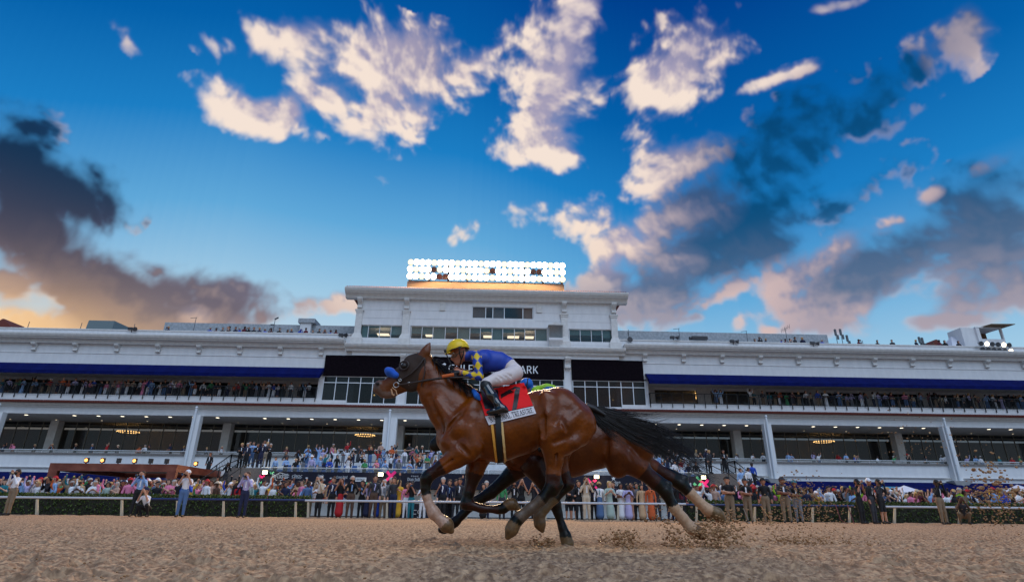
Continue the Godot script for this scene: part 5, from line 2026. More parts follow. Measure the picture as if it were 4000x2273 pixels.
func make_people() -> void:
	people_rng.seed = 77
	# ---- along the white rail, in front of the winner's enclosure: place in the view, look
	var row := [
		[1237, 1.84, look_of("photo", "beige", "black", "trousers", "short", 1, 3, {"shirt": "white"})], [1288, 1.84, look_of("stand", "navy", "black", "trousers", "short", 1, 1, {"shirt": "white"})],
		[1320, 1.76, look_of("photo", "black", "red", "dress", "long", 2, 1)], [1361, 1.86, look_of("photo", "black", "brown", "trousers", "short", 0, 3, {"shirt": "sky-blue"})],
		[1405, 1.70, look_of("clap", "black", "black", "trousers", "short", 2, 0, {"shirt": "sky-blue"})], [1430, 1.62, look_of("photo", "lavender", "navy", "dress", "long", 1, 1)], [1452, 1.93, look_of("stand", "charcoal", "brown", "trousers", "short", 1, 0, {"shirt": "lavender"})],
		[1470, 1.66, look_of("stand", "navy", "royal-blue", "dress", "long", 1, 4)], [1491, 1.74, look_of("photo", "white", "khaki", "trousers", "short", 0, 3, {"shirt": "navy"})], [1517, 1.82, look_of("stand", "grey", "charcoal", "trousers", "short", 0, 3, {"shirt": "white"})], [1530, 1.84, look_of("cheer", "charcoal", "navy", "trousers", "short", 1, 1)],
		[1549, 1.74, look_of("clap", "yellow", "yellow", "dress", "long", 0, 2)], [1582, 1.6, look_of("stand", "pink", "white", "trousers", "long", 1, 1)], [1602, 1.62, look_of("photo", "black", "teal", "trousers", "long", 2, 4)], [1647, 1.62, look_of("clap", "white", "white", "trousers", "long", 1, 1)],
		[1712, 1.56, look_of("photo", "black", "black", "dress", "long", 2, 4)], [1726, 1.86, look_of("stand", "navy", "black", "trousers", "short", 0, 3, {"shirt": "white"})], [1751, 1.78, look_of("stand", "black", "black", "trousers", "short", 1, 1, {"shirt": "sky-blue"})], [1776, 1.78, look_of("cheer", "navy", "charcoal", "trousers", "short", 1, 0)], [1793, 1.84, look_of("stand", "charcoal", "black", "trousers", "short", 2, 4, {"shirt": "white"})],
		[1886, 1.6, look_of("clap", "black", "black", "dress", "long", 1, 4)], [1897, 1.74, look_of("stand", "grey", "navy", "trousers", "short", 0, 3)], [1960, 1.7, look_of("stand", "green", "charcoal", "trousers", "cap", 2, 0, {"lid": "navy"})], [2008, 1.72, look_of("photo", "black", "black", "trousers", "short", 2, 4, {"shirt": "white"})], [2036, 1.86, look_of("photo", "black", "black", "trousers", "cap", 1, 0, {"lid": "charcoal"})], [2088, 1.7, look_of("photo", "charcoal", "black", "trousers", "long", 1, 1)], [2120, 1.76, look_of("stand", "navy", "navy", "trousers", "short", 3, 4, {"shirt": "white"})],
		[2222, 1.7, look_of("photo", "black", "black", "shorts", "long", 1, 1)], [2242, 1.74, look_of("fold", "charcoal", "black", "shorts", "short", 1, 0)], [2264, 1.8, look_of("stand", "black", "black", "trousers", "short", 1, 4, {"shirt": "white"})], [2293, 1.92, look_of("photo", "beige", "beige", "trousers", "short", 1, 1, {"shirt": "white"})], [2322, 1.76, look_of("photo", "navy", "black", "trousers", "short", 1, 1)],
		[2346, 1.74, look_of("stand", "white", "denim", "dress", "short", 5, 2, {"shirt": "teal"})], [2386, 1.76, look_of("clap", "sage", "sage", "dress", "long", 0, 2)], [2402, 1.78, look_of("clap", "navy", "black", "trousers", "short", 1, 1)], [2431, 1.7, look_of("fold", "white", "white", "dress", "long", 3, 4)], [2458, 1.66, look_of("clap", "lavender", "lavender", "dress", "long", 4, 4)], [2476, 1.72, look_of("photo", "floral", "floral", "dress", "long", 2, 1)], [2494, 1.74, look_of("cheer", "grey", "black", "trousers", "long", 1, 0)],
		[2512, 1.66, look_of("stand", "tan", "tan", "dress", "long", 1, 4)], [2548, 1.68, look_of("stand", "orange", "orange", "dress", "hat", 1, 1, {"lid": "beige"})], [2572, 1.76, look_of("photo", "charcoal", "charcoal", "trousers", "short", 2, 0)], [2622, 1.78, look_of("clap", "white", "navy", "trousers", "cap", 1, 0, {"lid": "navy"})], [2650, 1.74, look_of("photo", "black", "black", "trousers", "short", 1, 0)], [2668, 1.7, look_of("stand", "maroon", "black", "trousers", "long", 2, 1)],
	]
	var n := 0
	for q in row:
		var z: float = -28.75 - (n * 37 % 10) * 0.07
		var p := at(q[0], 2020, z)
		var o := person(Vector3(p.x, 0, z), (n * 53 % 40) - 28, q[1], q[2], "at the rail", "people standing along the white rail", true)
		if q[2].pose == "photo":
			hand_camera(o, n % 3 == 1, "person in %s top, %s %s and %s hair" % [q[2].top, q[2].bottom, q[2].wear, q[2].hair])
		n += 1
	# ---- on the track: photographers and ground crew
	var crew := [
		[18, 2022, 1.82, -20, look_of("photo", "white", "khaki", "trousers", "short", 2, 0, {"shirt": "white"}), "on the dirt"], [515, 2028, 1.8, 15, look_of("photo", "sky-blue", "black", "trousers", "short", 1, 1, {"shirt": "white"}), "on the dirt"],
		[562, 2030, 1.72, -10, look_of("crouch", "white", "black", "trousers", "cap", 1, 1, {"lid": "navy"}), "on the dirt"], [696, 2031, 1.86, 10, look_of("photo", "white", "denim", "trousers", "cap", 1, 1, {"lid": "white", "shirt": "white"}), "on the dirt"],
		[938, 2034, 1.82, 0, look_of("photo", "lavender", "navy", "trousers", "short", 1, 1, {"shirt": "white"}), "on the dirt"],
		[2862, 2046, 1.86, -35, look_of("fold", "black", "khaki", "trousers", "cap", 1, 0, {"lid": "black", "broad": 1.1}), "by the hedge"], [2932, 2046, 1.8, -30, look_of("fold", "black", "khaki", "trousers", "cap", 2, 0, {"lid": "charcoal", "shirt": "white"}), "by the hedge"],
		[3005, 2050, 1.82, -25, look_of("stand", "black", "khaki", "trousers", "cap", 2, 0, {"lid": "black"}), "by the hedge"], [3082, 2046, 1.86, -30, look_of("fold", "charcoal", "khaki", "trousers", "cap", 3, 0, {"lid": "charcoal", "shirt": "white", "broad": 1.1}), "by the hedge"],
		[3130, 2050, 1.74, -30, look_of("fold", "black", "grey", "trousers", "cap", 3, 0, {"lid": "teal", "shirt": "white"}), "by the hedge"],
		[3378, 2056, 1.82, 30, look_of("photo", "black", "black", "trousers", "cap", 2, 0, {"lid": "black", "shirt": "white"}), "on the dirt"], [3426, 2058, 1.86, 30, look_of("stand", "black", "charcoal", "trousers", "cap", 2, 0, {"lid": "white", "shirt": "white"}), "on the dirt"],
		[3464, 2058, 1.84, 20, look_of("photo", "charcoal", "black", "shorts", "short", 1, 4), "on the dirt"], [3698, 2056, 1.84, 10, look_of("photo", "black", "khaki", "trousers", "short", 4, 4, {"shirt": "white"}), "on the dirt"], [3775, 2058, 1.76, -25, look_of("crouch", "charcoal", "khaki", "trousers", "cap", 4, 4, {"lid": "charcoal"}), "on the dirt"],
	]
	for q in crew:
		var p := at(q[0], q[1], -26.6)
		p.y = 0.04
		var o := person(p, q[3], q[2], q[4], q[5], "photographers and ground crew on the dirt", true)
		if q[4].pose == "photo":
			hand_camera(o, true, "photographer in %s top and %s trousers" % [q[4].top, q[4].bottom])
	# ---- on the stairs
	for q in [[805, 1865, -46.2, "stand", "black", "black", 2], [872, 1905, -45.8, "photo", "black", "charcoal", 4], [930, 1826, -48.0, "fold", "black", "black", 1], [953, 1826, -47.6, "stand", "navy", "black", 1], [975, 1823, -48.4, "clap", "sky-blue", "denim", 1], [992, 1827, -47.7, "fold", "black", "charcoal", 2], [1010, 1827, -47.6, "photo", "navy", "navy", 1], [1030, 1824, -48.4, "stand", "charcoal", "beige", 0], [1044, 1826, -48.0, "clap", "black", "black", 1], [962, 1812, -50.0, "stand", "grey", "charcoal", 1], [1020, 1812, -50.0, "cheer", "white", "navy", 2],
			[2836, 1852, -48.0, "fold", "black", "black", 2], [2778, 1850, -48.0, "stand", "charcoal", "black", 1], [2768, 1846, -49.0, "photo", "navy", "black", 1], [2950, 1912, -45.5, "stand", "royal-blue", "black", 5], [2936, 1938, -42.0, "stand", "white", "charcoal", 3], [2905, 1942, -41.0, "cheer", "sky-blue", "white", 1]]:
		var p := at(q[0], q[1], q[2])
		person(p, people_rng.randf_range(-25, 25), people_rng.randf_range(1.76, 1.92), look_of(q[3], q[4], q[5], "trousers", "short", q[6], n % 5, {"shirt": "white"} if q[4] in ["black", "navy"] else {}), "on the stairs", "people on the stairs")
		n += 1
	# ---- on the two balconies
	var x := -52.0
	while x < -18.6:
		var z := FZ + people_rng.randf_range(-0.55, -0.1)
		person(Vector3(x, 10.78, z), people_rng.randf_range(-30, 30), people_rng.randf_range(1.62, 1.88), random_look(), "on the balcony", "people on the balconies")
		x += people_rng.randf_range(0.36, 0.74)
	x = 23.0
	while x < 59.0:
		var z := FZ + people_rng.randf_range(-0.7, -0.1)
		if x > 26.5 or people_rng.randf() < 0.5:
			person(Vector3(x, 10.78, z), people_rng.randf_range(-30, 30), people_rng.randf_range(1.62, 1.88), random_look(), "on the balcony", "people on the balconies")
		x += people_rng.randf_range(0.42, 0.95)
	# ---- seated and standing on the restaurant terrace, only head and chest above the wall
	x = -51.0
	while x < 58.0:
		if x < -19.5 or x > 19.2:
			person(Vector3(x, people_rng.randf_range(4.55, 4.8), FZ - people_rng.randf_range(0.9, 2.0)), people_rng.randf_range(-40, 40), people_rng.randf_range(1.5, 1.75), random_look(true), "on the terrace", "people on the restaurant terrace")
		x += people_rng.randf_range(0.6, 2.0)
	# ---- on the tiers
	for r in 5:
		x = -16.9 + 0.2 * r
		while x < 17.0:
			if x < -4.2 or x > 10.2:
				person(Vector3(x, tier_y(r), tier_z(r) - 0.35), people_rng.randf_range(-25, 25), people_rng.randf_range(1.5, 1.82), random_look(r == 0), "on the tiers", "people on the tiered seats")
			x += people_rng.randf_range(0.62, 1.5)
	# ---- looking over the roof edge
	for q in [655, 818, 842, 868, 894, 918, 934, 952, 970, 990, 1012, 1034, 1058, 1090, 1122, 1138, 1172, 1194, 1222, 1246, 1268, 1290, 1312, 2944, 2962, 2986, 3046, 3062, 3080, 3100, 3130, 3204, 3346, 3418, 3476, 3568, 3634, 3658, 3680, 3732]:
		var e: float = q
		var p := at(e, 1290, FZ - 0.9)
		person(Vector3(p.x, 17.85 - people_rng.randf_range(0.9, 1.15), FZ - 0.95), people_rng.randf_range(-40, 40), people_rng.randf_range(1.65, 1.85), look_of(["stand", "fold", "photo", "stand"][n % 4], ["black", "charcoal", "navy", "royal-blue", "maroon"][n % 5], "black", "trousers", ["short", "cap", "long", "short"][(n / 2) % 4], n % 5, n % 5, {"lid": "black"}), "on the roof", "people on the roof")
		n += 1
	crowd_mass()


# the packed crowd on the apron behind the hedge, too many to count: head and shoulders, raised arms
func crowd_mass() -> void:
	var rng := RandomNumberGenerator.new()
	rng.seed = 505
	var kinds := [["stand", "short"], ["photo", "cap"], ["cheer", "long"], ["arms_up", "short"], ["stand", "hat"], ["clap", "long"], ["photo", "short"]]
	var tops: Array = CLOTHS.keys()
	var v := PackedVector3Array()
	var nn := PackedVector3Array()
	var cc := PackedColorArray()
	var idx := PackedInt32Array()
	for k in 760:
		var kind: Array = kinds[rng.randi() % kinds.size()]
		var m := figure(kind[0], "trousers", kind[1], false)
		var side := rng.randf()
		var z := -31.2 - pow(rng.randf(), 1.5) * 9.0
		var x := rng.randf_range(-27.0, -7.6) if side < 0.56 else rng.randf_range(10.2, 31.0)
		x *= -z / 32.0
		var t := Transform3D(Basis(Vector3.UP, rng.randf_range(-0.6, 0.6)).scaled(Vector3.ONE * rng.randf_range(0.9, 1.06)), Vector3(x, -0.05, z))
		var tone: Array = TONES[[0, 1, 1, 0, 2, 3, 4][rng.randi() % 7]]
		var h: Array = HAIRS[rng.randi() % 5]
		var top: Array = CLOTHS[tops[rng.randi() % tops.size()]] if rng.randf() < 0.5 else CLOTHS[["white", "black", "sky-blue", "pink", "white", "navy"][rng.randi() % 6]]
		var lid: Array = CLOTHS[["white", "beige", "black", "red", "navy"][rng.randi() % 5]]
		for s in [0, 1, 3, 5]:
			var a := m.surface_get_arrays(s)
			var sv: PackedVector3Array = a[Mesh.ARRAY_VERTEX]
			var sn: PackedVector3Array = a[Mesh.ARRAY_NORMAL]
			var si: PackedInt32Array = a[Mesh.ARRAY_INDEX]
			var c: Array = tone if s == 0 else (top if s != 3 else ([h[1], h[2], h[3]] if not kind[1] in ["cap", "hat"] else lid))
			var col := srgb(c[0], c[1], c[2])
			var first := v.size()
			for i in sv.size():
				v.append(t * sv[i])
				nn.append((t.basis * sn[i]).normalized())
				cc.append(col)
			for i in si:
				idx.append(first + i)
	var a := []
	a.resize(Mesh.ARRAY_MAX)
	a[Mesh.ARRAY_VERTEX] = v
	a[Mesh.ARRAY_NORMAL] = nn
	a[Mesh.ARRAY_COLOR] = cc
	a[Mesh.ARRAY_INDEX] = idx
	var am := ArrayMesh.new()
	am.add_surface_from_arrays(Mesh.PRIMITIVE_TRIANGLES, a)
	am.surface_set_material(0, tint_paint(0.8))
	var o := put("crowd", am)
	tag(o, "packed crowd of spectators behind the clipped hedge", "crowd", "", "stuff")


func tier_y(r: int) -> float:
	return 2.55 + 0.48 * r


func tier_z(r: int) -> float:
	return -46.4 - 1.9 * r

# ---------------------------------------------------------------- track, rails, hedge, tiers
func make_ground() -> void:
	var big := Shape.new()
	big.quad(Vector3(-900, -0.06, 60), Vector3(900, -0.06, 60), Vector3(900, -0.06, -1500), Vector3(-900, -0.06, -1500))
	var land := put("ground", big.done(noisy(srgb(110, 104, 96), srgb(128, 120, 110), 0.95, 0.02, 6.0)))
	land.set_meta("kind", "structure")
	# the dirt: a sheet with harrow ridges, hoof marks and crumbs, finer close by
	var low := FastNoiseLite.new()
	low.seed = 4
	low.frequency = 0.55
	low.fractal_octaves = 3
	var mid := FastNoiseLite.new()
	mid.seed = 6
	mid.frequency = 5.0
	mid.fractal_octaves = 3
	var fine := FastNoiseLite.new()
	fine.seed = 9
	fine.frequency = 15.0
	fine.fractal_octaves = 3
	var rows := 430
	var cols := 540
	# hoof prints, in a grid of half metre squares
	var prints := {}
	var rng := RandomNumberGenerator.new()
	rng.seed = 40
	for k in 2600:
		var pd := rng.randf_range(2.5, 16.0)
		var px := rng.randf_range(-1.0, 1.0) * (pd + 3.0)
		var key := Vector2i(floori(px * 2.0), floori(pd * 2.0))
		if not prints.has(key):
			prints[key] = []
		prints[key].append([px, pd, rng.randf_range(0.05, 0.085), rng.randf_range(0.015, 0.04)])
	var v := PackedVector3Array()
	var idx := PackedInt32Array()
	for j in rows + 1:
		var t := float(j) / rows
		var d := 1.6 * pow(28.6 / 1.6, t)
		for i in cols + 1:
			var u := (float(i) / cols - 0.5) * 2.0
			var half := maxf(d * 1.15, 6.0) + 2.0
			var x := u * half
			var h := low.get_noise_2d(x, d) * 0.02 + mid.get_noise_2d(x * 0.55, d) * 0.02 + maxf(0.0, fine.get_noise_2d(x * 0.6, d)) * 0.03 + 0.006 * sin(d * 22.0 + low.get_noise_2d(x * 0.3, d) * 6.0)
			# a low bank of sand pushed up along the rail
			h += 0.05 * smoothstep(26.5, 28.2, d) + 0.03 * smoothstep(26.0, 27.5, d) * low.get_noise_2d(x * 2.0, 3.0)
			if d < 16.5:
				for kx in [-1, 0, 1]:
					for kd in [-1, 0, 1]:
						for e in prints.get(Vector2i(floori(x * 2.0) + kx, floori(d * 2.0) + kd), []):
							var q: float = Vector2((x - e[0]) * 0.8, d - e[1]).length() / e[2]
							if q < 1.7:
								h += e[3] * (-(1.0 - q * q) if q < 1.0 else 0.5 * sin((q - 1.0) / 0.7 * PI))
			v.append(Vector3(x, h, -d))
	for j in rows:
		for i in cols:
			var a := j * (cols + 1) + i
			idx.append_array([a, a + cols + 1, a + 1, a + 1, a + cols + 1, a + cols + 2])
	var arr := []
	arr.resize(Mesh.ARRAY_MAX)
	arr[Mesh.ARRAY_VERTEX] = v
	arr[Mesh.ARRAY_INDEX] = idx
	var st := SurfaceTool.new()
	st.create_from_arrays(arr)
	st.generate_normals()
	var m := noisy(srgb(110, 82, 59), srgb(202, 165, 127), 0.95, 0.03, 1.2, 1.6, 7)
	var track := put("track", st.commit())
	track.mesh.surface_set_material(0, m)
	track.set_meta("kind", "structure")
	# behind the camera and to the sides the dirt goes on
	var rest := Shape.new()
	rest.quad(Vector3(-120, -0.02, 14), Vector3(120, -0.02, 14), Vector3(120, -0.02, -1.7), Vector3(-120, -0.02, -1.7))
	rest.quad(Vector3(-120, -0.03, -1.0), Vector3(120, -0.03, -1.0), Vector3(120, -0.03, -28.6), Vector3(-120, -0.03, -28.6))
	var r := put("track", rest.done(m))
	r.set_meta("kind", "structure")


func make_clods() -> void:
	var rng := RandomNumberGenerator.new()
	rng.seed = 88
	var shapes := []
	for k in 3:
		var s := Shape.new()
		s.ball(Vector3.ZERO, Vector3.ONE, 3, 5)
		var bump := FastNoiseLite.new()
		bump.seed = k
		bump.frequency = 1.1
		for i in s.v.size():
			s.v[i] *= 0.75 + 0.5 * bump.get_noise_3dv(s.v[i] * 1.3)
		shapes.append(s.done(noisy(srgb(118, 86, 58), srgb(190, 148, 104), 0.95, 0.05, 0.5)))
	# crumbs lying on the dirt
	var mm := MultiMesh.new()
	mm.transform_format = MultiMesh.TRANSFORM_3D
	mm.mesh = shapes[0]
	mm.instance_count = 2500
	for i in 2500:
		var d := 3.0 * pow(8.0, rng.randf())
		var x := rng.randf_range(-1.0, 1.0) * (d * 1.0 + 1.0)
		var r := rng.randf_range(0.003, 0.009) * (1.0 + d * 0.03)
		mm.set_instance_transform(i, Transform3D(Basis.from_euler(Vector3(rng.randf() * 3, rng.randf() * 3, 0)).scaled(Vector3(r * 1.5, r, r * 1.3)), Vector3(x, 0.012, -d)))
	var o := MultiMeshInstance3D.new()
	o.multimesh = mm
	o.name = "dirt_crumbs"
	add_child(o)
	tag(o, "loose crumbs of dirt strewn over the track", "dirt", "", "stuff")
	# dirt thrown up by the hooves: centre in the view, depth, spread in metres, how many, label
	var puffs := [
		[2430, 2112, -6.6, 0.16, 0.09, 260, "clump of dirt thrown up low behind the planted foreleg"], [2125, 2125, -6.5, 0.12, 0.06, 160, "dirt splashing round the planted black foreleg"], [2640, 2110, -6.8, 0.10, 0.10, 130, "small spray of dirt between the clump and the wrapped hind leg"],
		[2790, 2095, -6.6, 0.22, 0.13, 420, "dirt bursting round the hind hoof with the lower wrap"], [2600, 2030, -6.9, 0.2, 0.2, 110, "loose crumbs flying ahead of the wrapped hind legs"], [2830, 2040, -7.2, 0.22, 0.12, 240, "crumbs flung from the higher hind hoof"],
		[3030, 2040, -8.5, 0.30, 0.18, 130, "dirt ball flying in front of the ground crew"], [3180, 2000, -9.5, 0.42, 0.36, 420, "cloud of pale clods flying by the khaki trousers"], [3110, 1905, -9.5, 0.22, 0.2, 90, "clods flying at head height over the hedge"], [3230, 2120, -7.5, 0.55, 0.05, 160, "low spray of dirt skimming the track"], [3080, 2112, -7.5, 0.2, 0.05, 90, "crumbs of dirt bouncing on the track behind the hooves"],
		[3900, 1990, -9.5, 0.42, 0.32, 380, "pale clods flying before the rail at the edge"], [3900, 1910, -9.0, 0.34, 0.25, 110, "large clods flying above the white rail"], [3850, 1840, -9.0, 0.34, 0.22, 40, "high clods flying before the terrace wall"], [3600, 1720, -9.5, 1.0, 0.35, 110, "fine specks of dirt high in front of the restaurant windows"],
	]
	for q in puffs:
		var c := at(q[0], q[1], q[2])
		var pm := MultiMesh.new()
		pm.transform_format = MultiMesh.TRANSFORM_3D
		pm.mesh = shapes[rng.randi() % 3]
		pm.instance_count = q[5]
		for i in int(q[5]):
			var a := Vector3(rng.randfn(), rng.randfn(), rng.randfn())
			var p := c + Vector3(a.x * q[3] * 0.6, a.y * q[4] * 0.6, a.z * 0.14)
			p.y = maxf(p.y, 0.015)
			var r := rng.randf_range(0.006, 0.017) * (1.6 if rng.randf() < 0.12 else 1.0)
			if "high" in q[6] and "fine" in q[6]:
				r *= 0.8
			if "large" in q[6] or "high clods" in q[6]:
				r *= 1.7
			pm.set_instance_transform(i, Transform3D(Basis.from_euler(Vector3(rng.randf() * 3, rng.randf() * 3, 0)).scaled(Vector3(r * rng.randf_range(1.0, 1.8), r, r)), p))
		var f := MultiMeshInstance3D.new()
		f.multimesh = pm
		f.name = numbered("flying_dirt")
		add_child(f)
		tag(f, q[6], "dirt", "dirt thrown up by the hooves", "stuff")


func make_rails() -> void:
	var white := paint(srgb(188, 188, 192), 0.4)
	var blue := paint(srgb(34, 48, 92), 0.4)
	var z := -28.2
	# [from, to, material, post places, label]
	var post := paint(srgb(206, 200, 180), 0.6)
	var spec := [
		[-34.0, -16.2, white, [-32, -26.5, -20.7, -16.9], "white tubular running rail on posts in front of the dark hedge", "white"], [-16.1, -8.55, blue, [-14.4, -12.3, -10.55, -9.0], "dark blue padded rail in front of the hedge", "blue"],
		[-8.5, 9.2, white, [-8.35, -4.75, -1.1, 2.6, 6.0, 9.0], "white tubular rail before the winner's enclosure", "white"], [9.3, 17.4, blue, [9.8, 12.6, 15.4, 17.2], "dark blue padded rail behind the ground crew in khaki", "blue"], [18.6, 40.0, white, [19.4, 22.6, 26.2, 31.0, 36.0], "white tubular rail in front of the hedge beside the crouching photographer", "white"],
	]
	for q in spec:
		var zz := z if q[0] != -8.5 else z + 0.25
		var t := thing("track_rail", q[4], "rail", Vector3(q[0], 0, zz), "rails along the track")
		var off := -t.position
		put("rail_tube", Shape.new().tube([Vector3(q[0], 0.78, zz), Vector3(q[1], 0.8, zz)], [0.052, 0.052], 10).done(q[2]), t, off)
		for px in q[3]:
			put("post", Shape.new().hull8([Vector3(px - 0.05, 0.0, zz - 0.35), Vector3(px + 0.05, 0.0, zz - 0.35), Vector3(px + 0.05, 0.0, zz - 0.25), Vector3(px - 0.05, 0.0, zz - 0.25), Vector3(px - 0.04, 0.72, zz - 0.05), Vector3(px + 0.04, 0.72, zz - 0.05), Vector3(px + 0.04, 0.72, zz + 0.02), Vector3(px - 0.04, 0.72, zz + 0.02)]).done(post), t, off)
	# the red hose hanging from the blue rail
	var hose := put("hose", Shape.new().tube([at(3265, 1970, -28.0), at(3285, 2030, -27.6), at(3320, 2050, -27.4), at(3360, 2062, -27.0), at(3340, 2050, -27.2), at(3322, 2000, -27.9), at(3312, 1970, -28.05)], [0.02, 0.02, 0.02, 0.02, 0.02, 0.02, 0.02], 6).done(paint(srgb(120, 50, 46), 0.6)))
	tag(hose, "thin red hose looped over the dark blue rail", "hose")


func make_hedges() -> void:
	var rng := RandomNumberGenerator.new()
	rng.seed = 15
	var leaf := Shape.new()
	leaf.tri(Vector3(0, 0, 0), Vector3(0.035, 0.03, 0.01), Vector3(0, 0.09, 0))
	leaf.tri(Vector3(0, 0, 0), Vector3(0, 0.09, 0), Vector3(-0.035, 0.03, 0.01))
	leaf.done()
	for q in [[-36.0, -8.7, "long clipped hedge behind the white and blue rail, crowd pressed against it"], [9.6, 42.0, "long clipped hedge behind the ground crew and the crouching photographer"]]:
		var t := thing("hedge", q[2], "hedge", Vector3(q[0], 0, -29.4), "hedges along the rail")
		var off := -t.position
		put("screen", boxed(Vector3(q[0], 0.0, -29.75), Vector3(q[1], 0.86, -29.35), paint(srgb(40, 38, 28), 0.95)), t, off)  # added inner box: dark branch colour for the shaded inside of the hedge
		var green := StandardMaterial3D.new()
		green.vertex_color_use_as_albedo = true
		green.roughness = 0.7
		green.backlight_enabled = true
		green.backlight = Color(0.2, 0.3, 0.08)
		var lm := leaf.done(green)
		var mm := MultiMesh.new()
		mm.transform_format = MultiMesh.TRANSFORM_3D
		mm.use_colors = true
		mm.mesh = lm
		var count := int((q[1] - q[0]) * 420)
		mm.instance_count = count
		for i in count:
			var x := rng.randf_range(q[0], q[1])
			var top := rng.randf() < 0.62
			var y := rng.randf_range(0.84, 0.99) if top else rng.randf_range(0.05, 0.9)
			var zz := rng.randf_range(-29.85, -29.25) if top else rng.randf_range(-29.36, -29.24)
			var k := rng.randf_range(0.7, 1.3)
			mm.set_instance_transform(i, Transform3D(Basis.from_euler(Vector3(rng.randf_range(-1.2, 1.2), rng.randf() * TAU, rng.randf_range(-0.8, 0.8))) * Basis.from_scale(Vector3(k, k, k)), Vector3(x, y, zz)))
			var c := srgb(34, 50, 14).lerp(srgb(78, 96, 28), rng.randf())
			mm.set_instance_color(i, c)
		var o := MultiMeshInstance3D.new()
		o.multimesh = mm
		o.name = "foliage"
		o.position = off
		o.set_meta("kind", "stuff")
		t.add_child(o)


func text_board(parent: Node3D, words: Array, z: float) -> void:
	var white := paint(srgb(200, 208, 216), 0.6)
	for w in words:
		var a := at(w[1], w[2], z)
		var b := at(w[3], w[4], z)
		lettering(w[0], Vector3((a.x + b.x) / 2, (a.y + b.y) / 2, z), absf(b.x - a.x), absf(a.y - b.y), white, parent, w[5], 0.012)


func cross(parent: Node3D, x: float, y: float, s: float, z: float, m: Material, called: String, half := false) -> void:
	var c := Shape.new()
	for k in [1.0, -1.0]:
		var d := Vector2(s, s * k)
		var n := Vector2(-d.y, d.x).normalized() * s * 0.32
		var o := Vector2(x, y)
		if half:
			c.plate([o - n * 0.0 + Vector2(0, -s * 0.6) - n, o + Vector2(0, -s * 0.6) + n, o + Vector2(s * k, s * 0.4) + n, o + Vector2(s * k, s * 0.4) - n], z + 0.003 * k, 0.008)
		else:
			c.plate([o - d - n, o + d - n, o + d + n, o - d + n], z + 0.003 * k, 0.008)
	put(called, c.done(m), parent)


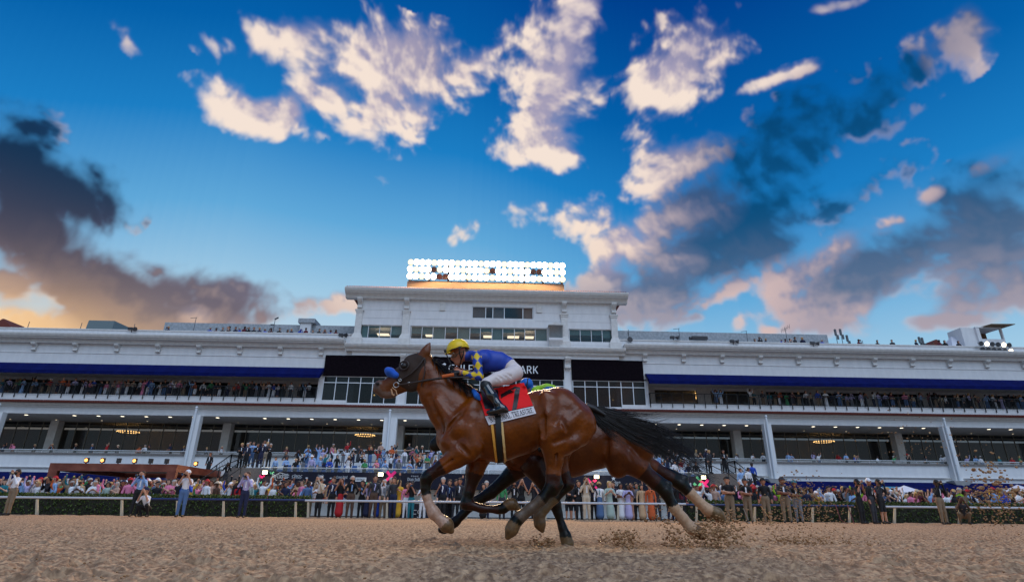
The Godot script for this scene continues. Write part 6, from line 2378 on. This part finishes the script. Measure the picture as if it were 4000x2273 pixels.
func make_tiers() -> void:
	var t := thing("seating_tiers", "stepped spectator tiers with a navy sponsor banner along their front", "grandstand seating", Vector3(0, 0, -46))
	var off := -t.position
	var pale := noisy(Color(0.55, 0.56, 0.57), Color(0.64, 0.65, 0.66), 0.85, 0.02, 4.0)
	for r in 5:
		put("step", boxed(Vector3(-17.5, tier_y(r) - (2.4 if r > 0 else 0.5), tier_z(r) - 1.9), Vector3(17.2, tier_y(r), tier_z(r)), pale), t, off)
	var banner := put("banner", boxed(Vector3(-17.6, 1.98, -46.2), Vector3(17.2, 3.14, -46.0), noisy(srgb(11, 13, 32), srgb(15, 17, 40), 0.9, 0.02, 3.0)), t, off)
	banner.set_meta("label", "navy banner with white sponsor logos and pink and green crosses")
	var z := -45.995
	text_board(banner, [["The Cocktail", 1058, 1868, 1125, 1850, true], ["CÎROC", 1139, 1865, 1181, 1853, false], ["ULTRA PREMIUM", 1139, 1869, 1175, 1866, false], ["Captain", 1240, 1866, 1264, 1853, true], ["Morgan", 1238, 1881, 1270, 1868, true], ["Crown Royal", 1312, 1872, 1357, 1858, true], ["Don Julio", 1590, 1882, 1647, 1866, true], ["1942", 1604, 1862, 1634, 1858, false], ["Heineken", 2372, 1889, 2424, 1878, true], ["SILVER", 2380, 1898, 2418, 1891, false]], z)
	# the white plate with dark letters, small lozenges, the star
	var pl := at(1388, 1870, z)
	put("plate", boxed(Vector3(pl.x, pl.y - 0.2, z), Vector3(pl.x + 0.82, pl.y + 0.1, z + 0.01), paint(srgb(200, 208, 216), 0.6)), banner)
	lettering("SMIRNOFF", Vector3(pl.x + 0.41, pl.y - 0.05, z + 0.012), 0.7, 0.16, paint(srgb(20, 22, 46), 0.6), banner, false, 0.012)
	var marks := Shape.new()
	for q in [[1197, 1867], [1292, 1868], [1371, 1869]]:
		var p := at(q[0], q[1], z)
		marks.plate([Vector2(p.x - 0.12, p.y), Vector2(p.x, p.y + 0.06), Vector2(p.x + 0.12, p.y), Vector2(p.x, p.y - 0.06)], z, 0.01)
	var s := at(2397, 1869, z)
	var star := []
	for k in 10:
		var r := 0.19 if k % 2 == 0 else 0.075
		star.append(Vector2(s.x + sin(TAU * k / 10) * r, s.y + cos(TAU * k / 10) * r))
	marks.plate(star, z, 0.01)
	# the frame drawn round the first sign
	for e in [[[1054, 1868], [1092, 1846]], [[1092, 1846], [1128, 1856]], [[1128, 1862], [1088, 1880]], [[1088, 1880], [1072, 1872]]]:
		var a := at(e[0][0], e[0][1], z)
		var b := at(e[1][0], e[1][1], z)
		marks.bar(Vector3(a.x, a.y, z + 0.004), Vector3(b.x, b.y, z + 0.004), 0.012, 0.035)
	put("emblem", marks.done(paint(srgb(200, 208, 216), 0.6)), banner)
	var pink := paint(srgb(214, 22, 120), 0.6)
	var mint := paint(srgb(96, 196, 140), 0.6)
	for q in [[1526, 1860, 0.34, 0], [1468, 1890, 0.24, 1], [2312, 1890, 0.36, 0], [2753, 1892, 0.34, 0], [1022, 1860, 0.2, 1]]:
		var p := at(q[0], q[1], z)
		cross(banner, p.x, p.y, q[2], z, pink, "cross", q[3] == 1)
	for q in [[1440, 1890, 0.2], [1532, 1890, 0.18], [2726, 1894, 0.3], [2735, 1868, 0.26], [2496, 1900, 0.2], [1060, 1846, 0.16], [1014, 1884, 0.16]]:
		var p := at(q[0], q[1], z)
		cross(banner, p.x, p.y, q[2], z, mint, "chevron", true)
	# glass rail with a steel cap along the front and a white rail behind
	for i in 16:
		var x0 := -17.5 + i * 2.168
		put("rail_pane", boxed(Vector3(x0 + 0.03, 3.14, -46.15), Vector3(x0 + 2.138, 3.42, -46.13), glass_pale), t, off)
	put("rail_cap", boxed(Vector3(-17.6, 3.42, -46.18), Vector3(17.2, 3.46, -46.1), steel_white), t, off)
	var back := Shape.new()
	for y in [5.35, 5.75]:
		back.bar(Vector3(-14.5, y, -55.6), Vector3(15.5, y, -55.6), 0.06)
	for i in 13:
		back.bar(Vector3(-14.5 + i * 2.5, 4.4, -55.6), Vector3(-14.5 + i * 2.5, 5.75, -55.6), 0.06)
	put("back_rail", back.done(steel_white), t, off)
	# blue seats of the first rows, where they show between the people
	var blue := paint(srgb(30, 86, 150), 0.5)
	var seat := Shape.new().box(Vector3(-0.22, 0.38, -0.22), Vector3(0.22, 0.44, 0.2)).hull8([Vector3(-0.22, 0.44, -0.3), Vector3(0.22, 0.44, -0.3), Vector3(0.22, 0.44, -0.24), Vector3(-0.22, 0.44, -0.24), Vector3(-0.2, 0.85, -0.38), Vector3(0.2, 0.85, -0.38), Vector3(0.2, 0.85, -0.33), Vector3(-0.2, 0.85, -0.33)]).bar(Vector3(0, 0, -0.1), Vector3(0, 0.38, -0.1), 0.08).done(blue)
	for r in 2:
		for i in 50:
			var x := -16.8 + i * 0.68
			if x < -4.0 or x > 10.0:
				put("seat", seat, t, Vector3(x, tier_y(r), tier_z(r) - 0.9) + off)
	# lit lamps on the banner
	for q in [[1033, 1845], [1486, 1853], [2331, 1862], [2750, 1864]]:
		var p := at(q[0], q[1], -45.7)
		var l := thing("wall_lamp", {1033: "lit square lamp on the banner end beside the stair by the pergola", 1486: "lit square lamp on the banner just before the large pink cross and spirits logo", 2331: "lit square lamp on the banner between a pink cross and the white star", 2750: "lit square lamp on the banner end above the pink cross by the stair"}[q[0]], "lamp", p, "lamps on the banner")
		put("housing", boxed(Vector3(-0.2, -0.14, -0.3), Vector3(0.2, 0.14, -0.02), iron), l)
		put("lens", boxed(Vector3(-0.18, -0.12, -0.018), Vector3(0.18, 0.12, -0.008), glow(Color(1.0, 0.93, 0.74), 6.0)), l)
		var o := OmniLight3D.new()
		o.name = "lamp_glow"
		o.light_color = Color(1.0, 0.9, 0.7)
		o.light_energy = 0.8
		o.light_size = 0.15
		o.omni_range = 20.0
		o.shadow_enabled = true
		o.position = p + Vector3(0, -0.02, 0.1)
		add_child(o, true)
	# cream boards standing under the banner; and the dark back of the enclosure
	put("underside_wall", boxed(Vector3(-17.4, 0, -47.6), Vector3(17.0, 1.98, -47.4), room_dark), t, off)
	for q in [[1057, 1086, 1885, 1914], [1097, 1148, 1888, 1918]]:
		var a := at(q[0], q[3], -44.5)
		var b := at(q[1], q[2], -44.5)
		var bd := put("white_board", boxed(Vector3(a.x, 0.9, -44.55), Vector3(b.x, b.y, -44.5), paint(srgb(206, 200, 184), 0.7)))
		tag(bd, "plain cream board standing under the navy banner above the crowd", "board", "cream boards under the banner")


func make_stairs() -> void:
	for s in [-1.0, 1.0]:
		var x0: float = -17.7 if s < 0 else 17.3         # where the landing meets the tiers
		var x1: float = -20.4 if s < 0 else 19.7         # where the flight begins
		var x2: float = -24.4 if s < 0 else 23.7         # where it reaches the ground
		var t := thing("staircase", "concrete stair with dark iron railings at the end of the tiers, beside the pergola" if s < 0 else "concrete stair with dark iron railings at the end of the tiers, below the blue awning", "stairs", Vector3(x0, 0, -47))
		var off := -t.position
		var grey := noisy(srgb(104, 96, 92), srgb(122, 112, 106), 0.9, 0.03, 2.0)
		put("landing", boxed(Vector3(minf(x0, x1), 0.0, -50.5), Vector3(maxf(x0, x1), 3.42, -46.6), grey), t, off)
		var n := 20
		for i in n:
			var a := lerpf(x1, x2, float(i) / n)
			var b := lerpf(x1, x2, float(i + 1) / n)
			put("step", boxed(Vector3(minf(a, b), 0.0, -50.0), Vector3(maxf(a, b), 3.42 * (1.0 - float(i + 1) / n) + 0.02, -46.75), grey), t, off)
		put("stringer", Shape.new().hull8([Vector3(x1, 3.15, -46.75), Vector3(x2, -0.1, -46.75), Vector3(x2, -0.1, -46.6), Vector3(x1, 3.15, -46.6), Vector3(x1, 3.55, -46.75), Vector3(x2, 0.3, -46.75), Vector3(x2, 0.3, -46.6), Vector3(x1, 3.55, -46.6)]).done(stucco), t, off)
		var rl := Node3D.new()
		rl.name = "railing"
		t.add_child(rl)
		rl.position = off
		railing(rl, Vector3(x1, 3.45, -49.6), Vector3(x2, 0.2, -49.6), 1.0, 1.3, 0.1)
		railing(rl, Vector3(x1, 3.42, -46.7), Vector3(x2, 0.1, -46.7), 1.0, 1.3, 0.0)
		railing(rl, Vector3(x1, 3.42, -46.7), Vector3(x1, 3.42, -49.6), 1.0, 1.2, 0.0)
		# hand rails of the narrow flight that comes down towards the track
		var h := Shape.new()
		for k in [0.0, 1.6]:
			h.tube([Vector3(x0 - s * 0.0 + s * k, 4.2, -46.5), Vector3(x0 + s * (k + 0.9), 3.3, -44.6), Vector3(x0 + s * (k + 1.9), 1.9, -43.0), Vector3(x0 + s * (k + 2.2), 1.6, -42.6), Vector3(x0 + s * (k + 2.0), 1.3, -42.9)], [0.035, 0.035, 0.035, 0.035, 0.035], 6)
			h.bar(Vector3(x0 + s * (k + 0.9), 0.5, -44.6), Vector3(x0 + s * (k + 0.9), 3.3, -44.6), 0.05)
		put("hand_rail", h.done(iron), t, off)
	# a sloping planter bed with dark green planting by the left stair
	var pl := thing("planter", "sloping concrete planter with dark green ground cover beside the stair", "planter", Vector3(-16.6, 0, -42))
	var off := -pl.position
	put("wall", Shape.new().hull8([Vector3(-19.0, 0, -43), Vector3(-14.0, 0, -43), Vector3(-14.0, 0, -41.5), Vector3(-19.0, 0, -41.5), Vector3(-19.0, 2.1, -43), Vector3(-14.0, 1.6, -43), Vector3(-14.0, 1.45, -41.5), Vector3(-19.0, 1.95, -41.5)]).done(concrete), pl, off)
	var rng := RandomNumberGenerator.new()
	rng.seed = 71
	var leaves := Shape.new()
	for i in 900:
		var u := rng.randf()
		var p := Vector3(lerpf(-19, -14, u), lerpf(2.0, 1.5, u) + rng.randf_range(0.0, 0.28), rng.randf_range(-43, -41.5))
		var d := Vector3(rng.randf_range(-1, 1), rng.randf_range(-0.3, 1), rng.randf_range(-1, 1)).normalized() * 0.13
		var e := d.cross(Vector3(0.3, 1, 0.2)).normalized() * 0.05
		leaves.tri(p, p + d * 0.5 + e, p + d)
		leaves.tri(p, p + d, p + d * 0.5 - e)
	var lo := put("foliage", leaves.done(paint(srgb(26, 40, 18), 0.8)), pl, off)
	lo.set_meta("kind", "stuff")


func make_pergola() -> void:
	var t := thing("pergola", "copper coloured metal pergola frame with small lamps on top, above the crowd", "pergola", Vector3(-25, 0, -40))
	var off := -t.position
	var copper := noisy(srgb(112, 58, 46), srgb(140, 82, 66), 0.35, 0.01, 6.0)
	copper.metallic = 0.45
	# front beam, side beams, back beam and posts
	put("beam", boxed(Vector3(-29.2, 2.66, -40.3), Vector3(-20.9, 3.14, -40.0), copper), t, off)
	put("beam", boxed(Vector3(-29.2, 2.66, -48.0), Vector3(-20.9, 3.14, -47.7), copper), t, off)
	put("beam", boxed(Vector3(-29.19, 2.67, -47.7), Vector3(-28.8, 3.13, -40.3), copper), t, off)
	put("beam", boxed(Vector3(-21.3, 2.67, -47.7), Vector3(-20.91, 3.13, -40.3), copper), t, off)
	for q in [[-29.19, -40.29], [-21.5, -40.29], [-29.19, -47.99], [-21.5, -47.99]]:
		put("post", boxed(Vector3(q[0], 0, q[1]), Vector3(q[0] + 0.58, 2.66, q[1] + 0.28), copper), t, off)
	put("roof_panel", boxed(Vector3(-28.78, 2.98, -47.6), Vector3(-21.32, 3.02, -40.4), paint(srgb(196, 190, 182), 0.6)), t, off)
	for i in 7:
		var x := -27.0 + i * 1.05
		var lit: bool = i in [0, 1, 3, 6]
		var zz := -40.15 if i < 6 else -42.0
		var l := put("spot_lamp", Shape.new().box(Vector3(x - 0.12, 3.2, zz - 0.1), Vector3(x + 0.12, 3.5, zz + 0.06)).bar(Vector3(x, 3.14, zz), Vector3(x, 3.2, zz), 0.06).done(iron), t, off)
		put("lens", Shape.new().disc(Vector3(x, 3.35, zz + 0.065), Vector3.BACK, 0.11, 10).done(glow(Color(1.0, 0.62, 0.32), 2.5) if lit else paint(srgb(40, 40, 44), 0.2)), l)


func make_roof_things() -> void:
	# second parapet walls and huts behind the roof edge; each stands on the roof
	var z := FZ - 4.0
	var add := func(called: String, label: String, cat: String, a: Vector3, b: Vector3, m: Material) -> Node3D:
		var o := put(called, boxed(a, b, m))
		tag(o, label, cat)
		return o
	var grey := noisy(srgb(150, 156, 160), srgb(172, 176, 180), 0.85, 0.02, 4.0)
	var roof := put("roof", boxed(Vector3(-78, 16.6, FZ - 20), Vector3(-14.8, 16.75, FZ - 0.5), grey), get_node("grandstand") as Node3D)
	roof.position = -(get_node("grandstand") as Node3D).position
	var roof2 := put("roof", boxed(Vector3(13.4, 16.6, FZ - 20), Vector3(78, 16.75, FZ - 0.5), grey), get_node("grandstand") as Node3D)
	roof2.position = roof.position
	var p := at(640, 1272, z)
	var q := at(1370, 1280, z)
	add.call("roof_wall", "long low pale wall behind the people on the roof, ending at the tower", "wall", Vector3(p.x, 16.75, z - 0.3), Vector3(-15.2, p.y + 0.4, z), grey)
	p = at(2435, 1303, z)
	q = at(3235, 1320, z)
	add.call("roof_wall", "long pale inner wall on the roof with antennas along its top", "wall", Vector3(13.9, 16.75, z - 0.3), Vector3(q.x, p.y + 0.35, z), grey)
	p = at(345, 1251, z)
	q = at(445, 1253, z)
	var hut := put("roof_hut", Shape.new().hull8([Vector3(p.x - 0.3, 16.75, z - 5), Vector3(q.x + 3.8, 16.75, z - 5), Vector3(q.x, 16.75, z), Vector3(p.x - 0.3, 16.75, z), Vector3(p.x, q.y, z - 5), Vector3(q.x + 0.4, q.y, z - 5), Vector3(q.x, q.y, z), Vector3(p.x, q.y, z)]).done(paint(srgb(112, 126, 128), 0.8)))
	tag(hut, "grey plant hut standing alone on the roof of the wing", "hut")
	var cab := thing("roof_cabin", "small stepped white cabin with a wide flat top on the roof near the tower", "cabin", at(1200, 1300, z + 0.5))
	var a := at(1166, 1244, z + 0.5)
	var b := at(1218, 1262, z + 0.5)
	put("wall", boxed(Vector3(a.x + 0.25, 16.75, z - 1.5), Vector3(b.x - 0.1, b.y + 0.02, z + 0.45), stucco), cab, -cab.position)
	put("top", boxed(Vector3(a.x, b.y + 0.02, z - 1.6), Vector3(b.x + 0.3, a.y, z + 0.6), grey), cab, -cab.position)
	# broadcast booth with a raised flap, white tent, spare floodlights at the far end
	var booth := thing("broadcast_booth", "white broadcast booth with a raised roof flap standing on the roof edge", "booth", at(3840, 1330, FZ - 1.5))
	var zz := FZ - 1.5
	a = at(3762, 1305, zz)
	b = at(3812, 1279, zz)
	var c := at(3920, 1276, zz)
	var d := at(3935, 1345, zz)
	put("side_wall", boxed(Vector3(b.x - 1.6, 16.75, zz - 2.2), Vector3(b.x, b.y, zz - 0.2), stucco), booth, -booth.position)
	put("front_wall", Shape.new().box(Vector3(b.x, 16.75, zz - 0.3), Vector3(d.x, b.y - 1.35, zz)).box(Vector3(c.x - 0.35, b.y - 1.35, zz - 0.3), Vector3(d.x, b.y - 0.1, zz)).box(Vector3(b.x, b.y - 1.35, zz - 0.3), Vector3(b.x + 0.4, b.y, zz)).done(stucco), booth, -booth.position)
	put("ceiling", boxed(Vector3(b.x, b.y - 0.02, zz - 2.4), Vector3(d.x, b.y + 0.06, zz + 0.02), stucco), booth, -booth.position)
	put("back_wall", boxed(Vector3(b.x, 16.75, zz - 2.4), Vector3(d.x, b.y - 0.02, zz - 2.2), paint(srgb(96, 62, 34), 0.8)), booth, -booth.position)
	put("roof_flap", Shape.new().hull8([Vector3(b.x + 0.3, b.y + 0.07, zz - 2.3), Vector3(d.x + 0.2, b.y + 0.07, zz - 2.3), Vector3(d.x + 0.9, b.y + 0.15, zz + 0.9), Vector3(b.x + 1.2, b.y + 0.1, zz + 0.9), Vector3(b.x + 0.3, b.y + 0.15, zz - 2.3), Vector3(d.x + 0.2, b.y + 0.15, zz - 2.3), Vector3(d.x + 0.9, b.y + 0.23, zz + 0.9), Vector3(b.x + 1.2, b.y + 0.18, zz + 0.9)]).done(paint(srgb(120, 96, 70), 0.8)), booth, -booth.position)
	var tp := at(3718, 1316, FZ - 3.0)
	var tent := put("tent", Shape.new().hull8([Vector3(tp.x - 1.6, 17.7, FZ - 4.6), Vector3(tp.x + 2.6, 17.7, FZ - 4.6), Vector3(tp.x + 2.6, 17.7, FZ - 1.4), Vector3(tp.x - 1.6, 17.7, FZ - 1.4), Vector3(tp.x - 0.05, tp.y, FZ - 3.05), Vector3(tp.x + 0.05, tp.y, FZ - 3.05), Vector3(tp.x + 0.05, tp.y, FZ - 2.95), Vector3(tp.x - 0.05, tp.y, FZ - 2.95)]).box(Vector3(tp.x - 1.6, 16.75, FZ - 4.6), Vector3(tp.x + 2.6, 17.7, FZ - 1.4)).done(paint(srgb(206, 208, 216), 0.7)))
	tag(tent, "white peaked canopy tent on the roof beside the booth", "tent")
	for e in [[3660, 1326, FZ - 6.0, 3.2, "low red tiled gable on the roof behind the tent"], [10, 1245, FZ - 6.0, 4.5, "white gable with a red tiled edge on the roof"], [3990, 1358, FZ - 0.3, 1.6, "red tiled gable beside the spare floodlights"]]:
		var g := at(e[0], e[1], e[2])
		var gb := put("roof_gable", Shape.new().hull8([Vector3(g.x - e[3], 16.75, e[2] - 3), Vector3(g.x + e[3], 16.75, e[2] - 3), Vector3(g.x + e[3], 16.75, e[2]), Vector3(g.x - e[3], 16.75, e[2]), Vector3(g.x - 0.1, g.y, e[2] - 3), Vector3(g.x + 0.1, g.y, e[2] - 3), Vector3(g.x + 0.1, g.y, e[2]), Vector3(g.x - 0.1, g.y, e[2])]).done(roof_tile))
		tag(gb, e[4], "gable")
	var rack := thing("floodlight_rack", "two rows of round floodlights hung on the parapet by the booth, three lit", "floodlights", at(3895, 1360, FZ + 0.6))
	var aim := Vector3(0, -0.3, 1).normalized()
	var steel := paint(srgb(150, 152, 154), 0.3, 0.6)
	put("frame", Shape.new().bar(at(3822, 1340, FZ + 0.4), at(3956, 1352, FZ + 0.4), 0.07).bar(at(3830, 1364, FZ + 0.4), at(3966, 1374, FZ + 0.4), 0.07).bar(at(3890, 1346, FZ + 0.4), at(3890, 1346, FZ - 0.1), 0.08).done(steel), rack, -rack.position)
	var shell := Shape.new().tube([-aim * 0.3, -aim * 0.1, Vector3.ZERO], [0.1, 0.24, 0.27], 12).done(steel)
	for i in 12:
		var row := i / 6
		var lx := (3836.0 + (i % 6) * 22.0) if row == 0 else (3842.0 + (i % 6) * 22.0)
		var ly := (1342.0 + (i % 6) * 1.2) if row == 0 else (1364.0 + (i % 6) * 1.6)
		var lamp := put("floodlight", shell, rack, at(lx, ly, FZ + 0.65) - rack.position)
		var on: bool = i in [1, 4, 11]
		put("lens", Shape.new().disc(aim * 0.01, aim, 0.25, 12).done(glow(Color(1, 0.92, 0.78), 5.0) if on else paint(srgb(70, 74, 80), 0.15)), lamp)
	# masts, antennas, horns
	for e in [[3262, 1285, 1348, 0], [3282, 1284, 1350, 0], [3308, 1308, 1344, 0], [3590, 1315, 1350, 0], [3602, 1318, 1350, 0], [765, 1240, 1292, 1], [1074, 1245, 1280, 2], [2916, 1293, 1336, 1], [3068, 1281, 1308, 3], [2652, 1283, 1300, 1], [113, 1256, 1274, 4], [318, 1261, 1282, 4], [525, 1265, 1284, 4], [2455, 1287, 1330, 4], [3370, 1330, 1352, 4]]:
		var top := at(e[0], e[1], FZ - 0.35)
		var s := Shape.new().tube([Vector3(top.x, 17.0, FZ - 0.35), top], [0.04, 0.03], 5)
		var words := ["panel antenna mast with slim grey boxes", "roof mast with single cross arm", "roof mast with two small angled floodlights", "television aerial with many short rods on the roof wall", "thin lightning rod on the roof"]
		match e[3]:
			0:
				s.box(top + Vector3(-0.1, -0.75, -0.06), top + Vector3(0.1, -0.05, 0.08))
				s.box(top + Vector3(0.1, -1.2, -0.06), top + Vector3(0.26, -0.7, 0.08))
			1:
				s.bar(top + Vector3(-0.6, -0.1, 0), top + Vector3(0.1, 0.0, 0), 0.04)
			2:
				s.hull8([top + Vector3(0, -0.15, 0), top + Vector3(0.35, 0.05, 0), top + Vector3(0.35, 0.05, 0.2), top + Vector3(0, -0.15, 0.2), top + Vector3(0, -0.05, 0), top + Vector3(0.35, 0.15, 0), top + Vector3(0.35, 0.15, 0.2), top + Vector3(0, -0.05, 0.2)])
				s.box(top + Vector3(-0.35, -0.75, 0), top + Vector3(0.0, -0.65, 0.15))
			3:
				s.bar(top + Vector3(-0.5, -0.35, 0), top + Vector3(0.5, 0.15, 0), 0.03)
				for k in 6:
					s.bar(top + Vector3(-0.5 + k * 0.2, -0.35 + k * 0.1 - 0.25, 0), top + Vector3(-0.5 + k * 0.2, -0.35 + k * 0.1 + 0.25, 0.1), 0.025)
		var o := put("antenna", s.done(paint(srgb(84, 88, 94), 0.5)))
		var near_to := {3262: ", beside the inner wall's end", 3282: ", tallest of three", 3308: ", shortest of three", 3590: ", taller of a pair near the gable", 3602: ", shorter of a pair near the gable", 765: " before the low wall over the pergola wing", 2916: " beside the seated people on the roof", 2652: " on top of the inner wall near the tower", 113: " between two huts of the wing", 318: " right beside the grey plant hut", 525: " behind the reflector beside the plant hut", 2455: " next to the horn loudspeaker", 3370: " standing alone between two lone watchers"}
		tag(o, words[e[3]] + str(near_to.get(e[0], "")), "antenna", "antennas on the roof")
	for e in [[2461, 1327, 0], [2632, 1318, 1], [2715, 1322, 2], [2866, 1333, 1], [1335, 1308, 1], [3180, 1340, 1], [512, 1284, 1]]:
		var w := at(e[0], e[1], FZ + 0.15)
		var s := Shape.new()
		if e[2] == 0:
			s.tube([w + Vector3(0, 0, 0.1), w + Vector3(0, 0, -0.1), w + Vector3(0, 0, -0.4)], [0.3, 0.16, 0.06], 12).bar(w, w + Vector3(-0.1, 0.9, -0.3), 0.05)
		elif e[2] == 1:
			s.box(w + Vector3(-0.35, -0.12, -0.2), w + Vector3(0.1, 0.14, 0.1)).tube([w + Vector3(0.15, 0, 0.05), w + Vector3(0.5, -0.1, 0.2)], [0.08, 0.24], 10).bar(w, w + Vector3(0, -0.35, -0.15), 0.06)
		else:
			s.box(w + Vector3(-0.3, -0.1, -0.3), w + Vector3(1.4, 0.25, 0.1)).tube([w + Vector3(-0.3, 0.05, -0.1), w + Vector3(-0.55, 0.02, -0.1)], [0.14, 0.2], 10)
		var o := put("roof_speaker", s.done(paint(srgb(52, 52, 56), 0.5)))
		tag(o, ["round horn loudspeaker on the roof edge by the tower", "small floodlight with reflector dish on the roof edge" + str({2632: " below a cross armed mast", 2866: " before a group of seated watchers", 1335: " beside the tower wall", 3180: " at the end of the inner wall", 512: " beside the grey plant hut"}.get(e[0], "")), "black covered broadcast camera lying on the roof edge"][e[2]], "roof fitting", "fittings along the roof edge")


func make_small_things() -> void:
	# ring chandeliers of small bulbs hanging in the restaurant
	var bulb := glow(Color(1.0, 0.78, 0.48), 9.0)
	for q in [[-40.7, "ring chandelier of warm bulbs behind the glass, above the pergola"], [-14.35, "ring chandelier of warm bulbs behind the glass, next to a white column near the tower"], [38.7, "ring chandelier of warm bulbs behind the glass, above the flying dirt"]]:
		var c := thing("chandelier", q[1], "chandelier", Vector3(q[0], 8.3, -66), "chandeliers in the restaurant")
		put("ring", torus(Vector3.ZERO, 1.05, 0.05, iron, Vector3.UP), c)
		put("chain", Shape.new().bar(Vector3(0, 0, 0), Vector3(0, 1.0, 0), 0.03).bar(Vector3(-1.05, 0, 0), Vector3(0, 0.6, 0), 0.025).bar(Vector3(1.05, 0, 0), Vector3(0, 0.6, 0), 0.025).done(iron), c)
		var bm := Shape.new().ball(Vector3.ZERO, Vector3(0.075, 0.075, 0.075), 5, 6).done(bulb)
		for k in 24:
			put("bulb", bm, c, Vector3(cos(TAU * k / 24.0) * 1.05, 0.06, sin(TAU * k / 24.0) * 1.05))
	var cd := thing("chandelier", "crystal chandelier glowing behind the balcony doors", "chandelier", at(2735, 1545, FZ - 4.5))
	var cb := Shape.new()
	for k in 22:
		var a := k * 2.4
		cb.ball(Vector3(cos(a) * 0.45, 0.3 - (k % 6) * 0.13, sin(a) * 0.45), Vector3(0.06, 0.06, 0.06), 4, 5)
	put("bulbs", cb.done(bulb), cd)
	put("stem", Shape.new().bar(Vector3(0, -0.4, 0), Vector3(0, 0.9, 0), 0.05).done(iron), cd)
	# sponsor counter and white parasols behind the crowd
	var k0 := at(3585, 1925, -44)
	var bar := thing("drinks_kiosk", "green kiosk with a rounded light blue canopy and white lettering behind the crowd", "kiosk", Vector3(k0.x, 0, -44))
	var off := -bar.position
	var teal := paint(srgb(42, 146, 178), 0.5)
	var l := at(3482, 1918, -44)
	var r := at(3580, 1918, -44)
	var top := at(3530, 1899, -44).y
	var prof := []
	for i in 9:
		var a := PI * i / 8.0
		prof.append(Vector2(-44.0 - 0.9 + cos(a) * 0.9, top - 0.75 + sin(a) * 0.75))
	put("canopy", Shape.new().run(l.x, r.x, prof).done(teal), bar, off)
	put("counter", boxed(Vector3(l.x + 0.1, 0, -45.6), Vector3(r.x - 0.1, top - 0.75, -44.3), paint(srgb(30, 90, 60), 0.6)), bar, off)
	var lt := lettering("Heineken", Vector3((l.x + r.x) / 2, top - 0.42, -44.05), 1.5, 0.3, paint(srgb(220, 230, 234), 0.6), bar, true)
	lt.position += off
	for q in [[3540, 1925, 1.25, "small white parasol in front of the drinks kiosk"], [3985, 1922, 1.1, "small white parasol at the far end of the crowd"]]:
		var p := at(q[0], q[1], -41.5)
		var u := thing("parasol", q[3], "parasol", Vector3(p.x, 0, -41.5), "parasols behind the crowd")
		var cn := Shape.new()
		for i in 8:
			var a := TAU * i / 8.0
			var b := TAU * (i + 1) / 8.0
			cn.tri(Vector3(0, p.y + 0.5, 0), Vector3(cos(b) * q[2], p.y, sin(b) * q[2]), Vector3(cos(a) * q[2], p.y, sin(a) * q[2]))
			cn.tri(Vector3(0, p.y + 0.47, 0), Vector3(cos(a) * q[2], p.y - 0.02, sin(a) * q[2]), Vector3(cos(b) * q[2], p.y - 0.02, sin(b) * q[2]))
		put("canopy", cn.done(paint(srgb(214, 216, 226), 0.7)), u)
		put("pole", Shape.new().tube([Vector3.ZERO, Vector3(0, p.y + 0.5, 0)], [0.03, 0.03], 6).done(steel_white), u)
	# the ground crew's long handled tools
	var sh := put("shovel", Shape.new().tube([at(2972, 1975, -26.3), at(3012, 2030, -26.1)], [0.02, 0.02], 6).hull8([at(3008, 2038, -26.1), at(3022, 2036, -26.1), at(3026, 2056, -26.0), at(3012, 2058, -26.0), at(3008, 2038, -26.14), at(3022, 2036, -26.14), at(3026, 2056, -26.04), at(3012, 2058, -26.04)]).done(paint(srgb(176, 128, 78), 0.7)))
	tag(sh, "shovel with a pale wooden handle held by a crew member in khaki", "shovel")
	var st := put("shovel", Shape.new().tube([at(2905, 1985, -26.4), at(2925, 2032, -26.2)], [0.018, 0.018], 6).hull8([at(2920, 2040, -26.2), at(2930, 2038, -26.2), at(2936, 2054, -26.15), at(2926, 2056, -26.15), at(2920, 2040, -26.24), at(2930, 2038, -26.24), at(2936, 2054, -26.19), at(2926, 2056, -26.19)]).done(paint(srgb(120, 112, 104), 0.6)))
	tag(st, "grey handled shovel standing in the dirt between two crew members", "shovel")
	# dark board with white letters behind the legs of the people at the rail
	var p := at(1628, 2012, -29.6)
	var fb := thing("advert_board", "navy board with white letters behind the legs of the people at the rail", "board", Vector3(p.x, 0, -29.6))
	put("panel", boxed(Vector3(-1.6, 0.02, -0.05), Vector3(1.7, 0.72, 0.0), paint(srgb(14, 18, 44), 0.6)), fb)
	lettering("FS1", Vector3(0.1, 0.26, 0.01), 0.62, 0.36, paint(srgb(214, 220, 228), 0.6), fb)

func build_all() -> void:
	coat_noise.seed = 3
	coat_noise.frequency = 4.0
	coat_noise.fractal_octaves = 3
	stand_materials()
	make_ground()
	make_stand()
	make_floodlights()
	make_tiers()
	make_stairs()
	make_pergola()
	make_roof_things()
	make_rails()
	make_hedges()
	make_small_things()
	near_horse()
	near_jockey()
	far_horse()
	far_jockey()
	make_people()
	make_clods()
